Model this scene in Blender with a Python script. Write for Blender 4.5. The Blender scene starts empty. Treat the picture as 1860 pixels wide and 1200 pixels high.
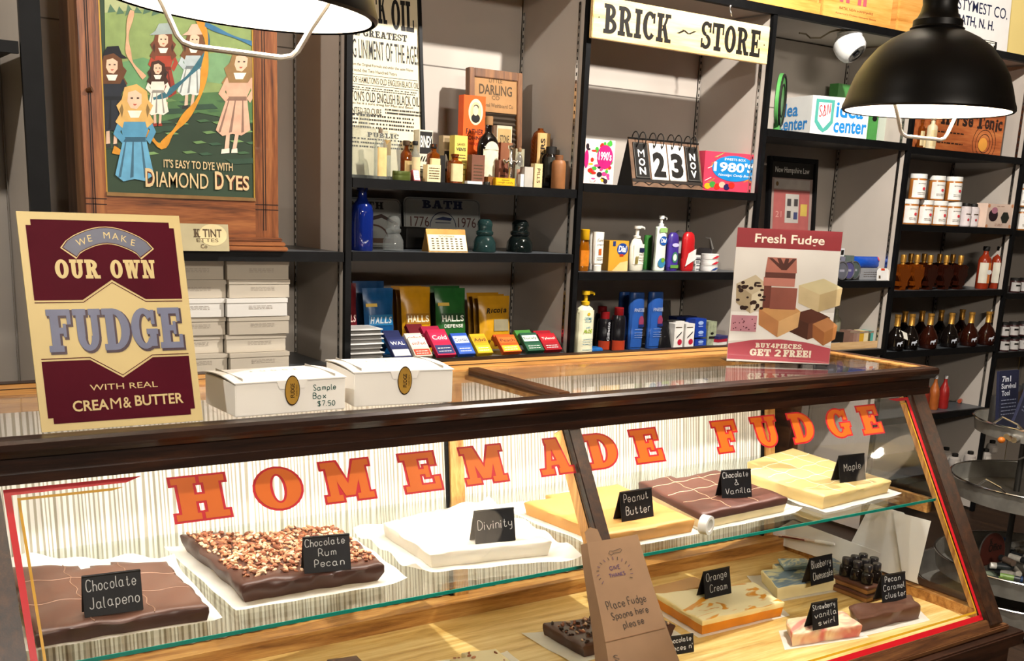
import bpy, bmesh, math, random
from mathutils import Matrix, Vector
random.seed(7)
scn = bpy.context.scene
COL = scn.collection
PI = math.pi
# ------------------------------------------------------------------ camera
CAM_Z = 1.5
RIGHT = Vector((0.8252471782, -0.5631413134, 0.0428830492))
DOWN = Vector((-0.0974478364, -0.2167712640, -0.9713465593))
FWD = Vector((0.5563011900, 0.7974221468, -0.2337667765))
FPX, CX, CY = 1971.651, 930.0, 842.367
cd = bpy.data.cameras.new('camera')
cd.sensor_width = 36.0
cd.sensor_fit = 'HORIZONTAL'
cd.lens = 36.0 * FPX / 1860.0
cd.shift_y = (CY - 600.0) / 1860.0
cd.clip_start = 0.02
cam = bpy.data.objects.new('camera', cd)
COL.objects.link(cam)
m3 = Matrix((RIGHT, -DOWN, -FWD)).transposed()
cam.matrix_world = Matrix.Translation((0, 0, CAM_Z)) @ m3.to_4x4()
scn.camera = cam
# ------------------------------------------------------------------ light and exposure
scn.view_settings.view_transform = 'Standard'
scn.view_settings.look = 'None'
scn.view_settings.gamma = 1.0
scn.view_settings.use_curve_mapping = False
scn.view_settings.exposure = 0.28
scn.cycles.max_bounces = 10
scn.cycles.transparent_max_bounces = 24
scn.cycles.transmission_bounces = 8
scn.cycles.caustics_reflective = False
scn.cycles.caustics_refractive = False
scn.cycles.sample_clamp_indirect = 4.0
world = bpy.data.worlds.new('world')
world.use_nodes = True
world.node_tree.nodes['Background'].inputs[0].default_value = (1.0, 0.86, 0.7, 1)
world.node_tree.nodes['Background'].inputs[1].default_value = 0.02
scn.world = world
CEIL = 3.05


def lamp(name, kind, loc, power, color=(1, 0.9, 0.78), size=0.1, target=None, size_y=None, blend=0.3, angle=100):
    l = bpy.data.lights.new(name, kind)
    l.energy = power
    l.color = color
    if kind == 'AREA':
        l.shape = 'RECTANGLE'
        l.size = size
        l.size_y = size_y or size
    elif kind == 'SPOT':
        l.shadow_soft_size = size
        l.spot_size = math.radians(angle)
        l.spot_blend = blend
    else:
        l.shadow_soft_size = size
    o = bpy.data.objects.new(name, l)
    COL.objects.link(o)
    o.location = loc
    if target is not None:
        o.rotation_euler = (Vector(target) - Vector(loc)).to_track_quat('-Z', 'Y').to_euler()
    return o


lamp('ceiling_spot_light', 'SPOT', (2.75, 1.88, 2.98), 315, (1, 0.94, 0.87), 0.03, (3.1, 3.3, 2.0), angle=155)
lamp('ceiling_spot_light', 'SPOT', (-0.35, 1.9, 2.98), 120, (1, 0.93, 0.84), 0.04, (0.7, 3.3, 1.4), angle=110)
lamp('ceiling_spot_light', 'SPOT', (5.1, 1.9, 2.98), 70, (1, 0.94, 0.85), 0.04, (5.5, 3.62, 2.5), angle=70)  # extra spot, added only to brighten the yellow wall above the top shelf
lamp('added_room_fill', 'AREA', (1.2, -2.3, 3.0), 190, (1, 0.9, 0.78), 1.6, (1.6, -0.6, 0), 0.5)  # unseen soft fill added behind the camera to lift the whole room


# ------------------------------------------------------------------ from photograph pixels to points on real surfaces
def ray(px, py):
    return RIGHT * ((px - CX) / FPX) + DOWN * ((py - CY) / FPX) + FWD


def at(px, py, X=None, Y=None, Z=None):
    d = ray(px, py)
    if X is not None:
        t = X / d.x
    elif Y is not None:
        t = Y / d.y
    else:
        t = (Z - CAM_Z) / d.z
    p = d * t
    return Vector((p.x, p.y, p.z + CAM_Z))


def xat(px, Y, Z):
    """X of the point with depth Y and height Z that is seen in column px"""
    z = Z - CAM_Z
    k = (px - CX)
    a = FPX * RIGHT.x - k * FWD.x
    b = (k * FWD.y - FPX * RIGHT.y) * Y + (k * FWD.z - FPX * RIGHT.z) * z
    return b / a


def zat(px, py, Y):
    return at(px, py, Y=Y).z


def mpp(p):
    return (Vector(p) - Vector((0, 0, CAM_Z))).dot(FWD) / FPX


GK = 0.369 / 0.636
GY0, GZ0 = 2.085, 0.966


def glass_at(px, py):
    d = ray(px, py)
    t = (GY0 + GK * (CAM_Z - GZ0)) / (d.y - GK * d.z)
    p = d * t
    return Vector((p.x, p.y, p.z + CAM_Z))


# ------------------------------------------------------------------ materials
def lin(h):
    if not isinstance(h, str):
        return tuple(h)
    h = h.lstrip('#')
    c = [int(h[i:i + 2], 16) / 255 for i in (0, 2, 4)]
    return tuple(x / 12.92 if x <= 0.04045 else ((x + 0.055) / 1.055) ** 2.4 for x in c)


_M = {}


def _new(name):
    m = bpy.data.materials.new(name)
    m.use_nodes = True
    return m, m.node_tree, m.node_tree.nodes['Principled BSDF']


def _nz(nt, scale, detail=3, stretch=None, coord='Object'):
    tc = nt.nodes.new('ShaderNodeTexCoord')
    mp = nt.nodes.new('ShaderNodeMapping')
    nt.links.new(tc.outputs[coord], mp.inputs[0])
    if stretch:
        mp.inputs['Scale'].default_value = stretch
    n = nt.nodes.new('ShaderNodeTexNoise')
    n.inputs['Scale'].default_value = scale
    n.inputs['Detail'].default_value = detail
    nt.links.new(mp.outputs[0], n.inputs['Vector'])
    return n


def _ramp(nt, fac, stops):
    r = nt.nodes.new('ShaderNodeValToRGB')
    while len(r.color_ramp.elements) < len(stops):
        r.color_ramp.elements.new(0.5)
    for e, (p, c) in zip(r.color_ramp.elements, stops):
        e.position = p
        e.color = (*lin(c), 1)
    nt.links.new(fac, r.inputs[0])
    return r


def _mul(c, k):
    return tuple(min(1, x * k) for x in lin(c))


def P(hexc, rough=0.5, metal=0.0, var=0.10, scale=18.0, bump=0.0, coat=0.0, name=None, sss=0.0, spec=0.3):
    """painted, printed, plastic or metal surface with a faint procedural unevenness"""
    key = ('P', str(hexc), rough, metal, var, scale, bump, coat, sss, spec)
    if key in _M:
        return _M[key]
    m, nt, b = _new(name or 'surface_' + str(hexc).strip('#'))
    n = _nz(nt, scale)
    r = _ramp(nt, n.outputs[0], [(0.3, _mul(hexc, 1 - var)), (0.7, _mul(hexc, 1 + var))])
    nt.links.new(r.outputs[0], b.inputs['Base Color'])
    b.inputs['Roughness'].default_value = rough
    b.inputs['Metallic'].default_value = metal
    b.inputs['Coat Weight'].default_value = coat
    b.inputs['Specular IOR Level'].default_value = spec
    if sss:
        b.inputs['Subsurface Weight'].default_value = sss
        b.inputs['Subsurface Radius'].default_value = (0.01, 0.006, 0.003)
        b.inputs['Subsurface Scale'].default_value = 1
    if bump:
        bp = nt.nodes.new('ShaderNodeBump')
        bp.inputs['Strength'].default_value = bump
        bp.inputs['Distance'].default_value = 0.003
        nt.links.new(n.outputs[0], bp.inputs['Height'])
        nt.links.new(bp.outputs[0], b.inputs['Normal'])
    _M[key] = m
    return m


def WOOD(name, a, b_, c, axis='x', rough=0.4, scale=7, bump=0.15, coat=0.0):
    if ('W', name) in _M:
        return _M[('W', name)]
    m, nt, b = _new(name)
    st = {'x': (1, 14, 14), 'y': (14, 1, 14), 'z': (14, 14, 1)}[axis]
    n = _nz(nt, scale * 0.5, 5, st)
    n.inputs['Distortion'].default_value = 0.6
    n2 = _nz(nt, scale * 4, 2, st)
    mx = nt.nodes.new('ShaderNodeMath')
    mx.operation = 'MULTIPLY_ADD'
    mx.inputs[1].default_value = 0.35
    nt.links.new(n2.outputs[0], mx.inputs[0])
    nt.links.new(n.outputs[0], mx.inputs[2])
    r = _ramp(nt, mx.outputs[0], [(0.45, a), (0.66, b_), (0.9, c)])
    nt.links.new(r.outputs[0], b.inputs['Base Color'])
    b.inputs['Roughness'].default_value = rough
    b.inputs['Coat Weight'].default_value = coat
    bp = nt.nodes.new('ShaderNodeBump')
    bp.inputs['Strength'].default_value = bump
    bp.inputs['Distance'].default_value = 0.002
    nt.links.new(mx.outputs[0], bp.inputs['Height'])
    nt.links.new(bp.outputs[0], b.inputs['Normal'])
    _M[('W', name)] = m
    return m


def GLASS(name, tint='#ffffff', refl=1.0, rough=0.02, body=0.0, bodycol='#ffffff'):
    """thin clear sheet or hollow glass: see-through with fresnel reflections"""
    if ('G', name) in _M:
        return _M[('G', name)]
    m, nt, b = _new(name)
    nt.nodes.remove(b)
    out = nt.nodes['Material Output']
    tr = nt.nodes.new('ShaderNodeBsdfTransparent')
    tr.inputs[0].default_value = (*lin(tint), 1)
    gl = nt.nodes.new('ShaderNodeBsdfGlossy')
    gl.inputs['Roughness'].default_value = rough
    fr = nt.nodes.new('ShaderNodeFresnel')
    fr.inputs[0].default_value = 1.5
    geo = nt.nodes.new('ShaderNodeNewGeometry')
    ior = nt.nodes.new('ShaderNodeMath')
    ior.operation = 'MULTIPLY_ADD'
    ior.inputs[1].default_value = -(1.5 - 1 / 1.5)
    ior.inputs[2].default_value = 1.5
    nt.links.new(geo.outputs['Backfacing'], ior.inputs[0])
    ml = nt.nodes.new('ShaderNodeMath')
    ml.operation = 'MULTIPLY'
    ml.inputs[1].default_value = refl
    nt.links.new(fr.outputs[0], ml.inputs[0])
    mix = nt.nodes.new('ShaderNodeMixShader')
    nt.links.new(ml.outputs[0], mix.inputs[0])
    if body > 0:
        df = nt.nodes.new('ShaderNodeBsdfDiffuse')
        df.inputs[0].default_value = (*lin(bodycol), 1)
        mb = nt.nodes.new('ShaderNodeMixShader')
        mb.inputs[0].default_value = body
        nt.links.new(tr.outputs[0], mb.inputs[1])
        nt.links.new(df.outputs[0], mb.inputs[2])
        nt.links.new(mb.outputs[0], mix.inputs[1])
    else:
        nt.links.new(tr.outputs[0], mix.inputs[1])
    nt.links.new(gl.outputs[0], mix.inputs[2])
    nt.links.new(mix.outputs[0], out.inputs[0])
    nt.links.new(ior.outputs[0], fr.inputs[0])
    _M[('G', name)] = m
    return m


def EMIT(name, col, strength):
    if ('E', name) in _M:
        return _M[('E', name)]
    m, nt, b = _new(name)
    b.inputs['Base Color'].default_value = (*lin(col), 1)
    b.inputs['Emission Color'].default_value = (*lin(col), 1)
    b.inputs['Emission Strength'].default_value = strength
    _M[('E', name)] = m
    return m


BLACK = P('#0b0b0c', 0.5, var=0.25, scale=30, name='black_enamel', spec=0.15)
PANEL = P('#b3aaa0', 0.55, var=0.05, scale=4, name='grey_laminate_panel')
WHITE = P('#f1eee6', 0.5, var=0.03)
INK = P('#15120f', 0.6)
CREAM = P('#e9dcb4', 0.55)
PAPER = P('#efeadb', 0.7)
CHROME = P('#d8d8d6', 0.18, 1.0, 0.05)
OAKD = WOOD('dark_oak', '#120804', '#25130a', '#3a2012', 'x', 0.35, coat=0.1)
OAKD_S = WOOD('dark_oak_stile', '#140a05', '#2c180c', '#442813', 'y', 0.4, coat=0.05)
OAKD_Y = WOOD('dark_oak_rail', '#2a1509', '#4a2b16', '#6b4525', 'y', 0.35, coat=0.1)
OAKM = WOOD('golden_oak', '#7a4a1e', '#b07a3c', '#d2a25e', 'x', 0.42)
OAKM_Z = WOOD('golden_oak_post', '#8a5524', '#c08a48', '#dcae6a', 'z', 0.45)
MAPLE = WOOD('maple_deck_boards', '#b48a45', '#d6b26a', '#e8cd8e', 'x', 0.38, 6)
CLEAR = GLASS('clear_glass_sheet')


# ------------------------------------------------------------------ mesh builder
class MB:
    def __init__(self):
        self.v, self.f, self.m, self.mats = [], [], [], []
        self.k = 0
        self.M = Matrix.Identity(4)

    def mi(self, mat):
        if mat not in self.mats:
            self.mats.append(mat)
        return self.mats.index(mat)

    def add(self, vs, fs, mat):
        o = len(self.v)
        M = self.M
        self.v.extend([M @ Vector(p) for p in vs])
        k = self.mi(mat)
        for f in fs:
            self.f.append([o + i for i in f])
            self.m.append(k)
        return self

    def box(self, x0, x1, y0, y1, z0, z1, mat):
        vs = [(x, y, z) for z in (z0, z1) for y in (y0, y1) for x in (x0, x1)]
        return self.add(vs, [(0, 2, 3, 1), (4, 5, 7, 6), (0, 1, 5, 4), (2, 6, 7, 3), (0, 4, 6, 2), (1, 3, 7, 5)], mat)

    def rbox(self, x0, x1, y0, y1, z0, z1, mat, r=0.003, top=True):
        """box with rounded vertical corners and a small rounded top and bottom edge"""
        r = min(r, (x1 - x0) * .45, (y1 - y0) * .45, (z1 - z0) * .45)
        rings = []
        prof = [(r * .9, z0), (r * .3, z0 + r * .3), (0, z0 + r), (0, z1 - r), (r * .3, z1 - r * .3), (r * .9, z1)]
        n = 3
        for ins, z in prof:
            ring = []
            rr = max(r - ins * .6, r * .2)
            for cx, cy, a0 in ((x1, y1, 0), (x0, y1, 90), (x0, y0, 180), (x1, y0, 270)):
                sx = -1 if cx == x1 else 1
                sy = -1 if cy == y1 else 1
                for k in range(n):
                    a = math.radians(a0 + 90 * k / (n - 1))
                    ring.append((cx + sx * (ins + rr) + rr * math.cos(a), cy + sy * (ins + rr) + rr * math.sin(a), z))
            rings.append(ring)
        return self.loft(rings, mat)

    def loft(self, rings, mat, cap=True, closed=True):
        n = len(rings[0])
        vs = [p for r in rings for p in r]
        fs = []
        for i in range(len(rings) - 1):
            for j in range(n if closed else n - 1):
                a, b = i * n + j, i * n + (j + 1) % n
                fs.append((a, b, b + n, a + n))
        if cap:
            fs.append(tuple(range(n - 1, -1, -1)))
            fs.append(tuple(range((len(rings) - 1) * n, len(rings) * n)))
        return self.add(vs, fs, mat)

    def lathe(self, prof, mat, seg=20, sx=1.0, sy=1.0, cx=0, cy=0, pw=2.0, cap=True):
        """prof: (radius, z); pw > 2 squares the section off"""
        rings = []
        for r, z in prof:
            ring = []
            for k in range(seg):
                a = 2 * PI * (k + .5) / seg
                c, s = math.cos(a), math.sin(a)
                q = (abs(c) ** pw + abs(s) ** pw) ** (-1 / pw)
                ring.append((cx + r * sx * c * q, cy + r * sy * s * q, z))
            rings.append(ring)
        return self.loft(rings, mat, cap)

    def tube(self, pts, r, mat, seg=8, closed=False):
        pts = [Vector(p) for p in pts]
        rings = []
        up = Vector((0.31, 0.17, 0.93))
        n = len(pts)
        for i, p in enumerate(pts):
            if closed:
                t = pts[(i + 1) % n] - pts[i - 1]
            else:
                t = pts[min(i + 1, n - 1)] - pts[max(i - 1, 0)]
            t.normalize()
            a = t.cross(up)
            if a.length < 1e-3:
                a = t.cross(Vector((1, 0, 0)))
            a.normalize()
            b = a.cross(t)
            rr = r[i] if isinstance(r, (list, tuple)) else r
            rings.append([p + a * rr * math.cos(2 * PI * k / seg) + b * rr * math.sin(2 * PI * k / seg) for k in range(seg)])
        if closed:
            rings.append(rings[0])
        return self.loft(rings, mat, cap=not closed)

    def prism(self, poly, z0, z1, mat):
        n = len(poly)
        vs = [(x, y, z0) for x, y in poly] + [(x, y, z1) for x, y in poly]
        fs = [tuple(range(n - 1, -1, -1)), tuple(range(n, 2 * n))]
        fs += [(i, (i + 1) % n, (i + 1) % n + n, i + n) for i in range(n)]
        return self.add(vs, fs, mat)

    def poly(self, pts, mat, z=None):
        if z is not None or len(pts[0]) == 2:
            dz = self.lift()
            pts = [(x, y, (z or 0.0) + dz) for x, y in pts]
        return self.add(pts, [tuple(range(len(pts)))], mat)

    def lift(self):
        # printed layers lie one above the other by a hair so that no two share a plane
        self.k = (self.k + 1) % 90
        return self.k * 4e-6

    def rect(self, x0, x1, y0, y1, mat, z=0.0):
        return self.poly([(x0, y0), (x1, y0), (x1, y1), (x0, y1)], mat, z)

    def disc(self, cx, cy, rx, ry, mat, z=0.0, seg=24, a0=0, a1=360):
        full = a1 - a0 >= 360
        k = seg if full else seg + 1
        pts = [(cx + rx * math.cos(math.radians(a0 + (a1 - a0) * i / seg)), cy + ry * math.sin(math.radians(a0 + (a1 - a0) * i / seg))) for i in range(k)]
        return self.poly(pts, mat, z)

    def band(self, pts, w, mat, z=0.0):
        """flat ribbon of width w (or list of widths) along 2d points"""
        n = len(pts)
        z = z + self.lift()
        L, R = [], []
        for i, (x, y) in enumerate(pts):
            x0, y0 = pts[max(i - 1, 0)]
            x1, y1 = pts[min(i + 1, n - 1)]
            d = math.hypot(x1 - x0, y1 - y0) or 1
            ww = (w[i] if isinstance(w, (list, tuple)) else w) / 2
            nx, ny = -(y1 - y0) / d * ww, (x1 - x0) / d * ww
            L.append((x + nx, y + ny, z))
            R.append((x - nx, y - ny, z))
        return self.add(R + L, [(i, i + 1, n + i + 1, n + i) for i in range(n - 1)], mat)

    def sphere(self, c, r, mat, seg=12, sz=1.0, sx=1.0, sy=1.0):
        prof = [(max(1e-4, r * math.sin(PI * i / (seg // 2))), c[2] - r * sz * math.cos(PI * i / (seg // 2))) for i in range(seg // 2 + 1)]
        return self.lathe(prof, mat, seg, sx, sy, c[0], c[1])

    def font(self, s, w, h, cx, cy, mat, z=0.0, bold=0.0, shear=0.0, rot=0.0):
        vs, fs, bx = glyphs(s, bold, shear)
        z = z + self.lift()
        kx = w / (bx[1] - bx[0]) if w else h / (bx[3] - bx[2])
        ky = h / (bx[3] - bx[2]) if h else kx
        mx, my = (bx[0] + bx[1]) / 2, (bx[2] + bx[3]) / 2
        c, s_ = math.cos(rot), math.sin(rot)
        out = []
        for x, y in vs:
            X, Y = (x - mx) * kx, (y - my) * ky
            out.append((cx + X * c - Y * s_, cy + X * s_ + Y * c, z))
        return self.add(out, fs, mat)

    def slab(self, s, w, h, cx, cy, mat, z=0.0, e=0.0, gap=0.12, dx=0, dy=0, arc=0.0):
        pr, W = [], 0.0
        for ch in s:
            if ch == ' ':
                W += 0.5
                continue
            p, cw = SLAB[ch]
            pr.append((W, p))
            W += cw + gap
        W -= gap
        for off, p in pr:
            for q in p:
                for quad in prim(q, e):
                    out = []
                    for x, y in quad:
                        X = (x + off) / W - .5
                        out.append((cx + dx + X * w, cy + dy + (y - .5) * h + arc * (0.25 - X * X) * 4, z))
                    self.poly([(x, y, zz + self.k * 4e-6) for x, y, zz in out], mat)
                self.lift()
        return self

    def hand(self, s, w, h, cx, cy, mat, z=0.0, t=0.0022, slope=0.0, jit=0.04):
        """single-stroke handwriting fitted to a w x h box"""
        lines, x = [], 0.0
        rnd = random.Random(s)
        for ch in s:
            if ch == ' ':
                x += 3
                continue
            g = HAND.get(ch, HAND['o'])
            mxx = 0
            jx, jy = rnd.uniform(-.3, .3), rnd.uniform(-.4, .4)
            for pl in g.split('|'):
                q = pl.split()
                pts = [(int(a[0]) + x + jx, int(a[1]) + jy) for a in q]
                mxx = max(mxx, max(int(a[0]) for a in q))
                lines.append(pts)
            x += mxx + 1
        x0, x1 = 1, max(p[0] for l in lines for p in l)
        ks, ky = w / (x1 - x0), h / 9.0
        for l in lines:
            pts = [(cx + (px - (x0 + x1) / 2) * ks, cy + (py - 4.5) * ky + slope * (px - (x0 + x1) / 2) * ks) for px, py in l]
            sm = []
            for i in range(len(pts) - 1):
                p0, p1, p2, p3 = pts[max(i - 1, 0)], pts[i], pts[i + 1], pts[min(i + 2, len(pts) - 1)]
                for k in range(3):
                    u = k / 3
                    sm.append(tuple(.5 * (2 * p1[j] + (p2[j] - p0[j]) * u + (2 * p0[j] - 5 * p1[j] + 4 * p2[j] - p3[j]) * u * u + (3 * p1[j] - p0[j] - 3 * p2[j] + p3[j]) * u ** 3) for j in (0, 1)))
            sm.append(pts[-1])
            self.band(sm, t, mat, z)
        return self

    def mesh(self, name, smooth=False, bevel=0.0, merge=False):
        me = bpy.data.meshes.new(name)
        me.from_pydata([tuple(p) for p in self.v], [], self.f)
        for m in self.mats:
            me.materials.append(m)
        me.polygons.foreach_set('material_index', self.m)
        me.update()
        if bevel or merge:
            bm = bmesh.new()
            bm.from_mesh(me)
            if merge:
                bmesh.ops.remove_doubles(bm, verts=bm.verts, dist=1e-5)
            if bevel:
                ed = [e for e in bm.edges if len(e.link_faces) == 2 and e.calc_face_angle(0) > 0.6]
                bmesh.ops.bevel(bm, geom=ed, offset=bevel, segments=2, affect='EDGES', clamp_overlap=True)
            bm.to_mesh(me)
            bm.free()
        if smooth:
            me.shade_smooth()
            try:
                me.set_sharp_from_angle(angle=math.radians(smooth if smooth is not True else 40))
            except Exception:
                pass
        return me


_gl = {}


def glyphs(s, bold=0.0, shear=0.0):
    if 'M' in s or 'N' in s and len(s) > 12:
        bold = min(bold, .003)
    k = (s, bold, shear)
    if k in _gl:
        return _gl[k]
    cu = bpy.data.curves.new('t', 'FONT')
    cu.body = s
    cu.offset = bold
    cu.shear = shear
    cu.resolution_u = 3
    cu.align_x = 'CENTER'
    o = bpy.data.objects.new('t', cu)
    COL.objects.link(o)
    dg = bpy.context.evaluated_depsgraph_get()
    me = bpy.data.meshes.new_from_object(o.evaluated_get(dg))
    vs = [(v.co.x, v.co.y) for v in me.vertices]
    fs = [tuple(p.vertices) for p in me.polygons]
    bpy.data.objects.remove(o)
    bpy.data.curves.remove(cu)
    bpy.data.meshes.remove(me)
    xs, ys = [p[0] for p in vs], [p[1] for p in vs]
    _gl[k] = (vs, fs, (min(xs), max(xs), min(ys), max(ys)))
    return _gl[k]


# slab-serif capitals: R rectangle, P slanted bar, A arc ring
def _R(x0, x1, y0, y1):
    return ('R', x0, x1, y0, y1)


def _P(xb, xt, w, y0, y1):
    return ('P', xb, xt, w, y0, y1)


def _A(cx, cy, rx, ry, ix, iy, a0, a1):
    return ('A', cx, cy, rx, ry, ix, iy, a0, a1)


def prim(q, e):
    if q[0] == 'R':
        _, x0, x1, y0, y1 = q
        return [[(x0 - e, y0 - e), (x1 + e, y0 - e), (x1 + e, y1 + e), (x0 - e, y1 + e)]]
    if q[0] == 'P':
        _, xb, xt, w, y0, y1 = q
        return [[(xb - e, y0 - e), (xb + w + e, y0 - e), (xt + w + e, y1 + e), (xt - e, y1 + e)]]
    _, cx, cy, rx, ry, ix, iy, a0, a1 = q
    if a1 - a0 < 360:
        a0, a1 = a0 - e * 60, a1 + e * 60
    n = max(4, int((a1 - a0) / 15))
    out = []
    for i in range(n):
        t0, t1 = math.radians(a0 + (a1 - a0) * i / n), math.radians(a0 + (a1 - a0) * (i + 1) / n)
        out.append([(cx + (ix - e) * math.cos(t0), cy + (iy - e) * math.sin(t0)), (cx + (rx + e) * math.cos(t0), cy + (ry + e) * math.sin(t0)),
                    (cx + (rx + e) * math.cos(t1), cy + (ry + e) * math.sin(t1)), (cx + (ix - e) * math.cos(t1), cy + (iy - e) * math.sin(t1))])
    return out


_ST = [_R(.1, .36, 0, 1), _R(0, .3, 0, .15), _R(0, .3, .85, 1)]
SLAB = {
    'H': ([_R(.1, .36, 0, 1), _R(.54, .8, 0, 1), _R(.3, .6, .42, .58), _R(0, .42, 0, .15), _R(0, .42, .85, 1), _R(.48, .9, 0, .15), _R(.48, .9, .85, 1)], .9),
    'O': ([_A(.425, .5, .425, .5, .15, .36, 0, 360)], .85),
    'M': ([_R(.1, .3, 0, 1), _R(.8, 1.0, 0, 1), _P(.44, .12, .22, .12, 1), _P(.44, .76, .22, .12, 1), _R(0, .38, 0, .15), _R(.72, 1.1, 0, .15), _R(0, .3, .85, 1), _R(.8, 1.1, .85, 1)], 1.1),
    'E': ([_R(.1, .36, 0, 1), _R(0, .74, .85, 1), _R(0, .78, 0, .15), _R(.3, .5, .43, .57), _R(.62, .74, .66, 1), _R(.66, .78, 0, .34), _R(.48, .58, .34, .66)], .78),
    'A': ([_P(.12, .36, .15, 0, 1), _P(.62, .38, .27, 0, 1), _R(.28, .66, .25, .37), _R(0, .38, 0, .15), _R(.54, .98, 0, .15), _R(.3, .64, .88, 1)], .98),
    'D': (_ST + [_A(.36, .5, .5, .5, .22, .36, -90, 90), _R(.28, .37, 0, .14), _R(.28, .37, .86, 1)], .86),
    'F': ([_R(.1, .36, 0, 1), _R(0, .74, .85, 1), _R(0, .46, 0, .15), _R(.3, .5, .43, .57), _R(.62, .74, .64, 1), _R(.48, .58, .34, .66)], .76),
    'U': ([_R(.1, .35, .35, 1), _R(.57, .78, .35, 1), _A(.44, .36, .34, .36, .1, .22, 180, 360), _R(0, .42, .85, 1), _R(.5, .88, .85, 1)], .88),
    'G': ([_A(.43, .5, .43, .5, .16, .36, 38, 322), _R(.5, .88, .36, .49), _R(.6, .82, .06, .42), _R(.68, .8, .6, .95)], .88),
    'B': (_ST + [_A(.34, .74, .38, .26, .14, .13, -90, 90), _A(.36, .27, .45, .27, .2, .13, -90, 90), _R(.28, .37, 0, .14), _R(.28, .37, .44, .57), _R(.28, .37, .87, 1)], .82),
    'R': ([_R(.1, .36, 0, 1), _R(0, .46, 0, .15), _R(0, .3, .85, 1), _A(.36, .72, .42, .28, .17, .15, -90, 90), _R(.28, .37, .44, .57), _R(.28, .37, .87, 1), _P(.6, .38, .25, 0, .5), _R(.6, .95, 0, .14)], .95),
    'P': ([_R(.1, .36, 0, 1), _R(0, .46, 0, .15), _R(0, .3, .85, 1), _A(.36, .7, .42, .3, .17, .16, -90, 90), _R(.28, .37, .4, .54), _R(.28, .37, .87, 1)], .8),
    'C': ([_A(.43, .5, .43, .5, .16, .36, 40, 320), _R(.66, .78, .6, .95)], .82),
    'K': ([_R(.1, .36, 0, 1), _R(0, .46, 0, .15), _R(0, .46, .85, 1), _P(.34, .66, .16, .4, 1), _P(.62, .36, .25, 0, .6), _R(.54, .92, .87, 1), _R(.56, .98, 0, .14)], .98),
    'I': ([_R(.1, .36, 0, 1), _R(0, .46, 0, .15), _R(0, .46, .85, 1)], .46),
    'N': ([_R(.12, .28, 0, 1), _R(.7, .84, 0, 1), _P(.58, .12, .26, 0, 1), _R(0, .4, 0, .14), _R(0, .28, .86, 1), _R(.58, .96, .86, 1)], .96),
    'S': ([_A(.37, .73, .36, .27, .14, .13, 20, 270), _A(.37, .27, .37, .27, .14, .13, -160, 90), _R(.6, .72, .62, .96), _R(.02, .13, .04, .38)], .74),
    'T': ([_R(.29, .55, 0, 1), _R(0, .84, .85, 1), _R(0, .11, .6, 1), _R(.73, .84, .6, 1), _R(.16, .68, 0, .15)], .84),
    'W': ([_P(.26, .08, .24, 0, 1), _P(.3, .5, .12, 0, 1), _P(.68, .44, .24, 0, 1), _P(.72, .98, .12, 0, 1), _R(0, .42, .87, 1), _R(.78, 1.2, .87, 1)], 1.2),
    'L': ([_R(.1, .36, 0, 1), _R(0, .46, .85, 1), _R(0, .78, 0, .15), _R(.66, .78, 0, .4)], .78),
    'Y': ([_R(.3, .56, 0, .5), _P(.3, .06, .25, .42, 1), _P(.42, .66, .14, .42, 1), _R(0, .4, .87, 1), _R(.52, .88, .87, 1), _R(.18, .68, 0, .14)], .88),
    '~': ([_P(.0, .3, .14, .36, .56), _P(.5, .24, .14, .4, .58), _P(.5, .8, .12, .4, .6)], .9),
    '!': ([_R(.08, .3, .3, 1), _R(.08, .3, 0, .2)], .38),
    ',': ([_R(.05, .22, -.12, .16)], .25),
    '&': ([_A(.36, .27, .34, .27, .18, .13, 0, 360), _A(.36, .75, .25, .25, .11, .12, 0, 360), _P(.62, .2, .2, 0, .7), _P(.5, .68, .12, .1, .45)], .82),
    '4': ([_R(.45, .68, 0, 1), _R(0, .8, .22, .36), _P(.02, .4, .14, .3, 1)], .8),
    '2': ([_A(.37, .7, .36, .3, .14, .16, -30, 170), _P(.04, .44, .26, .1, .62), _R(.02, .74, 0, .17)], .76),
}
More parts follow.
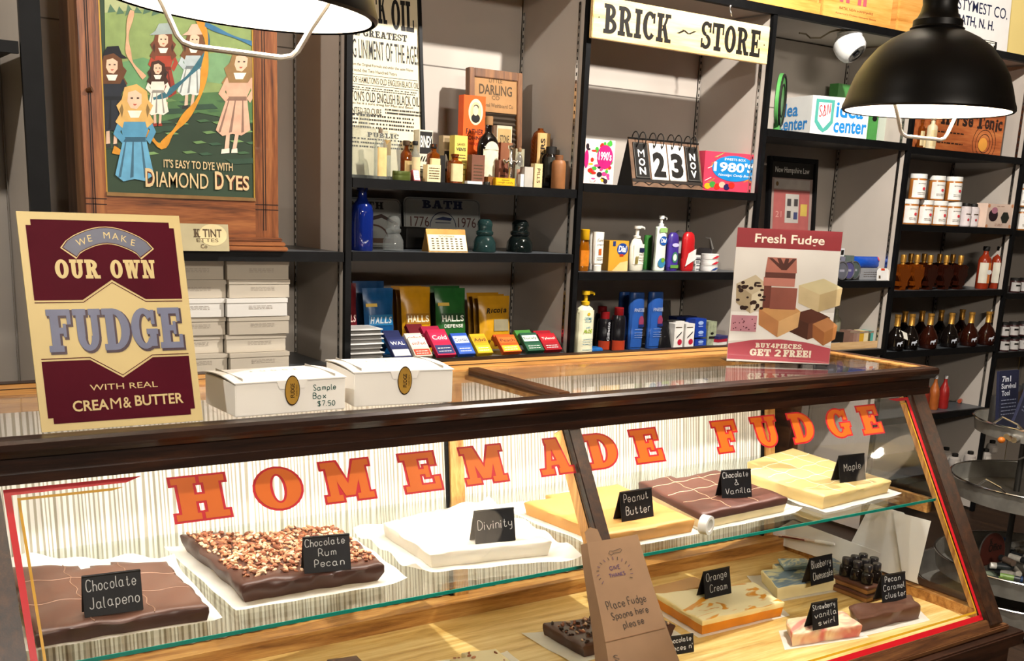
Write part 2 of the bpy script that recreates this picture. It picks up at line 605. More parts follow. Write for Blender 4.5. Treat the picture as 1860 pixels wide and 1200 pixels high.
HAND = {
    'a': '45 36 26 15 13 22 32 43|46 43 52', 'b': '19 12|15 26 36 45 43 32 22 13', 'c': '45 36 26 15 13 22 32 43', 'd': '49 42|45 36 26 15 13 22 32 43',
    'e': '14 44 45 36 26 15 13 22 32 43', 'f': '48 39 28 22|16 36', 'g': '45 36 26 15 13 22 32 43|46 41 30 20 11', 'h': '19 12|15 26 36 45 42', 'i': '16 12|18 17',
    'j': '26 21 10|28 27', 'k': '19 12|46 14 42', 'l': '19 13 22', 'm': '16 12|15 26 35 32|35 46 55 52', 'n': '16 12|15 26 36 45 42', 'o': '26 15 13 22 32 43 45 36 26',
    'p': '16 10|15 26 36 45 43 32 22 13', 'r': '16 12|15 26 36', 's': '45 36 26 15 24 34 43 32 22 13', 't': '28 23 32 43|16 36', 'u': '16 13 22 32 43|46 42', 'v': '16 32 56',
    'w': '16 22 35 42 56', 'y': '16 14 23 33 44|46 41 30 20', 'z': '16 46 12 42', 'A': '12 39 52|24 44', 'B': '12 19 39 48 47 36 16|36 45 43 32 12', 'C': '58 49 29 17 14 22 42 53',
    'D': '12 19 39 57 54 32 12', 'E': '49 19 12 42|16 36', 'F': '49 19 12|16 36', 'G': '58 49 29 17 14 22 42 54 34', 'H': '19 12|59 52|16 56', 'I': '19 12', 'J': '49 43 32 22 13',
    'K': '19 12|49 15 42', 'M': '12 19 35 59 52', 'N': '12 19 52 59', 'O': '29 17 14 22 42 54 57 49 29', 'P': '12 19 39 48 46 35 15', 'R': '12 19 39 48 46 35 15|35 52', 'S': '48 39 29 18 26 35 44 43 32 22 13',
    'T': '19 59|39 32', 'V': '19 32 59', 'X': '19 52|59 12', '$': '48 39 29 18 26 35 44 43 32 22 13|39 31', '7': '19 49 22', '5': '49 19 16 36 44 32 12', '0': '29 17 14 22 32 44 47 39 29', '.': '12 13',
    '&': '53 22 13 14 37 38 29 28 52', "'": '19 17', 'x': '16 42|46 12', '-': '15 35',
}


# ------------------------------------------------------------------ objects
def tag(o, label=None, cat=None, group=None, kind=None):
    if label:
        o['label'] = label
    if cat:
        o['category'] = cat
    if group:
        o['group'] = group
    if kind:
        o['kind'] = kind
    return o


def link(name, me, parent=None):
    o = bpy.data.objects.new(name, me)
    COL.objects.link(o)
    if parent is not None:
        o.parent = parent
    return o


def part(name, mb, parent, label=None, kind=None, smooth=False, bevel=0.0, merge=False):
    o = link(name, mb.mesh(name, smooth, bevel, merge), parent)
    return tag(o, label, None, None, kind)


def root(name, loc, label, cat, group=None, rz=0.0, rot=None):
    o = link(name, None)
    o.empty_display_size = 0.05
    o.location = loc
    o.rotation_euler = rot or (0, 0, rz)
    return tag(o, label, cat, group)


def solo(name, mb, loc, label, cat, group=None, rz=0.0, rot=None, smooth=False, bevel=0.0, kind=None, merge=False):
    o = link(name, mb.mesh(name, smooth, bevel, merge))
    o.location = loc
    o.rotation_euler = rot or (0, 0, rz)
    return tag(o, label, cat, group, kind)


def copy_tree(o, parent=None):
    c = o.copy()
    COL.objects.link(c)
    if parent is not None:
        c.parent = parent
    for ch in list(o.children):
        copy_tree(ch, c)
    return c


def struct(name, mb, smooth=False):
    o = link(name, mb.mesh(name, smooth))
    return tag(o, kind='structure')


def FACE(x=0, y=0, z=0, tilt=0.0):
    """plane whose local x is right, y is up and whose normal looks towards -Y; tilt leans its top back"""
    return Matrix.Translation((x, y, z)) @ Matrix.Rotation(PI / 2 - tilt, 4, 'X')
# ------------------------------------------------------------------ the room
FLOORM = WOOD('dark_floor_boards', '#1c120c', '#2e1e13', '#3d2a1c', 'y', 0.45, 4)
YELLOW = P('#dcc680', 0.7, var=0.04, scale=3, name='yellow_wall_paint')
GREYW = P('#877e74', 0.7, var=0.04, scale=3, name='grey_wall_paint')
CEILM = P('#cfc8ba', 0.8, var=0.03, scale=3, name='ceiling_paint')
b = MB(); b.box(-3.2, 7.6, -5.2, 3.9, -0.06, 0, FLOORM); struct('floor', b)
b = MB(); b.box(-3.2, 7.6, -5.2, 3.9, CEIL, CEIL + 0.06, CEILM); struct('ceiling', b)
b = MB(); b.box(-3.2, 7.6, 3.64, 3.72, 0, CEIL, YELLOW); struct('wall_back', b)
b = MB(); b.box(-3.26, -3.2, -5.2, 3.9, 0, CEIL, GREYW); struct('wall_left', b)
b = MB(); b.box(7.6, 7.66, -5.2, 3.9, 0, CEIL, GREYW); struct('wall_right', b)
b = MB(); b.box(-3.2, 7.6, -5.26, -5.2, 0, CEIL, GREYW); struct('wall_front', b)

# ------------------------------------------------------------------ wall shelving
YF, YB = 3.2, 3.59
UPX = [0.645, 1.556, 2.473, 3.392, 4.33, 5.25, 6.17]
TOPZ = 2.29
sh = root('wall_shelving', (3.4, 3.4, 0), 'tall wall of grey built-in shelving with black uprights and shelf edges behind the display case', 'shelving')


def wpart(name, mb, rt, **k):
    mb2 = mb
    o = part(name, mb2, rt, **k)
    o.location = -Vector(rt.location)
    return o


def zs(px, py):
    return zat(px, py, YF)


Z_A1 = zs(480, 456)
Z_B1, Z_B2, Z_B3 = zs(840, 333), zs(840, 459), zs(820, 651)
Z_C1, Z_C2, Z_C3 = zs(1210, 341), zs(1180, 494), zs(1120, 641)
Z_D1, Z_D2, Z_D3 = zs(1520, 247), zs(1560, 510), zs(1550, 636)
Z_E1, Z_E2, Z_E3, Z_E4 = zs(1760, 277), zs(1740, 411), zs(1720, 527), zs(1700, 634)
Z_E5, Z_E6 = zs(1700, 750), zs(1750, 850)
Z_L1 = zs(20, 74)
for i, x in enumerate(UPX):
    w = 0.026 if i == 0 else 0.0105
    b = MB()
    b.box(x - w, x + w, YF - 0.01, YF + 0.008, 0, 2.62 if i < 2 else TOPZ - 0.028, BLACK)
    wpart('upright', b, sh)
    b = MB()
    b.box(x - 0.009, x + 0.009, YF + 0.009, YB, 0.02, 2.62 if i < 2 else TOPZ - 0.029, PANEL)
    wpart('side_panel', b, sh)
    for s, y in ((-1, YF + 0.035), (-1, YB - 0.012), (1, YF + 0.035), (1, YB - 0.012)):
        b = MB()
        xx = x + s * 0.0095
        z1 = TOPZ - 0.1
        b.box(min(xx, xx + s * .003), max(xx, xx + s * .003), y - 0.007, y + 0.007, 0.5, z1, CHROME)
        if (s == -1 and i > 0) or (s == 1 and i == 0):
            z = 0.75
            while z < z1:
                b.box(min(xx, xx + s * .0035), max(xx, xx + s * .0035), y - 0.0025, y + 0.0025, z, z + 0.011, INK)
                z += 0.026
        wpart('shelf_standard', b, sh)
for i in range(-1, len(UPX) - 1):
    x0 = UPX[i] if i >= 0 else -0.27
    b = MB(); b.box(x0 + .012, UPX[i + 1] - .012, YB + 0.002, YB + 0.03, 0.02, 2.62 if i < 1 else TOPZ - 0.03, PANEL)
    if i >= 0:
        mx = x0 + 0.55
        b.box(x0 + .012, UPX[i + 1] - .012, YB + 0.0005, YB + 0.004, 1.965, 1.969, P('#6c655e', 0.6))
    wpart('back_panel', b, sh)
SHELFTOP = P('#4a4e52', 0.35, var=0.08, name='shelf_top_laminate')


def shelf(i, z, th=0.03, top=SHELFTOP, x0=None, x1=None):
    x0 = UPX[i] + .0145 if x0 is None else x0
    x1 = UPX[i + 1] - .0145 if x1 is None else x1
    b = MB()
    b.box(x0, x1, YF - 0.008, YF + 0.01, z - th, z - 0.0003, BLACK)
    b.box(x0 + .001, x1 - .001, YF + 0.01, YB, z - 0.022, z, top)
    wpart('shelf', b, sh)


shelf(0, Z_A1); shelf(0, 0.82)
for z in (Z_B1, Z_B2, Z_B3): shelf(1, z)
for z in (Z_C1, Z_C2, Z_C3): shelf(2, z)
for z in (Z_D1, Z_D2, Z_D3): shelf(3, z)
for z in (Z_E1, Z_E2, Z_E3, Z_E4, Z_E5, Z_E6): shelf(4, z)
Z_F = [zs(1850, 287), zs(1850, 418), zs(1850, 532), zs(1830, 639), zs(1850, 752)]
for z in Z_F: shelf(5, z)
shelf(-1, Z_L1, x0=-0.27, x1=UPX[0] - .031)
b = MB()
b.box(UPX[1] - .014, UPX[6] + .01, YF - 0.014, YF + 0.012, TOPZ - 0.03, TOPZ, BLACK)
b.box(UPX[1] - .014, UPX[6] + .01, YF + 0.012, YB + 0.045, TOPZ - 0.024, TOPZ, PANEL)
wpart('top_shelf', b, sh)

# ------------------------------------------------------------------ glass display case
XL, XR, XM0, XM1 = 0.25, 3.05, 1.606, 1.644
ZT, ZG, ZD = 1.05, 0.665, 0.33
TILT = math.atan(GK)
GL = 0.735
case = root('display_case', (1.65, 2.25, 0), 'long antique oak display case with slanted front glass lettered in orange', 'display case')


def GM(dz=0.0):
    return FACE(0, GY0, GZ0, TILT) @ Matrix.Translation((0, 0, dz))


def cpart(name, mb, **k):
    o = wpart(name, mb, case, **k)
    return o


b = MB()
b.box(XL - .01, XR + .01, 2.075, 2.09, 1.018, ZT, OAKD)
b.prism([(0, 0), (0.028, 0), (0.034, -.006), (0.034, -.018), (0.026, -.026), (0.02, -.034), (0, -.034)], 0, 1, OAKD)
# nose moulding along the front edge: turn the prism so that it runs along X
n = 14
for k in range(len(b.v) - n, len(b.v)):
    p = b.v[k]
    b.v[k] = Vector((XL - .01 + p.z * (XR - XL + .02), 2.078 - p.x, ZT + p.y))
cpart('top_front_rail', b, bevel=0.0)
b = MB(); b.box(XL, XR, 2.508, 2.68, 1.012, ZT, OAKM); b.box(XL, XR, 2.645, 2.681, 1.03, ZT + .002, OAKD)
b.box(XL, XR, 2.575, 2.581, 1.049, ZT + .0012, OAKD)
cpart('top_back_rail', b)
b = MB(); b.box(2.985, XR + .006, 2.09, 2.508, 1.014, ZT, OAKM); b.box(3.03, XR + .008, 2.07, 2.66, 1.012, ZT + .001, OAKD_Y)
cpart('top_end_rail', b)
b = MB(); b.box(XL, XL + .06, 2.09, 2.508, 1.014, ZT, OAKD_Y); cpart('top_end_rail', b)
b = MB(); b.box(1.59, 1.622, 2.09, 2.508, 1.022, ZT + .004, OAKD_Y); b.box(1.578, 1.634, 2.09, 2.508, 1.022, 1.034, OAKM)
cpart('top_divider', b)
for x0, x1 in ((XL + .06, 1.59), (1.622, 2.985)):
    b = MB(); b.box(x0, x1, 2.091, 2.507, ZT - .009, ZT - .003, CLEAR); cpart('top_glass', b)
b = MB()
b.box(XL, XR, 2.068, 2.098, 0.985, 1.018, OAKD)
b.box(XL, XR, 2.062, 2.092, 0.966, 0.985, OAKD)
cpart('header_rail', b)
# slanted frame
b = MB(); b.M = GM(); b.box(2.966, 3.035, -GL - .02, 0.03, -.03, .016, OAKD_S); b.box(2.957, 2.966, -GL, 0, -.03, -.006, OAKM_Z); cpart('front_stile', b, bevel=.003)
b = MB(); b.M = GM(); b.box(XL, .322, -GL - .02, 0.03, -.03, .016, OAKD_S); cpart('front_stile', b, bevel=.003)
b = MB(); b.M = GM(); b.box(XM0, XM1, -GL, 0, -.006, .016, OAKD_S); b.box(XM0 - .002, XM1 - .012, -GL, 0, -.045, -.006, OAKM_Z); cpart('mullion', b, bevel=.002)
b = MB(); b.M = GM(); b.box(.322, 2.966, -GL - .035, -GL + .002, -.03, .014, WOOD('brown_oak_rail', '#2a160b', '#513019', '#704a28', 'x', .4)); cpart('bottom_front_rail', b, bevel=.003)
PANES = []
for x0, x1 in ((.322, XM0), (XM1, 2.966)):
    b = MB(); b.M = GM(); b.box(x0, x1, -GL, 0, -.002, .002, CLEAR); PANES.append(cpart('front_glass', b))
# painted border lines on the glass
RED, GOLD = P('#b3151f', 0.35, var=.05), P('#b98a1c', 0.35, var=.08)


def gl(px, py):
    p = glass_at(px, py)
    return p.x, (p.z - GZ0) / math.cos(TILT)


b = MB(); b.M = GM(.003)
b.box(.328, .340, -GL, -.014, 0, .0006, RED)
b.poly([(.328, -.026), (.545, -.024), (.575, -.014), (.328, -.014)], RED, .0006)
b.box(.349, .354, -GL, -.033, 0, .0006, GOLD)
b.poly([(.349, -.037), (.515, -.037), (.54, -.032), (.349, -.032)], GOLD, .0006)
part('painted_border', b, PANES[0], label='red and gold painted border lines')
b = MB(); b.M = GM(.003)
b.box(2.948, 2.960, -GL + .012, -.012, 0, .0006, RED)
b.box(2.936, 2.941, -GL + .03, -.03, 0, .0006, GOLD)
b.poly([(2.86, -.012), (2.9, -.022), (2.96, -.022), (2.96, -.012)], RED, .0006)
b.poly([(2.9, -.03), (2.941, -.036), (2.941, -.030)], GOLD, .0006)
b.box(1.65, 2.96, -GL + .004, -GL + .02, 0, .0006, RED)
b.box(1.65, 2.941, -GL + .028, -GL + .034, 0, .0006, GOLD)
part('painted_border', b, PANES[1], label='red and gold painted border lines')
# lettering, each letter outlined in red
ORANGE = P('#ba5a18', 0.4, var=.06, scale=8)
for ch, xa, xb, ya, yb in (('H', 302, 420, 868, 944), ('O', 450, 551, 848, 931), ('M', 573, 697, 836, 910), ('E', 719, 809, 827, 897), ('M', 828, 933, 814, 882), ('A', 965, 1036, 800, 866),
                           ('D', 1054, 1123, 788, 853), ('E', 1138, 1210, 781, 845), ('F', 1287, 1343, 766, 823), ('U', 1357, 1417, 757, 812), ('D', 1424, 1484, 749, 804), ('G', 1490, 1548, 740, 795), ('E', 1549, 1608, 733, 787)):
    x0 = gl(xa, ya)[0]
    x1 = gl(xb, (ya * .35 + yb * .65))[0]
    yt, yl = -.02, -.0
    w = {'H': .116, 'O': .108, 'M': .122, 'E': .098, 'A': .104, 'D': .1, 'F': .094, 'U': .104, 'G': .105}[ch]
    b = MB(); b.M = GM(.003)
    b.slab(ch, w * .92, .087, x0 + w / 2, -.0705, P('#a81a26', .4, var=.04), .0003, e=.05)
    b.slab(ch, w * .92, .087, x0 + w / 2, -.0705, ORANGE, .0009, e=.0)
    part('painted_letter', b, PANES[0 if x0 < 1.6 else 1], label='orange letter ' + ch + ' outlined in red')
# glass shelf with its green polished edge
TEAL = P('#0f8f80', 0.2, var=.08, name='green_glass_edge')
SH_GL = GLASS('shelf_glass', '#fbfefc')
ys0 = GY0 + GK * (ZG - GZ0) + .012
b = MB()
b.box(.335, 2.95, ys0 + .001, 2.59, ZG - .007, ZG, SH_GL)
b.box(.335, 2.95, ys0, ys0 + .002, ZG - .0075, ZG + .0003, TEAL)
cpart('glass_shelf', b, label='clear glass shelf with a green front edge')
b = MB(); b.box(2.955, 2.975, ys0 + .03, 2.58, ZG - .055, ZG - .008, OAKM); cpart('shelf_cleat', b)
b = MB(); b.box(.322, .336, ys0 + .03, 2.58, ZG - .055, ZG - .008, OAKM); cpart('shelf_cleat', b)
# deck, back ledge, base
b = MB(); b.box(.3, 2.98, 1.73, 2.49, ZD - .02, ZD, MAPLE); cpart('deck', b)
b = MB(); b.box(.3, 2.98, 2.492, 2.6, ZD - .02, ZD + .045, OAKM); cpart('back_ledge', b)
b = MB(); b.box(XL - .01, XR + .01, 1.685, 2.66, .295, .312, WOOD('brown_oak_rail', '', '', '')); cpart('base_moulding', b, bevel=.004)
b = MB(); b.box(XL - .03, XR + .05, 1.655, 2.68, .25, .294, OAKD); b.box(XL, XR + .02, 1.68, 2.66, 0, .25, OAKD); cpart('base_cabinet', b, bevel=.005)
b = MB(); b.box(2.955, 2.99, 1.75, 2.6, ZD, ZD + .03, OAKM); b.box(2.99, 3.045, 1.74, 2.64, .312, ZD + .034, OAKD_Y); cpart('end_bottom_rail', b)
b = MB(); b.box(2.99, 3.04, 2.56, 2.64, ZD + .034, 1.012, OAKD_S); cpart('back_corner_post', b)
b = MB(); b.box(XL, .3, 2.56, 2.64, .312, 1.012, OAKD_S); cpart('back_corner_post', b)
b = MB()
yb_, yt_ = GY0 + GK * (ZD + .034 - GZ0) + .04, GY0 + .03
for x in (2.994, 2.999):
    b.add([(x, yb_, ZD + .034), (x, 2.56, ZD + .034), (x, 2.56, 1.012), (x, yt_, 1.012)], [(0, 1, 2, 3)], CLEAR)
cpart('end_glass', b)
b = MB()
b.add([(XL + .01, 1.76, ZD), (XL + .01, 2.56, ZD), (XL + .01, 2.56, 1.012), (XL + .01, 2.11, 1.012)], [(0, 1, 2, 3)], CLEAR)
cpart('end_glass', b)
# striped curtain panels hung inside the back


def stripes():
    m, nt, bs = _new('striped_cotton')
    tc = nt.nodes.new('ShaderNodeTexCoord')
    sp = nt.nodes.new('ShaderNodeSeparateXYZ')
    nt.links.new(tc.outputs['UV'], sp.inputs[0])
    a = nt.nodes.new('ShaderNodeMath'); a.operation = 'MULTIPLY'; a.inputs[1].default_value = 2 * PI / 0.0115
    s = nt.nodes.new('ShaderNodeMath'); s.operation = 'SINE'
    nt.links.new(sp.outputs[0], a.inputs[0]); nt.links.new(a.outputs[0], s.inputs[0])
    r = _ramp(nt, s.outputs[0], [(0.56, '#efebe0'), (0.74, '#aca591')])
    ad = nt.nodes.new('ShaderNodeMath'); ad.operation = 'MULTIPLY_ADD'; ad.inputs[1].default_value = .5; ad.inputs[2].default_value = .5
    nt.links.new(s.outputs[0], ad.inputs[0]); nt.links.new(ad.outputs[0], r.inputs[0])
    nt.links.new(r.outputs[0], bs.inputs['Base Color'])
    bs.inputs['Roughness'].default_value = .9
    return m


STRIPE = stripes()


def cur_y(z):
    return 2.6 + .125 * (z - ZG)


def curtain(x0, x1, z0, z1, seed):
    rnd = random.Random(seed)
    nx, nz = int((x1 - x0) / .0045), 14
    ph = [rnd.uniform(0, 6.28) for _ in range(6)]
    vs, uv = [], []
    for j in range(nz + 1):
        t = j / nz
        z = z0 + (z1 - z0) * t
        for i in range(nx + 1):
            x = x0 + (x1 - x0) * i / nx
            u = x + .006 * math.sin(x * 23 + ph[2]) + .004 * math.sin(x * 71 + ph[3] + t)
            d = .0032 * math.sin(u * 2 * PI / .046 + ph[0]) + .0012 * math.sin(u * 2 * PI / .019 + ph[1] + t * 1.5)
            d += .004 * math.sin(x * 9 + ph[4])
            vs.append((x, cur_y(z) - .004 + d * (.6 + .4 * (1 - t)), z))
            uv.append((u + .0012 * math.sin(x * 160 + t * 2), t))
    n = nx + 1
    fs = [(j * n + i, j * n + i + 1, (j + 1) * n + i + 1, (j + 1) * n + i) for j in range(nz) for i in range(nx)]
    mb = MB(); mb.add(vs, fs, STRIPE)
    me = mb.mesh('curtain', True)
    ul = me.uv_layers.new(name='UVMap')
    for lp in me.loops:
        ul.data[lp.index].uv = uv[lp.vertex_index]
    o = link('curtain', me, case)
    o.location = -Vector(case.location)
    return o


xp1 = xat(824, cur_y(.75), .75)
xp2 = xat(1392, cur_y(.95), .95)
curtain(.3, xp1 - .03, .38, 1.0, 1)
curtain(xp1 + .02, xp2 - .03, .38, 1.0, 2)
for x, m in ((xp1, OAKM_Z), (xp2, OAKM_Z)):
    b = MB()
    z0, z1 = ZD + .045, 1.012
    for xa, xb, mm, dy in ((x - .022, x + .024, m, -.02), (x - .034, x - .024, BLACK, -.014)):
        b.add([(xa, cur_y(z0) + dy, z0), (xb, cur_y(z0) + dy, z0), (xb, cur_y(z0) + .02, z0), (xa, cur_y(z0) + .02, z0),
               (xa, cur_y(z1) + dy, z1), (xb, cur_y(z1) + dy, z1), (xb, cur_y(z1) + .02, z1), (xa, cur_y(z1) + .02, z1)],
              [(0, 3, 2, 1), (4, 5, 6, 7), (0, 1, 5, 4), (1, 2, 6, 5), (2, 3, 7, 6), (3, 0, 4, 7)], mm)
    cpart('back_post', b)
# strip lamp inside under the header
b = MB(); b.tube([(.4, 2.122, .998), (2.62, 2.122, .998)], .008, EMIT('strip_lamp_tube', '#fff4e2', 4), 8)
b.box(.38, 2.64, 2.1, 2.14, 1.005, 1.011, WHITE)
cpart('strip_lamp', b)
lamp('case_strip_light', 'AREA', (1.5, 2.13, .988), 13.5, (1, .95, .86), 2.3, (1.5, 2.42, .55), .03)
# ------------------------------------------------------------------ things standing on the case


def frame3(bl, br, tl):
    """matrix whose x runs bl->br, y runs bl->tl (made square), z towards the viewer; returns matrix, width, height"""
    ex = (br - bl); w = ex.length; ex.normalize()
    ey = tl - bl
    ey = ey - ex * ey.dot(ex); h = ey.length; ey.normalize()
    ez = ex.cross(ey)
    m = Matrix((ex, ey, ez)).transposed().to_4x4()
    m.translation = bl
    return m, w, h


def rooted(name, M, label, cat, group=None):
    o = link(name, None)
    o.empty_display_size = .05
    o.matrix_world = M
    return tag(o, label, cat, group)


zt = ZT + .0012
bl, br = at(76, 785, Z=zt), at(369, 763, Z=zt)
tl = at(28, 383, X=bl.x)
M, w, h = frame3(bl, br, tl)
sg = rooted('tin_sign', M, 'maroon and cream tin sign reading OUR OWN FUDGE leaning on the case top', 'sign')
MAR, CRM, SLATE = P('#3c0514', .6, var=.12, scale=6, spec=.05), P('#b5a16e', .5, var=.05, scale=6), P('#4e5162', .5, var=.08)
b = MB(); b.box(0, w, 0, h, -.004, 0, CRM); pn_ = part('panel', b, sg)
b = MB()


def U(u, v):
    return (u * w, (1 - v) * h)


e1, e2 = .045, .075
b.poly([U(*q) for q in ((e2, .035), (1 - e2, .035), (1 - e2, .062), (1 - e1, .062), (1 - e1, .405), (.72, .405), (.52, .312), (.33, .405), (e1, .405), (e1, .062), (e2, .062))], MAR, .0006)
b.poly([U(*q) for q in ((e1, .683), (.33, .683), (.52, .772), (.72, .683), (1 - e1, .683), (1 - e1, .94), (1 - e2, .94), (1 - e2, .967), (e2, .967), (e2, .94), (e1, .94))], MAR, .0006)
for pts in (((e1, .416), (.332, .416), (.52, .325), (.718, .416), (1 - e1, .416)), ((e1, .672), (.332, .672), (.52, .76), (.718, .672), (1 - e1, .672))):
    b.band([U(*q) for q in pts], .0015, MAR, .0006)
part('painted_field', b, pn_)
b = MB()
arc = [(.31 + .42 * t, .155 - .052 * math.sin(PI * t)) for t in [i / 12 for i in range(13)]]
b.band([U(*q) for q in [(.275, .19), (.305, .162)] + arc[1:-1] + [(.735, .162), (.765, .19)]], .034, CRM, .0008)
b.band([U(*q) for q in [(.282, .186), (.31, .158)] + arc[1:-1] + [(.73, .158), (.758, .186)]], .031, MAR, .0009)
b.band([U(*q) for q in [(.286, .183), (.312, .157)] + arc[1:-1] + [(.728, .157), (.754, .183)]], .0285, SLATE, .001)
b.band([U(*q) for q in arc], .026, SLATE, .0011)
for i, ch in enumerate('WE MAKE'):
    if ch != ' ':
        t = .12 + .76 * i / 6
        b.font(ch, None, .0125, *U(.31 + .42 * t, .155 - .052 * math.sin(PI * t)), CRM, .0014, bold=.0, rot=.35 * (.5 - t) * 2)
part('ribbon_banner', b, pn_)
b = MB()
b.slab('OUR', .265 * w, .085 * h, *U(.32, .262), CRM, .0009, e=.02)
b.slab('OWN', .28 * w, .085 * h, *U(.66, .262), CRM, .0009, e=.02)
part('lettering', b, pn_)
b = MB()
b.slab('FUDGE', .83 * w, .195 * h, *U(.515, .545), P('#2a1220', .5), .0009, dx=.003, dy=-.003, e=.02, gap=.05)
b.slab('FUDGE', .83 * w, .195 * h, *U(.515, .545), P('#585c74', .5, var=.08), .0014, gap=.05)
part('lettering', b, pn_)
b = MB()
b.font('WITH REAL', .42 * w, .027 * h, *U(.52, .812), CRM, .0009)
b.font('CREA', .215 * w, .05 * h, *U(.303, .893), CRM, .0009, bold=.02)
b.font('M', .065 * w, .05 * h, *U(.455, .8905), CRM, .0009)
b.font('&', .05 * w, .05 * h, *U(.525, .89), CRM, .0009, bold=.01)
b.font('BUTTER', .31 * w, .05 * h, *U(.73, .885), CRM, .0009, bold=.02)
part('lettering', b, pn_)

# two white bakery boxes
CARD = P('#eae6df', .6, var=.02, scale=5, name='white_card')
FAINT = P('#a29c94', .7)


def cake_box(bl, br, tly, depth, label, words):
    p0, p1 = at(*bl, Z=zt), at(*br, Z=zt)
    rz = math.atan2(p1.y - p0.y, p1.x - p0.x)
    W = (p1 - p0).length
    H = zat(bl[0], tly, p0.y) - zt
    t = root('bakery_box', p0, label, 'box', 'white bakery boxes on the case', rz)
    b = MB(); b.box(0, W, 0, depth, 0, H - .003, CARD); part('body', b, t, bevel=.0015)
    b = MB()
    n = 8
    top = [(-.002, -.0015 + (depth + .003) * i / n, H + .006 * math.sin(PI * i / n)) for i in range(n + 1)]
    vs = [p for q in top for p in (q, (W + .002, q[1], q[2]))] + [p for q in top for p in ((q[0], q[1], q[2] - .0022), (W + .002, q[1], q[2] - .0022))]
    k = 2 * (n + 1)
    fs = [(2 * i, 2 * i + 1, 2 * i + 3, 2 * i + 2) for i in range(n)] + [(k + 2 * i + 1, k + 2 * i, k + 2 * i + 2, k + 2 * i + 3) for i in range(n)]
    fs += [(0, k, k + 1, 1)] + [(2 * i, 2 * i + 2, k + 2 * i + 2, k + 2 * i) for i in range(n)] + [(2 * i + 3, 2 * i + 1, k + 2 * i + 1, k + 2 * i + 3) for i in range(n)]
    b.add(vs, fs, CARD)
    for xx in (.02, W - .02):
        b.box(xx - .0006, xx + .0006, .01, depth - .01, H + .0005, H + .0066, FAINT)
    b.M = Matrix.Translation((W * .5, depth * .55, H + .0068))
    for i in range(5):
        b.font('FUDGE'[i], None, .012, -.05 + .025 * i, 0, FAINT)
    part('lid', b, t)
    b = MB(); b.M = FACE(W * .5, -.0016, H - .03)
    b.poly([(-.035, .03), (.035, .03), (.028, .012), (-.028, .012)], CARD, .0)
    b.disc(0, .008, .017, .032, P('#2a1a10', .4), .0006, 28)
    b.disc(0, .008, .0155, .0295, P('#b98f3e', .3, .3, .2), .001, 28)
    b.font('FUDGE', .03, .009, 0, .008, P('#2a1a10', .4), .0014, bold=.02, rot=PI / 2)
    b.font('made here', .024, .0035, .009, .008, P('#2a1a10', .4), .0014, rot=PI / 2)
    part('seal', b, t, label='oval gold and brown seal')
    if words:
        b = MB(); b.M = FACE(W * .8, -.0012, H * .5)
        pen = P('#17483f', .6)
        b.hand('Sample', .052, .015, 0, .014, pen, t=.0016)
        b.hand('Box', .03, .015, -.012, -.004, pen, t=.0016)
        b.hand('$7.50', .04, .013, .004, -.021, pen, t=.0016)
        part('lettering', b, t)
    return t


cake_box((428, 758), (627, 742), 696, .17, 'white box with gold seal marked Sample Box 7.50', True)
cake_box((643, 739), (821, 730), 676, .19, 'white box with gold seal and no handwriting right of the sample box', False)

# acrylic stand with the Fresh Fudge poster
bl, br = at(1319, 657, Z=zt), at(1506, 664, Z=zt)
tl = Vector((bl.x, bl.y, 0)); tl.z = zat(1320, 411, bl.y)
tl.y += .01
M, w, h = frame3(bl, br, tl)
st = rooted('acrylic_sign_stand', M, 'clear acrylic stand holding the red Fresh Fudge poster', 'sign stand')
PRED = P('#8e2f35', .35, var=.05, scale=5)
PINK = P('#b5505c', .35, var=.04, scale=5)
b = MB(); b.box(0, w, .001, h, .0008, .003, CLEAR); b.box(0, w, .001, h, -.003, -.0016, CLEAR); b.box(0, w, 0, .003, -.09, -.0032, CLEAR)
part('acrylic_holder', b, st)
b = MB(); b.box(.001, w - .001, .004, h - .002, -.0015, -.0004, P('#dcd8d2', .4, var=.06, scale=9)); sheet_ = part('poster_sheet', b, st)
b = MB()
b.rect(.001, w - .001, U(0, .145)[1], h - .002, PRED, -.0002)
b.poly([U(*q) for q in ((.005, .86), (.25, .825), (.5, .815), (.75, .83), (.995, .87), (.995, .985), (.005, .975))], PINK, -.0002)
b.poly([U(*q) for q in ((.005, .62), (.995, .6), (.995, .85), (.5, .81), (.005, .84))], P('#f1efec', .4, var=.03), -.0003)


def cube(u, v, s, top, left, right, sk=.45, hh=.16):
    """a fudge square drawn on the poster"""
    x, y = u, v
    a = (x - s, y - s * sk); c = (x + s, y - s * sk * .9); d = (x, y); e = (x + .02, y - s * sk * 1.9)
    b.poly([U(*q) for q in (a, d, c, e)], top, .0)
    b.poly([U(*q) for q in (a, (a[0] + .01, a[1] + hh), (d[0], d[1] + hh), d)], left, .0)
    b.poly([U(*q) for q in (d, (d[0], d[1] + hh), (c[0] - .01, c[1] + hh), c)], right, .0)


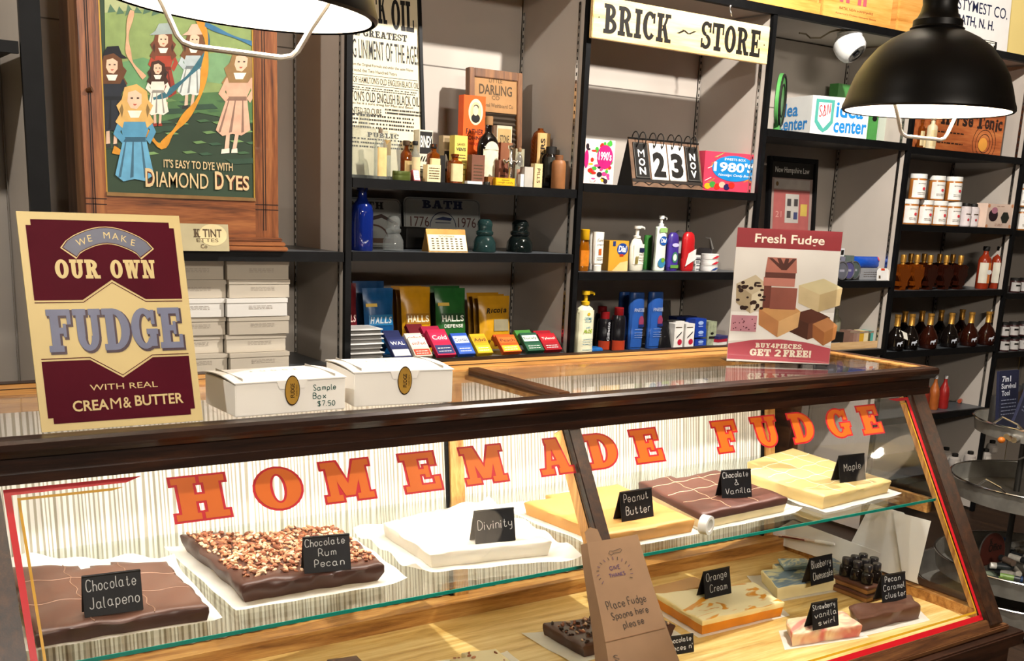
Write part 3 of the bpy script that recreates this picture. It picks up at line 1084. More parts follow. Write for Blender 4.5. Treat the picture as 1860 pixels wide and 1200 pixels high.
CH, CH2, CRE, TAN = P('#6b3a30', .4), P('#8d5246', .4), P('#d9cdb0', .4), P('#b98052', .4)
cube(.76, .69, .2, P('#5a3226', .4), P('#4a2a20', .4), P('#6b4030', .4), .3, .12)
cube(.92, .75, .12, TAN, P('#9a6038', .4), P('#a9703f', .4), .5, .1)
cube(.84, .47, .21, P('#cfc39a', .4), P('#c9b68e', .4), P('#bda77c', .4), .3, .13)
cube(.47, .68, .2, P('#c99862', .4), TAN, P('#d8ad78', .4), .45, .12)
b.rect(*(U(.37, 0)[0], U(.62, 0)[0], U(0, .59)[1], U(0, .43)[1]), CH2, .0001)
b.rect(*(U(.3, 0)[0], U(.37, 0)[0], U(0, .585)[1], U(0, .42)[1]), CH, .0001)
b.rect(*(U(.29, 0)[0], U(.59, 0)[0], U(0, .42)[1], U(0, .355)[1]), P('#b47568', .4), .0002)
b.rect(*(U(.3, 0)[0], U(.59, 0)[0], U(0, .36)[1], U(0, .315)[1]), P('#5a322a', .4), .0002)
b.poly([U(*q) for q in ((.3, .32), (.31, .21), (.585, .21), (.6, .32))], P('#a9695a', .4), .0002)
for uu in (.34, .42, .5, .57):
    b.poly([U(*q) for q in ((uu - .02, .215), (uu + .015, .215), (.5, .3), (.45, .3))], P('#4e2a22', .4), .0003)
cube(.19, .49, .155, P('#c4b69a', .4), P('#ab9a7c', .4), P('#d6ccb2', .4), .5, .14)
rnd = random.Random(5)
for k in range(26):
    u0, v0 = rnd.uniform(.06, .31), rnd.uniform(.39, .6)
    b.disc(*U(u0, v0), rnd.uniform(.004, .011), rnd.uniform(.003, .007), P('#2e1a14', .4), .0003, 7)
b.rect(*(U(.015, 0)[0], U(.26, 0)[0], U(0, .765)[1], U(0, .645)[1]), P('#c38a98', .4), .0002)
for k in range(18):
    b.disc(*U(rnd.uniform(.03, .25), rnd.uniform(.66, .755)), .0022, .0022, P('#5e2438', .4), .0004, 6)
part('fudge_picture', b, sheet_)
b = MB()
WL = P('#f3e9d6', .4, var=.02)
b.font('Fresh Fudge', .66 * w, .085 * h, *U(.505, .085), WL, .0002, bold=.018)
b.slab('BUY4PIECES,', .46 * w, .034 * h, *U(.5, .865), WL, .0002, e=.02)
b.slab('GET', .2 * w, .05 * h, *U(.32, .918), WL, .0002, e=.03)
b.slab('2', .06 * w, .05 * h, *U(.49, .918), WL, .0002, e=.03)
b.slab('FREE!', .27 * w, .05 * h, *U(.68, .918), WL, .0002, e=.03)
part('lettering', b, sheet_)

# ------------------------------------------------------------------ fudge
CHOC = P('#5c3d2f', .38, var=.16, scale=11, bump=.08, name='milk_chocolate_fudge')
CHOCD = P('#4a2f26', .35, var=.16, scale=11, bump=.08, name='dark_chocolate_fudge')
DIV = P('#cbc4b4', .5, var=.03, scale=10, bump=.2, sss=.2, name='white_divinity')
PNB = P('#bf8d4e', .45, var=.07, scale=12, bump=.2, sss=.1, name='peanut_butter_fudge')
VAN = P('#d2c298', .45, var=.05, scale=12, bump=.2, sss=.1, name='vanilla_fudge')
MPL = P('#cbb176', .45, var=.06, scale=12, bump=.2, sss=.1, name='maple_fudge')


def SWIRL(name, a, c, scale=10, dist=4, lo=.42, hi=.5):
    m, nt, bs = _new(name)
    n = _nz(nt, scale, 2, (1, 2.2, 1))
    n.inputs['Distortion'].default_value = dist
    r = _ramp(nt, n.outputs[0], [(lo, a), (hi, c)])
    nt.links.new(r.outputs[0], bs.inputs['Base Color'])
    bs.inputs['Roughness'].default_value = .42
    return m


def noise2(rnd, n=7, f=60):
    k = [(rnd.uniform(-f, f), rnd.uniform(-f, f), rnd.uniform(0, 6.28)) for _ in range(n)]
    return lambda x, y: sum(math.sin(a * x + c * y + p) for a, c, p in k) / n


def slabpts(c, zb, th):
    """world corners (back-left, back-right, front-right, front-left) of a top face seen at pixels c"""
    return [at(px, py, Z=zb + th) for px, py in c]


def fudge(name, label, cpx, zb, th, mats, seed, notch=(), score=None, group='fudge slabs in the display case', rough=.003, layer=None, nx=30, ny=24, wav=.004, taper=.006):
    """mats = (top, side) or (top, upper side, lower side)"""
    rnd = random.Random(seed)
    c = [Vector(q_) for q_ in cpx] if len(cpx[0]) == 3 else slabpts(cpx, zb, th)
    ctr = sum(c, Vector()) / 4
    org = Vector((ctr.x, ctr.y, zb))
    c = [Vector((q_.x, q_.y, zb + th)) for q_ in c]
    t = root('fudge_slab', org, label, 'fudge', group)
    nz1, nz2, nz3 = noise2(rnd), noise2(rnd, 6, 90), noise2(rnd, 6, 90)
    bl, br, fr, fl = [p - org for p in c]

    def pos(i, j):
        u, v = i / nx, j / ny            # v = 0 front
        p = (fl * (1 - u) + fr * u) * (1 - v) + (bl * (1 - u) + br * u) * v
        return p

    keep = [[True] * ny for _ in range(nx)]
    for (u0, u1, v0, v1) in notch:
        for i in range(nx):
            for j in range(ny):
                if u0 <= (i + .5) / nx <= u1 and v0 <= (j + .5) / ny <= v1:
                    keep[i][j] = False

    def k(i, j):
        return 0 <= i < nx and 0 <= j < ny and keep[i][j]
    idx, vs = {}, []

    def vert(i, j, lev):
        key = (i, j, lev)
        if key in idx:
            return idx[key]
        p = pos(i, j)
        x, y = p.x, p.y
        bd = not (k(i, j) and k(i - 1, j) and k(i, j - 1) and k(i - 1, j - 1))
        if bd:
            d = Vector((x, y)).normalized()
            q = {0: nz2(x, y) * wav - .002, 1: nz2(x, y) * wav + .0015, 2: nz3(x, y) * wav * .6 - .001, 3: nz3(x, y) * wav * .5 - taper}[lev]
            x, y = x + d.x * q, y + d.y * q
        z = {0: th + nz1(x, y) * rough - (.0025 if bd else 0), 1: th - .006 + nz1(x, y) * rough, 2: th * (layer or .5) + nz3(x, y) * .001, 3: 0}[lev]
        vs.append((x, y, z))
        idx[key] = len(vs) - 1
        return idx[key]
    ft, fu, flw = [], [], []
    for i in range(nx):
        for j in range(ny):
            if not keep[i][j]:
                continue
            ft.append((vert(i, j, 0), vert(i + 1, j, 0), vert(i + 1, j + 1, 0), vert(i, j + 1, 0)))
            for (di, dj, a, b_) in ((0, -1, (i, j), (i + 1, j)), (1, 0, (i + 1, j), (i + 1, j + 1)), (0, 1, (i + 1, j + 1), (i, j + 1)), (-1, 0, (i, j + 1), (i, j))):
                if not k(i + di, j + dj):
                    for l in (0, 1):
                        fu.append((vert(*a, l + 1), vert(*b_, l + 1), vert(*b_, l), vert(*a, l)))
                    flw.append((vert(*a, 3), vert(*b_, 3), vert(*b_, 2), vert(*a, 2)))
    mb = MB()
    mb.add(vs, ft, mats[0])
    mb.f += fu; mb.m += [mb.mi(mats[1])] * len(fu)
    mb.f += flw; mb.m += [mb.mi(mats[-1])] * len(flw)
    part('block', mb, t, smooth=55)

    def ztop(x, y):
        return th + nz1(x, y) * rough
    if score:
        m, us, vs_ = score
        sb = MB()
        for kind, vals in (('u', us), ('v', vs_)):
            for q in vals:
                L = []
                for s in range(25):
                    s_ = .02 + .96 * s / 24
                    u, v = (q + .012 * math.sin(s * 1.3 + q * 9), s_) if kind == 'u' else (s_, q + .012 * math.sin(s * 1.1 + q * 7))
                    if any(a - .02 <= u <= b_ + .02 and c_ - .02 <= v <= d_ + .02 for a, b_, c_, d_ in notch):
                        if len(L) > 1:
                            sb.tube(L, .0011, m, 5)
                        L = []
                        continue
                    p = pos(u * nx, v * ny)
                    L.append((p.x, p.y, ztop(p.x, p.y) - .0002))
                if len(L) > 1:
                    sb.tube(L, .0011, m, 5)
        part('score_lines', sb, t, smooth=True)
    return t, c, pos, ztop, keep, nx, ny


WAX = None


def wax():
    m, nt, bs = _new('wax_paper')
    n = _nz(nt, 25)
    r = _ramp(nt, n.outputs[0], [(.3, '#ece8dd'), (.7, '#faf8f0')])
    nt.links.new(r.outputs[0], bs.inputs['Base Color'])
    bs.inputs['Roughness'].default_value = .45
    tl_ = nt.nodes.new('ShaderNodeBsdfTranslucent')
    tl_.inputs[0].default_value = (.9, .88, .8, 1)
    mix = nt.nodes.new('ShaderNodeMixShader'); mix.inputs[0].default_value = .3
    out = nt.nodes['Material Output']
    nt.links.new(bs.outputs[0], mix.inputs[1]); nt.links.new(tl_.outputs[0], mix.inputs[2]); nt.links.new(mix.outputs[0], out.inputs[0])
    return m


WAX = wax()


def paper(label, c, zb, ex=(.05, .05, .05, .05), curl=.012, seed=1, flat=()):
    """sheet under a slab; ex = how far it shows beyond back, right, front, left"""
    rnd = random.Random(seed)
    nz = noise2(rnd, 6, 45)
    ctr = sum(c, Vector()) / 4
    bl, br, fr, fl = [p - Vector((ctr.x, ctr.y, p.z)) for p in c]
    nx = ny = 22
    vs = []
    W, D = (br - bl).length, (bl - fl).length
    for j in range(ny + 1):
        for i in range(nx + 1):
            u = -ex[3] / W + (1 + (ex[3] + ex[1]) / W) * i / nx
            v = -ex[2] / D + (1 + (ex[0] + ex[2]) / D) * j / ny
            p = (fl * (1 - u) + fr * u) * (1 - v) + (bl * (1 - u) + br * u) * v
            du, dv = max(-u, u - 1, 0) * W, max(-v, v - 1, 0) * D
            d = math.hypot(du, dv)
            edge = i in (0, nx) or j in (0, ny)
            z = .0006 + (max(0, d - .012) / .04) ** 1.3 * curl * (.55 + .8 * nz(p.x * 1.3, p.y * 1.3))
            z = max(z, .0006)
            q = nz(p.x + 3, p.y) * .012 if edge else 0
            vs.append((p.x * (1 + q), p.y * (1 + q), z))
    n = nx + 1
    mb = MB()
    mb.add(vs, [(j * n + i, j * n + i + 1, (j + 1) * n + i + 1, (j + 1) * n + i) for j in range(ny) for i in range(nx)], WAX)
    return solo('wax_paper', mb, (ctr.x, ctr.y, zb), label, 'paper', 'wax papers under the fudge', smooth=True)


CHALKB = P('#15161a', .45, var=.2, scale=20, name='chalkboard')
CHALK = P('#c9c9c6', .8, var=.1, name='chalk')


def chalk_sign(label, blp, brp, tlp, zb, lines, dim=1.0, cat='sign'):
    p0, p1 = at(*blp, Z=zb), at(*brp, Z=zb)
    W = (p1 - p0).length
    rz = math.atan2(p1.y - p0.y, p1.x - p0.x)
    H = zat(tlp[0], tlp[1], p0.y + .01) - zb
    tilt = math.radians(13)
    t = root('chalkboard_sign', p0, label, cat, 'chalkboard flavour signs', rz)
    L = H / math.cos(tilt)
    b = MB(); b.M = FACE(0, 0, 0, tilt); b.box(0, W, 0, L, -.0025, 0, CHALKB); fp_ = part('front_panel', b, t, bevel=.0008)
    b = MB(); b.M = Matrix.Translation((0, 2 * H * math.tan(tilt) + .0003, 0)) @ FACE(0, 0, 0, -tilt); b.box(0, W, 0, L - .001, 0, .0024, CHALKB); part('back_panel', b, t)
    b = MB(); b.M = FACE(0, -.0004, 0, tilt)
    n = len(lines)
    for i, s in enumerate(lines):
        hh = L * (.34 if n <= 2 else .25)
        y = L * (.72 - .42 * i) if n == 2 else (L * .52 if n == 1 else L * (.8 - .285 * i))
        wd = min(W * .84, W * .125 * len(s))
        b.hand(s, wd, hh, W * .5 + (W * .04 * (i - (n - 1) / 2)), y, CHALK, t=.0017, slope=.03)
    part('chalk_lettering', b, fp_)
    return t


zg = ZG + .0016
zd = ZD + .0016
T = .04
PALEC = P('#9a6f52', .5, var=.1)
f1 = fudge('x', 'milk chocolate fudge slab at the left end of the glass shelf with scored squares', [(12, 1029), (305, 1015), (378, 1097), (64, 1146)], zg, .034, (CHOC, CHOCD), 11, notch=[(.42, .5, .9, 1.1), (.5, .62, .94, 1.1)], score=(P('#8f6f5a', .5, var=.1), (.33, .68), (.38, .72)), rough=.006, wav=.014)
paper('wax paper under the chocolate jalapeno slab at the left end', f1[1], ZG + .0003, (.09, .03, .005, .02), .016, 2)
chalk_sign('chalkboard sign reading Chocolate Jalapeno', (154, 1122), (261, 1107), (149, 1048), zg + .034, ['Chocolate', 'Jalapeno'])
f2 = fudge('x', 'dark chocolate fudge slab topped with chopped pecans', [(328, 968), (612, 955), (700, 1022), (440, 1062)], zg, .043, (CHOCD, CHOCD), 12, notch=[(.28, .62, .92, 1.1)], rough=.007, wav=.012, taper=.016)
paper('wax paper under the chocolate rum pecan slab', f2[1], ZG + .0003, (.03, .05, .035, .03), .012, 3)
chalk_sign('chalkboard sign reading Chocolate Rum Pecan', (553, 1042), (638, 1034), (548, 977), zg + .045, ['Chocolate', 'Rum', 'Pecan'])


def nuts(t, fu, n, seed, size, mats, vmin=.06, umax=.97):
    rnd = random.Random(seed)
    _, c, pos, ztop, keep, nx, ny = fu
    mb = MB()
    made = 0
    while made < n:
        u, v = rnd.uniform(.03, umax), vmin + (.97 - vmin) * rnd.random() ** .85
        if not keep[min(nx - 1, int(u * nx))][min(ny - 1, int(v * ny))]:
            continue
        p = pos(u * nx, v * ny)
        s = size * rnd.uniform(.6, 1.25)
        mb.M = Matrix.Translation((p.x, p.y, ztop(p.x, p.y) + s * rnd.uniform(.05, .4))) @ Matrix.Rotation(rnd.uniform(0, 6.28), 4, 'Z') @ Matrix.Rotation(rnd.uniform(-.7, .7), 4, 'X') @ Matrix.Rotation(rnd.uniform(-.5, .5), 4, 'Y')
        m = rnd.choice(mats)
        prof = [(.0005, -.35 * s), (.34 * s, -.2 * s), (.42 * s, 0), (.3 * s, .22 * s), (.0005, .3 * s)]
        mb.lathe(prof, m, 7, 1.5 * rnd.uniform(.8, 1.2), .75)
        made += 1
    mb.M = Matrix.Identity(4)
    return mb


NUT = [P('#8f5538', .5, var=.2), P('#a9714f', .5, var=.2), P('#cda987', .5, var=.15), P('#70402a', .5, var=.2), P('#b5845f', .5, var=.2)]
part('pecan_topping', nuts(None, f2, 1150, 4, .0115, NUT, .08), f2[0], label='chopped brown pecans', kind='stuff', smooth=True)
f3 = fudge('x', 'white divinity fudge slab in the middle of the glass shelf', [(692, 944), (878, 908), (1001, 980), (783, 1002)], zg, .04, (DIV, DIV), 13, notch=[(0, .18, .94, 1.1)], rough=.003, wav=.008)
paper('large wax paper under the white divinity slab', f3[1], ZG + .0003, (.05, .06, .04, .06), .02, 5)
chalk_sign('chalkboard sign reading Divinity', (864, 989), (937, 981), (861, 929), zg + .04, ['Divinity'])
f4 = fudge('x', 'tan peanut butter fudge slab behind the centre bar', [(941, 905), (1122, 877), (1262, 941), (1104, 968)], zg, .038, (PNB, PNB), 14, notch=[(0, .28, .9, 1.1)], rough=.002)
paper('wax paper under the peanut butter slab', f4[1], ZG + .0003, (.06, .02, .02, .03), .014, 6)
chalk_sign('chalkboard sign reading Peanut Butter', (1130, 948), (1188, 938), (1124, 895), zg + .038, ['Peanut', 'Butter'])
f5 = fudge('x', 'two-layer fudge slab, chocolate over pale vanilla, with pale score lines', [(1160, 874), (1290, 848), (1431, 901), (1277, 932)], zg, .046, (P('#5a382f', .4, var=.14, scale=14, bump=.25), P('#4e3029', .4, var=.12), VAN), 15, layer=.5, notch=[(.45, 1.1, .9, 1.1)], score=(P('#d0a888', .5), (.33, .66), (.3, .55, .8)), wav=.006)
paper('wax paper under the two-layer chocolate and vanilla slab', f5[1], ZG + .0003, (.04, .05, .02, .006), .016, 7)
chalk_sign('chalkboard sign reading Chocolate and Vanilla', (1312, 906), (1366, 902), (1312, 855), zg + .046, ['Chocolate', '&', 'Vanilla'])
f6 = fudge('x', 'pale yellow maple fudge slab scored in squares at the right end', [(1326, 846), (1440, 812), (1618, 871), (1497, 900)], zg, .042, (MPL, MPL), 16, notch=[(0, .25, .86, 1.1)], score=(P('#f6ecca', .5), (.25, .5, .75), (.2, .4, .6, .8)), rough=.002)
paper('wax paper under the maple slab', f6[1], ZG + .0003, (.02, .03, .03, .03), .02, 8)
chalk_sign('chalkboard sign reading Maple', (1526, 877), (1573, 871), (1523, 829), zg + .042, ['Maple'])
# lower deck
f7 = fudge('x', 'orange and cream swirled fudge slab on the lower deck', [(1191, 1076), (1372, 1055), (1424, 1092), (1276, 1126)], zd, .046, (SWIRL('orange_cream_swirl', '#eddfb2', '#dc9426', 5, 2.5, .52, .58), P('#efd99a', .45, var=.06), P('#dd8a22', .45, var=.1)), 17, layer=.62, wav=.006)
paper('wax paper under the orange cream slab', f7[1], ZD + .0003, (.03, .03, .01, .02), .01, 9)
fx = fudge('x', 'small orange fudge piece behind the brown paper bag', [(1170, 1068), (1262, 1046), (1300, 1060), (1196, 1082)], zd, .04, (PNB, P('#dd9a32', .45)), 27)
chalk_sign('chalkboard sign reading Orange Cream', (1281, 1088), (1329, 1077), (1273, 1041), zd + .046, ['Orange', 'Cream'])
f8 = fudge('x', 'blue-grey swirled cheesecake fudge slab on the lower deck', [(1376, 1026), (1512, 1010), (1566, 1041), (1413, 1066)], zd, .044, (SWIRL('blueberry_swirl', '#d2cda4', '#71899a', 6, 2.5, .4, .5), P('#e4d7a4', .45, var=.06)), 18, notch=[(.0, .2, .8, 1.1)])
b_ = fudge('x', 'small blue-grey fudge piece lying on the blueberry slab', [(1413, 1012), (1466, 1012), (1472, 1024), (1424, 1027)], zd + .046, .018, (SWIRL('blueberry_swirl_piece', '#d8d3a8', '#7f97a4', 16, 3, .4, .52), P('#8fa0a0', .45)), 19, nx=10, ny=8, wav=.002)
paper('wax paper under the blue-grey slab', f8[1], ZD + .0003, (.02, .004, .012, .03), .012, 10)
chalk_sign('chalkboard sign reading Blueberry Cheesecake', (1474, 1064), (1515, 1054), (1472, 1016), zd + .045, ['Blueberry', 'Cheesecake'])
f9 = fudge('x', 'pink and white swirled fudge piece at the front of the lower deck', [(1428, 1122), (1530, 1107), (1566, 1132), (1440, 1150)], zd, .04, (SWIRL('strawberry_swirl', '#e6d2ac', '#cf8476', 6, 2, .45, .62), SWIRL('strawberry_side', '#e2c8a0', '#c96c60', 7, 2, .38, .6)), 20, wav=.008, nx=20, ny=16)
paper('wax paper under the pink and white piece', f9[1], ZD + .0003, (.01, .02, .012, .02), .004, 11)
chalk_sign('chalkboard sign reading Strawberry vanilla swirl', (1477, 1145), (1524, 1135), (1471, 1098), zd + .041, ['Strawberry', 'vanilla', 'swirl'])
f10 = fudge('x', 'lumpy milk chocolate pecan caramel piece at the right of the lower deck', [(1546, 1100), (1655, 1078), (1674, 1097), (1562, 1122)], zd, .046, (CHOC, CHOC), 21, wav=.016, rough=.012, nx=20, ny=16)
paper('wax paper under the pecan caramel piece', f10[1], ZD + .0003, (.0, .03, .03, .01), .004, 12)
chalk_sign('chalkboard sign reading Pecan Caramel cluster', (1603, 1096), (1647, 1088), (1600, 1047), zd + .04, ['Pecan', 'Caramel', 'cluster'])
pb_ = at(1574, 1058, Z=zd + .0555)
for k in range(2):
    fudge('x', ['layered brown fudge bar at the bottom of the stack behind the pecan caramel sign', 'layered brown fudge bar on top of the stack behind the pecan caramel sign'][k], [(pb_.x + a_, pb_.y + c_, 0) for a_, c_ in ((-.026, .112), (.106, .112), (.106, -.026), (-.026, -.026))], zd + .027 * k, .026, (CHOC, P('#5b3528', .4), P('#9a7048', .4)), 30 + k, nx=10, ny=8, wav=.003, rough=.001)
f11 = fudge('x', 'chocolate fudge slab topped with chopped nuts behind the paper bag', [(986, 1130), (1186, 1108), (1225, 1133), (1060, 1172)], zd, .036, (CHOCD, CHOCD), 22, wav=.006)
part('nut_topping', nuts(None, f11, 170, 6, .012, [NUT[0], P('#3a2218', .4), P('#2b1812', .4), NUT[2]], .03), f11[0], label='chopped nuts', kind='stuff', smooth=True)
paper('wax paper under the nut-topped slab', f11[1], ZD + .0003, (.02, .03, .02, .05), .006, 13)
chalk_sign('chalkboard sign reading Chocolate pieces at the bottom edge', (1211, 1191), (1261, 1183), (1206, 1158), zd, ['Chocolate', "pieces n'"])
f12 = fudge('x', 'small brown fudge piece at the bottom edge of the photo', [(594, 1195), (648, 1187), (680, 1222), (615, 1235)], zd, .03, (CHOC, CHOC), 23, nx=12, ny=10)
paper('wax paper under the small brown piece', f12[1], ZD + .0003, (.0, .04, .02, .02), .012, 14)
f13 = fudge('x', 'cream fudge slab with nuts at the bottom edge of the photo', [(812, 1186), (900, 1176), (960, 1222), (850, 1240)], zd, .034, (VAN, VAN), 24, notch=[(0, .3, .85, 1.1)])
part('nut_topping', nuts(None, f13, 12, 8, .01, [NUT[0], NUT[1]], .3), f13[0], label='scattered nuts', kind='stuff', smooth=True)
paper('wax paper under the cream slab', f13[1], ZD + .0003, (.03, .05, .03, .05), .012, 15)

# roll of tape on the glass shelf
p = at(1292, 978, Z=ZG) + Vector((.012, .035, 0))
b = MB(); b.M = Matrix.Translation((0, 0, .026)) @ Matrix.Rotation(.35, 4, 'Z') @ Matrix.Rotation(PI / 2, 4, 'X')
b.lathe([(.017, -.012), (.026, -.012), (.026, .012), (.017, .012), (.017, -.012)], P('#e8e6e0', .3, var=.03), 28)
solo('tape_roll', b, (p.x, p.y, ZG + .001), 'white roll of tape standing on the glass shelf beside the two-layer slab', 'tape', smooth=40)

# brown paper bag hung on the centre bar
KRAFT = P('#785c42', .75, var=.08, scale=9, bump=.1, name='kraft_paper')
PENB, PENP = P('#33291f', .7), P('#4b3348', .7)
q = [gl(1047, 985), gl(1146, 982), gl(1207, 1204), gl(1066, 1204)]
bx0, bx1 = min(q[0][0], q[3][0]), max(q[1][0], q[2][0])
by1 = (q[0][1] + q[1][1]) / 2
by0 = (q[2][1] + q[3][1]) / 2 - .03
M = GM(.0165)
M = M @ Matrix.Translation((bx0, by0, 0))
bw, bh = bx1 - bx0, by1 - by0
bag = rooted('paper_bag', M, 'brown paper bag hung on the centre bar for fudge spoons', 'paper bag')
b = MB()
wt, wb = q[1][0] - q[0][0], bw
n = 10
fr, bk = [], []
for j in range(n + 1):
    t = j / n
    d = .012 + .028 * (1 - t) ** 1.2
    x0 = (q[3][0] * (1 - t) + q[0][0] * t) - bx0 + .003 * math.sin(t * 5)
    x1 = (q[2][0] * (1 - t) + q[1][0] * t) - bx0 - .003 * math.sin(t * 4)
    fr.append([(x0 + .012 * (1 if True else 0), bh * t, d), (x1, bh * t, d)])
    bk.append([(x0, bh * t, .0005), (x1 + .002, bh * t, .0005)])
vs = []
for j in range(n + 1):
    vs += [fr[j][0], fr[j][1], bk[j][1], bk[j][0]]
fs = []
for j in range(n):
    for k_ in range(4):
        fs.append((4 * j + k_, 4 * j + (k_ + 1) % 4, 4 * j + 4 + (k_ + 1) % 4, 4 * j + 4 + k_))
fs.append((0, 3, 2, 1))
b.add(vs, fs, KRAFT)
kx_ = q[0][0] - bx0 - .012
b.M = b.M @ Matrix.Translation((kx_, 0, 0))
b.poly([(.028, bh, .0015), (.075, bh, .0015), (.07, bh + .03, .0015), (.05, bh + .038, .0015), (.03, bh + .028, .0015)], KRAFT)
b.M = Matrix.Identity(4)
part('bag', b, bag)


def bz(y):
    return .012 + .028 * (1 - y / bh) ** 1.2 + .0008


b = MB()
cx_ = bw * .54
FL = Matrix.Identity(4)
for s, wd, y, hh, m in (('GIVE', .03, .78, .011, PENP), ('THANKS', .048, .725, .011, PENP)):
    sl = (bz(bh * (y + .03)) - bz(bh * (y - .03))) / (bh * .06)
    b.M = Matrix.Translation((cx_, bh * y, bz(bh * y))) @ Matrix.Rotation(math.atan(sl), 4, 'X')
    b.hand(s, wd, hh, .006, 0, m, t=.0019)
for k_ in range(16):
    a = math.radians(-30 + 240 * k_ / 15)
    y = .745 + .11 * math.sin(a)
    x = cx_ + .05 * math.cos(a)
    b.M = Matrix.Translation((x, bh * y, bz(bh * y) + .001))
    b.band([(-.004 * math.cos(a + .4), -.004 * math.sin(a + .4)), (.004 * math.cos(a), .004 * math.sin(a))], .0018, PENP if k_ % 2 else PENB, 0)
b.M = Matrix.Translation((cx_ + .018, bh * .9, bz(bh * .9) + .001)) @ Matrix.Rotation(.1, 4, 'Z')
b.band([(-.018, 0), (-.012, .005), (-.004, .002), (.02, .003), (.024, -.001), (.018, -.005), (-.004, -.003), (-.012, -.006), (-.018, 0)], .0014, PENB)
part('drawn_wreath', b, bag, label='purple hand-drawn wreath and words')
b = MB()
for s, wd, y, hh, m in (('Place Fudge', .118, .515, .024, PENB), ('Spoons here', .11, .43, .021, PENB), ('please', .062, .355, .021, PENB)):
    sl = (bz(bh * (y + .03)) - bz(bh * (y - .03))) / (bh * .06)
    b.M = Matrix.Translation((cx_, bh * y, bz(bh * y))) @ Matrix.Rotation(math.atan(sl), 4, 'X')
    b.hand(s, wd, hh, .006, 0, m, t=.0019)
b.M = Matrix.Translation((.045, bh * .13, bz(bh * .13) + .002)) @ Matrix.Rotation(-.25, 4, 'X')
b.hand('S', .013, .016, 0, .004, PENB, t=.0016)
b.band([(-.008, -.01), (-.003, -.01)], .002, PENB)
b.band([(.003, -.01), (.008, -.01)], .002, PENB)
b.M = Matrix.Identity(4)
b.box(.03, bw * .96, bh * .27, bh * .274, bz(bh * .27) - .002, bz(bh * .27) + .0008, P('#7a583c', .8))
part('handwriting', b, bag)

# papers and pen propped against the right end of the case
for nm, poly_, x, lab in (('paper_sheet', [(1582, 914), (1642, 931), (1668, 1060), (1532, 1012)], 2.95, 'white sheet leaning on the end glass, furthest left of two'), ('paper_sheet', [(1622, 928), (1691, 946), (1664, 1058), (1640, 1050)], 2.944, 'white sheet with a printed box leaning on the end glass, nearest the corner stile'),
                          ('envelope', [(1400, 966), (1440, 944), (1600, 1004), (1560, 1036), (1402, 984)], 2.938, 'long white envelope under the pen at the right end of the case')):
    pts = [at(px, py, X=x) for px, py in poly_]
    zmin = min(p_.z for p_ in pts)
    b = MB()
    o0 = pts[-1]
    loc = Vector((x, o0.y, zmin))
    vs = [p_ - loc for p_ in pts]
    n = len(vs)
    b.add([tuple(v) for v in vs] + [(v.x + .0008, v.y, v.z) for v in vs], [tuple(range(n)), tuple(range(2 * n - 1, n - 1, -1))] + [(i, (i + 1) % n, (i + 1) % n + n, i + n) for i in range(n)], P('#e6e4e2', .7, var=.02))
    solo(nm, b, loc, lab, 'paper')
p0, p1 = at(1412, 971, X=2.93), at(1516, 988, X=2.93)
pn = root('marker_pen', p0, 'white marker pen with red stripe lying on the envelope', 'pen')
v = p1 - p0
b = MB(); b.tube([(0, 0, 0), v * .68], .005, P('#d9c7bd', .4), 10); b.tube([(0, -.001, 0), v * .5 + Vector((-.001, 0, -.0015))], .0048, P('#7a2a24', .4), 10); part('barrel', b, pn, smooth=True)
b = MB(); b.tube([v * .68, v * .97, v], [.0062, .0062, .004], P('#efece8', .4), 10); part('cap', b, pn, smooth=True)
# little dark bottles standing behind the pecan caramel piece
DARKG = GLASS('dark_bottle_glass', '#3a2a26', .9, .05, .75, '#17100e')
bt = [(0, 2), (1, 2), (2, 2), (2, 1), (0, 1), (1, 1), (0, 0), (1, 0)]
src = None
for k_, (px, py) in enumerate(bt):
    zb_ = zd + .0555
    p = Vector((pb_.x + .041 * px, pb_.y + .042 * py, zb_))
    lab = 'small dark bottle in the cluster by the end glass, ' + ['leftmost of the back row', 'middle of the back row', 'rightmost of the back row', 'rightmost of the middle row', 'leftmost of the middle row', 'centre of the middle row', 'left one of the front row', 'right one of the front row'][k_]
    if src is None:
        src = root('mini_bottle', (p.x, p.y, zb_), lab, 'bottle', 'small dark bottles in the case')
        b = MB(); b.lathe([(.001, 0), (.0185, 0), (.0195, .003), (.0195, .026), (.017, .034), (.011, .038), (.011, .041)], DARKG, 14); part('body', b, src, smooth=40)
        b = MB(); b.lathe([(.0135, .038), (.0145, .04), (.0145, .057), (.013, .059), (.001, .059)], P('#2a282c', .2, var=.1, spec=.6), 14); part('cap', b, src, smooth=40)
    else:
        c_ = copy_tree(src); c_.location = (p.x, p.y, zb_); c_['label'] = lab
# ------------------------------------------------------------------ goods on the shelves


def sbox(name, label, cat, xl, xr, yt, Y, z, dep, mat, draw=None, group=None, rz=0.0, tilt=0.0, bevel=0.0, edge=None):
    x0, x1 = xat(xl, Y, z), xat(xr, Y, z)
    w = x1 - x0
    h = zat((xl + xr) / 2, yt, Y) - z
    b = MB(); b.box(0, w, 0, dep, .0004, h, mat)
    if edge:
        b.box(-.0005, w + .0005, -.0004, dep + .0004, h, h + .002, edge)
    if draw:
        b.M = FACE(0, -.0007, 0)
        draw(b, w, h)
    return solo(name, b, (x0, Y, z), label, cat, group, rot=(-tilt, 0, rz), bevel=0)


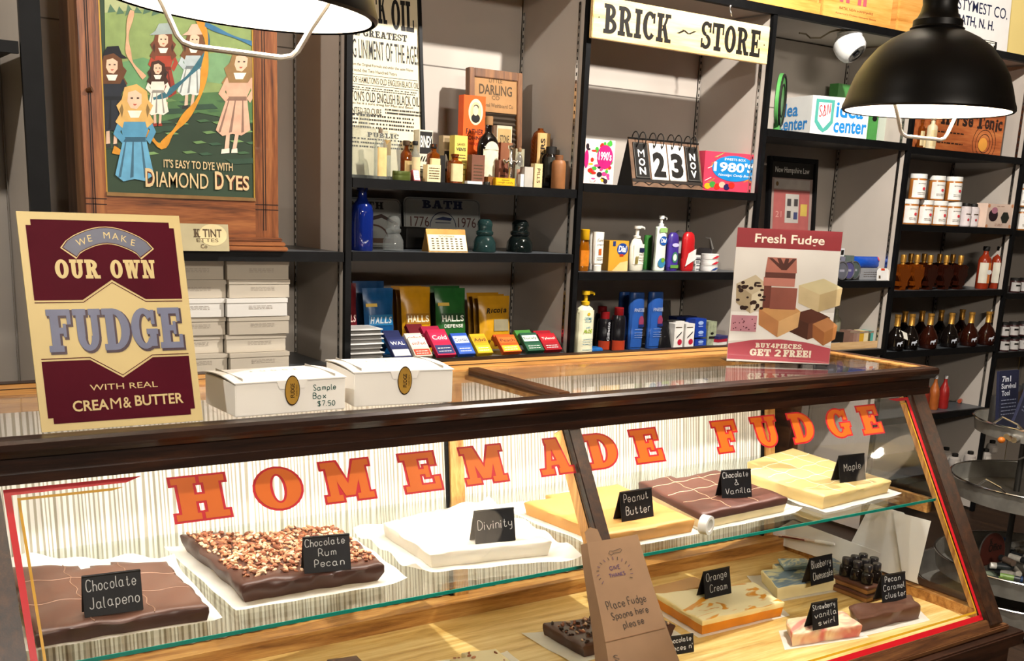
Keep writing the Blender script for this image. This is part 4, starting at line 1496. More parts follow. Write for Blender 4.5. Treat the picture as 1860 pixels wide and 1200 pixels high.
def arcband(b, r, z0, z1, a0, a1, mat, sx=1, sy=1, pw=2.0, n=14, r1=None):
    vs = []
    for k in range(n + 1):
        a = math.radians(-90 + a0 + (a1 - a0) * k / n)
        c, s = math.cos(a), math.sin(a)
        q = (abs(c) ** pw + abs(s) ** pw) ** (-1 / pw)
        vs += [(r * sx * c * q, r * sy * s * q, z0), ((r1 or r) * sx * c * q, (r1 or r) * sy * s * q, z1)]
    b.add(vs, [(2 * k, 2 * k + 2, 2 * k + 3, 2 * k + 1) for k in range(n)], mat)


PROFS = {
    'round': [(.001, 0), (.94, 0), (1, .02), (1, .58), (.9, .66), (.55, .74), (.33, .79), (.31, .9), (.36, .9), (.36, .95), (.28, .95), (.001, .95)],
    'tall': [(.001, 0), (.94, 0), (1, .02), (1, .66), (.85, .73), (.5, .79), (.4, .84), (.38, .93), (.46, .93), (.46, .98), (.001, .98)],
    'square': [(.001, 0), (.97, 0), (1, .015), (1, .68), (.9, .74), (.5, .78), (.42, .8), (.42, .92), (.52, .92), (.52, .98), (.001, .98)],
    'shampoo': [(.001, 0), (.9, 0), (1, .03), (.98, .5), (.86, .82), (.8, .9), (.001, .9)],
    'tube': [(.001, .14), (.8, .14), (.9, .2), (1, .7), (1.02, 1), (.001, 1)],
    'stick': [(.001, 0), (.92, 0), (1, .03), (1, .3), (.97, .32), (1, .34), (.98, .8), (.8, .94), (.4, 1), (.001, 1)],
    'jar': [(.001, 0), (.93, 0), (1, .04), (1, .78), (.9, .84), (.88, .86), (.001, .86)],
    'can': [(.001, 0), (.96, 0), (1, .02), (1, .7), (.93, .76), (.8, .82), (.001, .82)],
    'jug': [(.001, 0), (.9, 0), (1, .05), (.98, .45), (.8, .62), (.45, .74), (.33, .8), (.3, .95), (.001, .95)],
    'moose': [(.001, 0), (.8, 0), (.92, .03), (1, .22), (.95, .36), (.7, .5), (.4, .6), (.3, .66), (.28, .92), (.001, .92)],
    'hex': [(.001, 0), (.96, 0), (1, .03), (1, .8), (.94, .84), (.001, .84)],
}


def bottle(name, label, cat, xc, wpx, yt, Y, z, prof, mat, cap=None, band=None, group=None, sy=1.0, pw=2.0, seg=18, pump=None, rz=0.0, art=None):
    """cap = (profile, material); band = (z0, z1, material[, half angle])"""
    x = xat(xc, Y, z)
    p = (x, Y, z)
    r = wpx * mpp(p) / 2
    h = zat(xc, yt, Y) - z
    t = root(name, p, label, cat, group, rz)
    b = MB(); b.lathe([(q * r, .0004 + s * h) for q, s in (PROFS[prof] if isinstance(prof, str) else prof)], mat, seg, 1, sy, 0, 0, pw)
    part('body', b, t, smooth=40)
    if cap:
        b = MB(); b.lathe([(q * r, s * h) for q, s in cap[0]], cap[1], seg, 1, sy if len(cap) > 2 else 1, 0, 0, pw if len(cap) > 2 else 2.0)
        part('cap', b, t, smooth=40)
    if pump:
        b = MB()
        m, c0 = pump
        b.lathe([(.4 * r, c0 * h), (.42 * r, (c0 + .05) * h), (.2 * r, (c0 + .06) * h), (.2 * r, .93 * h), (.4 * r, .94 * h), (.4 * r, h), (.001, h)], m, 12)
        b.tube([(0, 0, .97 * h), (.6 * r, 0, .975 * h), (.95 * r, 0, .96 * h), (1.0 * r, 0, .93 * h)], [.16 * r, .15 * r, .12 * r, .1 * r], m, 8)
        part('pump', b, t, smooth=40)
    if band:
        b = MB()
        ha = band[3] if len(band) > 3 else 70
        arcband(b, r * 1.012 + .0004, band[0] * h, band[1] * h, -ha, ha, band[2], 1, sy, pw)
        if art:
            b.M = FACE(0, -(r * 1.012 * sy + .0012), 0)
            art(b, r, h)
        part('printed_label', b, t)
    return t


CAPL = lambda r0, z0, z1: [(r0, z0), (r0 * 1.03, z0 + .004), (r0 * 1.03, z1 - .01), (r0 * .92, z1), (.001, z1)]
CLR = GLASS('clear_bottle_glass', '#e9ecea', 1.0, .03, .1, '#dfe2de')
AMB = GLASS('amber_glass', '#c4792f', 1.0, .05, .45, '#8a4510')
DKB = GLASS('near_black_glass', '#3a302a', 1.0, .05, .85, '#120d0b')
BLUEG = GLASS('cobalt_glass', '#2448b0', 1.0, .06, .6, '#13297c')
TEALG = GLASS('teal_glass', '#6f9a98', 1.0, .05, .5, '#27403f')
SMOKEG = GLASS('smoke_glass', '#2c3a38', 1.0, .05, .75, '#0f1615')
CORK = P('#8a6742', .8, var=.2)
LBL = P('#cbb78a', .65, var=.1, scale=40, name='aged_label')
LBL2 = P('#d8b679', .65, var=.18, scale=40, name='stained_label')
TXT = P('#4b3a26', .7)


def lines(b, w, h, ys, mat=TXT, m=.16, t=.0022, x0=0, seed=1, fine=False):
    """rows of small unreadable print"""
    rnd = random.Random(seed)
    for y in ys:
        x = x0 + w * m
        while x < x0 + w * (1 - m):
            l = (rnd.uniform(.012, .022) if fine else rnd.uniform(.06, .16)) * w
            b.rect(x, min(x + l, x0 + w * (1 - m)), y * h - t / 2, y * h + t / 2, mat, .0002)
            x += l + (rnd.choice((.006, .006, .006, .018)) if fine else .03) * w


# -- bay with the black oil poster
Yp = 3.47
xl = UPX[1] + .03
xr = xat(774, Yp, 1.62)
ht = .70
ps = root('framed_poster', (xl, Yp, Z_B1 + .002), 'tall cream old liniment poster in a thin black frame', 'poster', rot=(-.11, 0, 0))
W = xr - xl
b = MB(); b.box(0, W, .001, .006, 0, ht, P('#e3d7b6', .6, var=.05, scale=5)); ps_ = part('poster_sheet', b, ps)
b = MB()
for a in ((0, .012, 0, ht), (W - .012, W, 0, ht), (0, W, 0, .012), (0, W, ht - .012, ht)):
    b.box(a[0], a[1], -.008, .008, a[2], a[3], BLACK)
part('frame', b, ps)
b = MB(); b.M = FACE(0, .0004, 0)
z0 = Z_B1


def ly(y):
    return (zat(700, y, 3.5) - z0) / math.cos(.11)


pxl = lambda p: xat(p, 3.52, 2.15) - xl
b.slab('BLACK', pxl(706) - pxl(628), .1, (pxl(706) + pxl(628)) / 2, ly(14), INK, e=.0, gap=.05)
b.slab('OIL', pxl(755) - pxl(714), .1, (pxl(714) + pxl(755)) / 2, ly(22), INK, e=.0, gap=.05)
b.slab('THE GREATEST', W * .6, .022, W * .56, ly(64), INK, gap=.08)
b.font('HEALING LINIMENT OF THE AGE!', W * .8, .062, W * .56, ly(94), INK, bold=.012)
b.font("Prepared from the Original Formula and under the same Name", W * .7, .012, W * .56, ly(123), INK)
b.font("used around the Two Hundred Years", W * .5, .011, W * .5, ly(133), INK)
for y in (141, 159):
    b.rect(W * .05, W * .95, ly(y) - .0008, ly(y) + .0008, INK)
b.font("FORMULA OF HAMILTON'S OLD ENGLISH BLACK OIL", W * .78, .021, W * .57, ly(150), INK, bold=.012)
lines(b, W, 1, [ly(164), ly(168)], INK, .06, .003, fine=True)
b.font("HAMILTON'S OLD ENGLISH BLACK OIL", W * .78, .034, W * .57, ly(180), INK, bold=.012)
b.font("to be Secured as he is a sure thing for Man and Beast", W * .8, .011, W * .5, ly(193), INK)
b.font("WARRANTED TO CURE", W * .42, .02, W * .38, ly(206), INK, bold=.012)
b.rect(W * .17, W * .59, ly(212) - .001, ly(212) + .001, INK)
lines(b, W * .36, 1, [ly(200), ly(206)], INK, .02, .006, W * .62, fine=True)
lines(b, W * .93, 1, [ly(y) for y in (214, 221, 228, 235)], INK, .03, .006, fine=True)
b.slab('PUBLIC', W * .3, .016, W * .6, ly(248), INK)
lines(b, W * .93, 1, [ly(y) for y in (256, 263, 270)], INK, .03, .005, fine=True)
part('lettering', b, ps_)

# washboard
Yw = 3.44
x0, x1 = xat(857, Yw, 1.8), xat(953, Yw, 1.8)
W = x1 - x0
ht = zat(905, 126, Yw) - Z_B1
wb = root('washboard', (x0, Yw, Z_B1 + .001), 'brown wooden washboard with ribbed panel behind the medicine bottles', 'washboard', rot=(-.06, 0, 0))
WB = WOOD('washboard_wood', '#3e2412', '#6a4322', '#86592f', 'z', .5)
b = MB()
b.box(0, .022, 0, .03, 0, ht, WB); b.box(W - .022, W, 0, .03, 0, ht, WB); b.box(.022, W - .022, 0, .03, ht - .03, ht, WB)
part('wood_frame', b, wb, bevel=.002)
b = MB(); b.box(.022, W - .022, .006, .02, ht * .64, ht - .03, P('#9c7448', .6, var=.12))
b.M = FACE(0, .0054, 0)
b.font('LITTLE', W * .25, .014, W * .5, ht * .91, TXT)
b.font('DARLING', W * .62, .035, W * .5, ht * .83, TXT, bold=.02)
b.font('CO', W * .14, .014, W * .5, ht * .765, TXT)
b.font('National Washboard Co', W * .66, .014, W * .5, ht * .7, TXT)
part('name_panel', b, wb)
b = MB()
n = 60
vs = []
for k in range(n + 1):
    z = ht * .64 * k / n
    y = .012 + .004 * math.sin(k * 2 * PI / 4)
    vs += [(.022, y, z), (W - .022, y, z)]
b.add(vs, [(2 * k, 2 * k + 1, 2 * k + 3, 2 * k + 2) for k in range(n)], P('#5c5044', .4, .6, .15))
part('ribbed_panel', b, wb, smooth=True)

# tall orange carton


def d_father(b, w, h):
    b.disc(w * .55, h * .82, w * .33, h * .145, P('#e8d7a8', .6), .0002)
    b.disc(w * .55, h * .815, w * .25, h * .115, P('#c9b184', .6), .0004)
    b.disc(w * .55, h * .75, w * .2, h * .05, INK, .0006)
    b.disc(w * .54, h * .835, w * .12, h * .055, P('#e2cfa4', .6), .0008)
    b.disc(w * .56, h * .875, w * .12, h * .026, P('#4c4236', .6), .0007)
    b.font('FATHER', w * .8, h * .062, w * .54, h * .6, INK, .0003, bold=.008)
    b.font("JOHN'S", w * .8, h * .062, w * .54, h * .525, INK, .0003, bold=.008)
    b.font('MEDICINE', w * .5, h * .028, w * .54, h * .465, P('#8e1d12', .5), .0003)
    b.disc(w * .8, h * .2, w * .22, h * .09, P('#8e1d12', .5), .0003)


ORC = P('#dd5416', .5, var=.06)
sbox('medicine_carton', 'tall orange carton with an oval portrait of a man', 'carton', 838, 877, 173, 3.39, Z_B1, .035, ORC, d_father)
G1 = 'old medicine bottles and boxes on the shelf'


def dl(n=4, seed=1, head=None, m=TXT):
    def f(b, w, h):
        if head:
            b.font(head, w * .7, h * .13, w * .5, h * .82, m, .0003, bold=.01)
        lines(b, w, h, [.65 - .55 * i / n for i in range(n)], m, .16, h * .035, seed=seed)
    return f


def d_binex(b, w, h):
    b.rect(w * .04, w * .96, h * .55, h * .97, INK, .0002)
    b.font('BINEX', w * .84, h * .22, w * .5, h * .78, PAPER, .0004, bold=.02)
    for k in range(4):
        b.poly([(w * (.05 + .2 * k), h * .4), (w * (.15 + .2 * k), h * .4), (w * (.3 + .2 * k), h * .5), (w * (.2 + .2 * k), h * .5)], INK, .0003)
    lines(b, w, h, (.1, .2, .3), INK, .1, .003)


sbox('medicine_box', 'black and white box with slanted stripes in front of the poster', 'box', 760, 784, 236, 3.4, Z_B1, .04, P('#d9d0b8', .6), d_binex, G1)


def d_nbox(b, w, h):
    b.rect(w * .15, w * .95, h * .72, h * .95, P('#7c6a4a', .6), .0002)
    b.rect(w * .15, w * .95, h * .25, h * .68, INK, .0002)
    b.font('N', w * .6, h * .3, w * .55, h * .46, P('#cfc7b4', .6), .0004, bold=.04)


sbox('medicine_box', 'narrow box with a big white N beside the tall yellow box', 'box', 803, 819, 246, 3.36, Z_B1, .03, P('#a08a68', .6), d_nbox, G1)
sbox('medicine_box', 'plain black box between the amber bottles', 'box', 794, 808, 282, 3.32, Z_B1, .03, INK, None, G1)


def d_yel(b, w, h):
    b.font('SAVES', w * .6, h * .05, w * .5, h * .82, TXT, .0003)
    b.font("VEN'S", w * .75, h * .07, w * .5, h * .72, P('#3e4a3a', .6), .0003, bold=.02)
    lines(b, w, h, (.6, .54, .46, .4, .3, .2), TXT, .14, .003)


sbox('medicine_box', 'tall pale yellow box of old medicine behind the amber bottle', 'box', 824, 847, 246, 3.30, Z_B1, .035, P('#d3ba58', .6, var=.06), d_yel, G1)
bottle('glass_bottle', 'big clear square bottle at the left end beside the upright', 'bottle', 660, 42, 201, 3.34, Z_B1, 'square', CLR, None, None, G1, pw=5)
bottle('glass_bottle', 'slim clear bottle with a stained orange paper label', 'bottle', 690, 20, 232, 3.26, Z_B1, 'tall', CLR, (CAPL(.34, .9, .99), CORK), (.06, .62, LBL2, 50), G1, pw=4)
bottle('glass_bottle', 'clear ribbed bottle with no label beside the slim stained one', 'bottle', 713, 25, 240, 3.29, Z_B1, 'tall', CLR, None, None, G1, pw=4)
bottle('glass_bottle', 'clear bottle with a heart-shaped tan label behind two clear bottles', 'bottle', 699, 20, 236, 3.4, Z_B1, 'tall', CLR, None, (.5, .8, P('#a5854c', .6), 50), G1)
bottle('glass_bottle', 'squat clear bottle holding dark brown tonic', 'bottle', 737, 24, 255, 3.31, Z_B1, 'round', AMB, (CAPL(.5, .88, 1.0), P('#4a3826', .7)), (.12, .5, LBL2, 40), G1)
bottle('glass_bottle', 'clear bottle with a plain cream label and dark cap', 'bottle', 753, 19, 256, 3.28, Z_B1, 'round', CLR, (CAPL(.5, .9, 1.0), INK), (.06, .6, LBL, 65), G1)
bottle('glass_bottle', 'small amber bottle with a bordered cream label and black cap', 'bottle', 786, 21, 261, 3.29, Z_B1, 'square', AMB, (CAPL(.55, .88, 1.0), INK), (.1, .62, LBL, 60), G1, pw=5)


def d_cream(b, w, h):
    lines(b, w, h, (.8, .65, .5, .36, .22), TXT, .12, .003)


sbox('medicine_box', 'wide cream box at the shelf front with tan ends', 'box', 776, 800, 299, 3.245, Z_B1, .03, P('#e2cfa0', .6), d_cream, G1)
bottle('glass_bottle', 'amber square bottle with a cream label at the shelf front', 'bottle', 825, 24, 279, 3.245, Z_B1, 'square', AMB, (CAPL(.52, .88, .99), P('#5a2c14', .4)), (.06, .66, LBL, 58), G1, pw=6)
b = MB(); x = xat(729, 3.235, Z_B1); r = 18 * mpp((x, 3.235, 1.5))
b.lathe([(.001, 0), (r * .98, 0), (r, .003), (r, .014), (r * .99, .015), (r, .016), (r, .026), (r * .96, .029), (.001, .029)], P('#4b5524', .35, .3, .15), 24, 1, .6)
solo('pill_tin', b, (x, 3.235, Z_B1), 'oval green tin lying at the shelf front', 'tin', G1, smooth=40)


def d_red(b, w, h):
    b.rect(w * .08, w * .92, h * .06, h * .94, P('#e9e1d6', .6), .0002)
    lines(b, w, h, (.3, .5, .7), P('#8a5a50', .6), .2, .002)


sbox('medicine_box', 'small red box with a white front lying tilted at the shelf front', 'box', 752, 764, 307, 3.23, Z_B1 + .001, .02, P('#9c1c26', .5), d_red, G1, tilt=.35)
sbox('medicine_box', 'small brown printed carton left of the big black bottle', 'box', 856, 879, 281, 3.25, Z_B1, .03, P('#6b4433', .6, var=.08), dl(5, 2), G1)
bottle('glass_bottle', 'big black bottle with an arched cream label', 'bottle', 884, 42, 243, 3.32, Z_B1, [(.001, 0), (.96, 0), (1, .02), (1, .72), (.93, .83), (.74, .93), (.42, 1.0), (.3, 1.03), (.3, 1.2), (.001, 1.2)], DKB, ([(.34, 1.17), (.36, 1.3), (.32, 1.34), (.001, 1.34)], CORK), (.03, .7, P('#cfc6aa', .6, var=.12, scale=50), 44), G1, sy=.6, pw=2.6,
       art=lambda b, r, h: b.disc(0, h * .695, r * .68, h * .16, P('#cfc6aa', .6, var=.12, scale=50), .0, 16, 0, 180))


def d_fr(b, w, h):
    b.rect(w * .06, w * .94, h * .62, h * .95, P('#a98d5c', .6), .0002)
    b.font('STONE', w * .6, h * .13, w * .5, h * .78, INK, .0004, bold=.01)
    for k in range(5):
        b.rect(w * .1, w * .9, h * (.08 + .1 * k), h * (.13 + .1 * k), INK if k % 2 else PAPER, .0003)


sbox('medicine_box', 'grey box with striped lower half in front of the washboard ribs', 'box', 899, 926, 228, 3.4, Z_B1, .04, P('#b8ad94', .6), d_fr, G1)
sbox('medicine_box', 'tall plain brown carton behind the chrome corkscrew', 'box', 907, 928, 259, 3.34, Z_B1, .03, P('#7d4b30', .6), None, G1)
sbox('medicine_box', 'short brown carton printed with a triangle right of the big black bottle', 'box', 905, 923, 291, 3.27, Z_B1, .03, P('#6e3f2e', .6), lambda b, w, h: (b.poly([(w * .4, h * .55), (w * .6, h * .55), (w * .5, h * .72)], INK, .0003), lines(b, w, h, (.3, .4), INK, .15, .003)), G1)
# chrome corkscrew
x = xat(926, 3.24, Z_B1)
ck = root('corkscrew', (x, 3.24, Z_B1), 'chrome winged tool with a cross-shaped head standing on the shelf', 'corkscrew')
H = zat(926, 262, 3.24) - Z_B1
b = MB(); b.lathe([(.001, 0), (.008, 0), (.008, H * .42), (.01, H * .44), (.01, H * .6), (.006, H * .64), (.006, H * .86), (.011, H * .9), (.012, H * .97), (.001, H)], CHROME, 14); part('shaft', b, ck, smooth=40)
for s in (-1, 1):
    b = MB(); b.tube([(0, 0, H * .56), (s * .012, 0, H * .6), (s * .022, 0, H * .56), (s * .03, 0, H * .62)], [.005, .0045, .006, .004], CHROME, 8); part('arm', b, ck, smooth=True)
bottle('glass_bottle', 'small bottle with a pinkish label right of the chrome tool', 'bottle', 941, 14, 268, 3.3, Z_B1, 'tall', CLR, (CAPL(.5, .9, 1.0), P('#7a5a3a', .6)), (.08, .45, P('#b98a70', .6), 65), G1)
sbox('medicine_box', 'grey-green box with a face vignette right of the chrome tool', 'box', 934, 950, 270, 3.36, Z_B1, .03, P('#8f8a72', .6), lambda b, w, h: b.disc(w * .5, h * .7, w * .3, h * .16, TXT, .0003), G1)


def d_yb(b, w, h):
    b.rect(w * .04, w * .96, h * .12, h * .9, P('#d7a81a', .5), .0002)
    b.font('cough candy', w * .8, h * .3, w * .5, h * .4, INK, .0004)
    b.rect(w * .3, w * .7, h * .65, h * .78, P('#8a6a10', .5), .0003)


sbox('medicine_box', 'flat bright yellow box at the shelf front', 'box', 900, 935, 323, 3.225, Z_B1, .03, P('#b98c12', .5), d_yb, G1)
sbox('medicine_box', 'little brown and orange carton left of the flat yellow box', 'box', 886, 899, 321, 3.24, Z_B1, .03, P('#7a4a1c', .6), None, G1)
b = MB(); x = xat(884, 3.225, Z_B1); b.lathe([(.001, 0), (.012, 0), (.012, .009), (.011, .0105), (.001, .0105)], P('#26241f', .4, .4), 18)
solo('pill_tin', b, (x, 3.225, Z_B1), 'tiny black round tin at the shelf front', 'tin', G1, smooth=40)
sbox('medicine_box', 'flat white slip box in front of the brown carton', 'box', 849, 876, 329, 3.215, Z_B1, .02, P('#e2dfd8', .5), None, G1)
sbox('medicine_box', 'very narrow white box beside the grey powder box', 'box', 945, 951, 316, 3.235, Z_B1, .02, P('#d7d3c8', .5), None, G1)
sbox('medicine_box', 'plain grey powder box near the right end of the shelf', 'box', 952, 967, 303, 3.24, Z_B1, .03, P('#a9a49a', .5), None, G1)
sbox('medicine_box', 'cream box with vertical print near the right end of the shelf', 'box', 970, 984, 297, 3.235, Z_B1, .025, P('#cdb383', .6), lambda b, w, h: b.font('PILLS', h * .6, w * .4, w * .5, h * .5, TXT, .0003, rot=-PI / 2), G1)
bottle('glass_bottle', 'amber bottle with a striped label reading BITTERS', 'bottle', 977, 30, 233, 3.38, Z_B1, [(.001, 0), (.95, 0), (1, .03), (.96, .8), (.7, .92), (.3, .97), (.3, 1), (.001, 1)], AMB, None, (.2, .92, P('#c09a62', .6, var=.1), 50), G1, pw=4,
       art=lambda b, r, h: b.font('BITTERS', h * .62, r * .6, -r * .3, h * .52, INK, .0005, bold=.02, rot=PI / 2))
bottle('glass_bottle', 'dark bottle with a black floral label left of the brown jug', 'bottle', 998, 32, 266, 3.32, Z_B1, 'can', DKB, (CAPL(.6, .82, 1.0), INK), (.25, .75, P('#2a2a24', .5, var=.3, scale=60), 70), G1, pw=4,
       art=lambda b, r, h: [b.disc(r * .3 * math.cos(k), h * .5 + h * .12 * math.sin(k), r * .12, r * .3, P('#8d8a7c', .6), .0005, 8) for k in range(6)])
bottle('stoneware_bottle', 'round brown stoneware bottle at the right end of the shelf', 'bottle', 1013, 26, 280, 3.25, Z_B1, 'can', P('#8a5a34', .5, var=.15, scale=20), (CAPL(.55, .82, .98), P('#6b4428', .5)), None, G1)

# -- shelf with plates and insulators
bottle('glass_bottle', 'cobalt blue glass bottle at the left end of the second shelf', 'bottle', 657, 37, 339, 3.26, Z_B2, [(.001, 0), (.95, 0), (1, .02), (1, .6), (.9, .7), (.55, .78), (.42, .83), (.4, .93), (.5, .93), (.5, 1), (.001, 1)], BLUEG, ([(.5, .94), (.52, 1.0), (.001, 1.0)], INK), None, pw=3)


def plate(label, xl, xr, yt, draw):
    Y = 3.5
    x0, x1 = xat(xl, Y, Z_B2), xat(xr, Y, Z_B2)
    w, h = x1 - x0, zat((xl + xr) / 2, yt, Y) - Z_B2
    t = root('license_plate', (x0, Y, Z_B2 + .001), label, 'license plate', 'old licence plates', rot=(-.1, 0, 0))
    PL = P('#9a9c98', .35, .3, .08, 8)
    b = MB()
    r = .02
    pts = []
    for cx, cy, a0 in ((w - r, h - r, 0), (r, h - r, 90), (r, r, 180), (w - r, r, 270)):
        pts += [(cx + r * math.cos(math.radians(a0 + 30 * k)), cy + r * math.sin(math.radians(a0 + 30 * k))) for k in range(4)]
    b.M = FACE(0, 0, 0); b.prism(pts, -.002, 0, PL); pl_ = part('plate', b, t)
    b = MB(); b.M = FACE(0, -.0004, 0)
    q = [(w / 2 + (x - w / 2) * .97, h / 2 + (y - h / 2) * .95) for x, y in pts]
    b.band(q + [q[0]], .002, P('#3a3c42', .4))
    draw(b, w, h)
    part('embossed_lettering', b, pl_)


NAVY = P('#1d2440', .4)


def d_plate2(b, w, h):
    b.slab('BATH', w * .52, h * .16, w * .5, h * .87, NAVY, .0003, e=.02)
    MR = P('#4a2a28', .5)
    b.font('1776', w * .24, h * .2, w * .2, h * .52, MR, .0003)
    b.font('1976', w * .24, h * .2, w * .82, h * .52, MR, .0003)
    b.band([(w * (.5 + .17 * math.cos(a)), h * (.42 + .3 * math.sin(a))) for a in [PI * k / 14 for k in range(15)]], .003, NAVY, .0003)
    b.poly([(w * .38, h * .57), (w * .5, h * .63), (w * .62, h * .6), (w * .6, h * .55), (w * .48, h * .56)], NAVY, .0004)
    b.rect(w * .4, w * .6, h * .5, h * .515, NAVY, .0004)


def d_plate1(b, w, h):
    b.slab('BATH', w * .5, h * .15, w * .5, h * .85, INK, .0003)
    b.poly([(w * .3, h * .5), (w * .72, h * .68), (w * .95, h * .5), (w * .95, h * .44), (w * .72, h * .6), (w * .3, h * .42)], P('#33231f', .5), .0003)
    b.band([(w * (.6 + .2 * math.cos(a)), h * (.2 + .25 * math.sin(a))) for a in [PI * k / 10 for k in range(11)]], .006, P('#4a3028', .5), .0003)
    b.rect(w * .35, w * .9, h * .08, h * .18, P('#5a4438', .5), .0003)


plate('licence plate reading BATH with a covered bridge behind the blue bottle', 600, 730, 359, d_plate1)
plate('licence plate reading BATH 1776 1976', 735, 873, 360, d_plate2)
b = MB(); x0 = xat(737, 3.38, Z_B2); x1 = xat(778, 3.38, Z_B2); b.rbox(0, x1 - x0, 0, .09, 0, .075, INK, .006)
solo('black_box', b, (x0, 3.38, Z_B2), 'low black box behind the small desk calendar', 'box')


def insulator(label, xc, wpx, yt, Y, m):
    x = xat(xc, Y, Z_B2); r = wpx * mpp((x, Y, Z_B2)) / 2; h = zat(xc, yt, Y) - Z_B2
    b = MB()
    b.lathe([(.001, 0), (r * .92, 0), (r, .02 * h), (r, .1 * h), (r * .96, .3 * h), (r * .72, .46 * h), (r * .6, .5 * h), (r * .72, .54 * h), (r * .74, .62 * h), (r * .6, .66 * h), (r * .62, .78 * h), (r * .66, .84 * h), (r * .58, .94 * h), (r * .4, h), (.001, h)], m, 24)
    solo('glass_insulator', b, (x, Y, Z_B2), label, 'insulator', 'glass insulators', smooth=50)


insulator('clear glass insulator beside the blue bottle', 714, 38, 392, 3.28, CLR)
insulator('teal glass insulator right of the desk calendar', 879, 43, 398, 3.27, TEALG)
insulator('near-black glass insulator at the right of the second shelf', 943, 48, 399, 3.3, SMOKEG)
x0, x1 = xat(779, 3.235, Z_B2), xat(850, 3.235, Z_B2)
w = x1 - x0; h = zat(815, 416, 3.27) - Z_B2
dc = root('desk_calendar', (x0, 3.235, Z_B2), 'small brass desk calendar with a cream month card', 'calendar')
BR = P('#9a7238', .35, .6, .15)
b = MB()
b.prism([(0, 0), (.05, 0), (.025, h)], 0, w, BR)
for k in range(len(b.v)):
    p = b.v[k]; b.v[k] = Vector((p.z, p.x, p.y))
part('stand', b, dc)
tl_ = math.atan2(.025, h)
b = MB(); b.M = FACE(0, -.0012, 0, tl_)
b.rect(.002, w - .002, .004, h * .8, P('#e6dcb6', .6), 0)
b.font('NOVEMBER', w * .4, h * .09, w * .5, h * .72, TXT, .0003)
for r_ in range(5):
    for c_ in range(7):
        b.rect(w * (.1 + .12 * c_), w * (.16 + .12 * c_), h * (.58 - .11 * r_), h * (.63 - .11 * r_), TXT, .0003)
part('month_card', b, dc)

# -- cough drop shelf
def pouch(name, label, cat, xl, xr, yt, Y, z, mat, draw=None, group=None, tilt=.12, th=.035):
    x0, x1 = xat(xl, Y, z), xat(xr, Y, z)
    w = x1 - x0; h = (zat((xl + xr) / 2, yt, Y) - z) / math.cos(tilt)
    t = root(name, ((x0 + x1) / 2, Y + th / 2, z), label, cat, group, rot=(-tilt, 0, 0))
    nx, ny = 10, 14
    b = MB()

    def bul(u, v):
        return th / 2 * (max(0, math.sin(PI * min(1, max(0, (v - 0) / .93)))) ** .55) * (max(0, 1 - abs(2 * u - 1) ** 3)) ** .6

    for s in (-1, 1):
        vs = []
        for j in range(ny + 1):
            for i in range(nx + 1):
                u, v = i / nx, j / ny
                cr = .0012 * math.sin(i * 2.3 + j)
                vs.append(((u - .5) * w * (1 - .05 * math.sin(PI * v)), s * (bul(u, v) + .0006) + cr, h * v))
        n = nx + 1
        fs = [(j * n + i, j * n + i + 1, (j + 1) * n + i + 1, (j + 1) * n + i) for j in range(ny) for i in range(nx)]
        if s > 0:
            fs = [f[::-1] for f in fs]
        b.add(vs, fs, mat)
    part('bag', b, t, smooth=True)
    if draw:
        b = MB(); draw(b, w, h)
        for k in range(len(b.v)):
            p = b.v[k]
            u, v = p.x / w, p.y / h
            b.v[k] = Vector((p.x - w / 2, -(bul(u, v) + .0016 + p.z) - .001, p.y))
        part('printed_front', b, t)
    return t


def d_halls(word2=None, fg='#e9e4d8', pan=None, shear=.25, tag_=True):
    m = P(fg, .45)

    def f(b, w, h):
        if pan:
            for i in range(6):
                b.rect(w * (.12 + .13 * i), w * (.25 + .13 * i), h * .44, h * .6, P(pan, .4), .0)
        for i, ch in enumerate('HALLS'):
            b.font(ch, w * .13, h * .1, w * (.22 + .145 * i), h * .52, m, .0006, bold=.03, shear=shear)
        if word2:
            for i, ch in enumerate(word2):
                b.font(ch, w * .075, h * .055, w * (.25 + .09 * i), h * .4, m, .0006, bold=.02)
        if tag_:
            b.rect(w * .06, w * .4, h * .72, h * .77, P('#d9b64a', .5), .0006)
        for i in range(5):
            b.disc(w * (.3 + .1 * i), h * (.16 + .02 * (i % 2)), w * .09, h * .06, P(pan or fg, .5), .0004, 12)
    return f


PG = 'bags of cough drops'
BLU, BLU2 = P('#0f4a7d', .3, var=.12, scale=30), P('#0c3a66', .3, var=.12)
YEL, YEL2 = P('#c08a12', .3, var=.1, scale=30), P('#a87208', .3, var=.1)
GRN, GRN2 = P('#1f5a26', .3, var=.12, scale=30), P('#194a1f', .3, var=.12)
DKR = P('#5a1018', .35, var=.12)
pouch('cough_drop_bag', 'dark red cough drop bag at the left end, half behind the upright', 'bag', 612, 656, 516, 3.33, Z_B3, DKR, d_halls('KISS', '#c9a9a0', None, .2, False), PG)
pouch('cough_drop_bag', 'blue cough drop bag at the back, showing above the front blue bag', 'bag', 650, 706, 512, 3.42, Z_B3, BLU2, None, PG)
pouch('cough_drop_bag', 'front blue cough drop bag with white lettering', 'bag', 667, 722, 525, 3.34, Z_B3, BLU, d_halls(None, '#b9c3c9', '#1d6a9a'), PG)
for k, lab in enumerate(('rearmost yellow cough drop bag of three', 'middle yellow cough drop bag of three', 'front yellow cough drop bag of three')):
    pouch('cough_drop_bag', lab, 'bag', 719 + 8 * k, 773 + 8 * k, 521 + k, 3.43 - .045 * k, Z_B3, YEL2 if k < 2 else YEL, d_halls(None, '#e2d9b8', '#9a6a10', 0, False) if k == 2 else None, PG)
pouch('cough_drop_bag', 'rear green cough drop bag', 'bag', 788, 842, 521, 3.42, Z_B3, GRN2, None, PG)
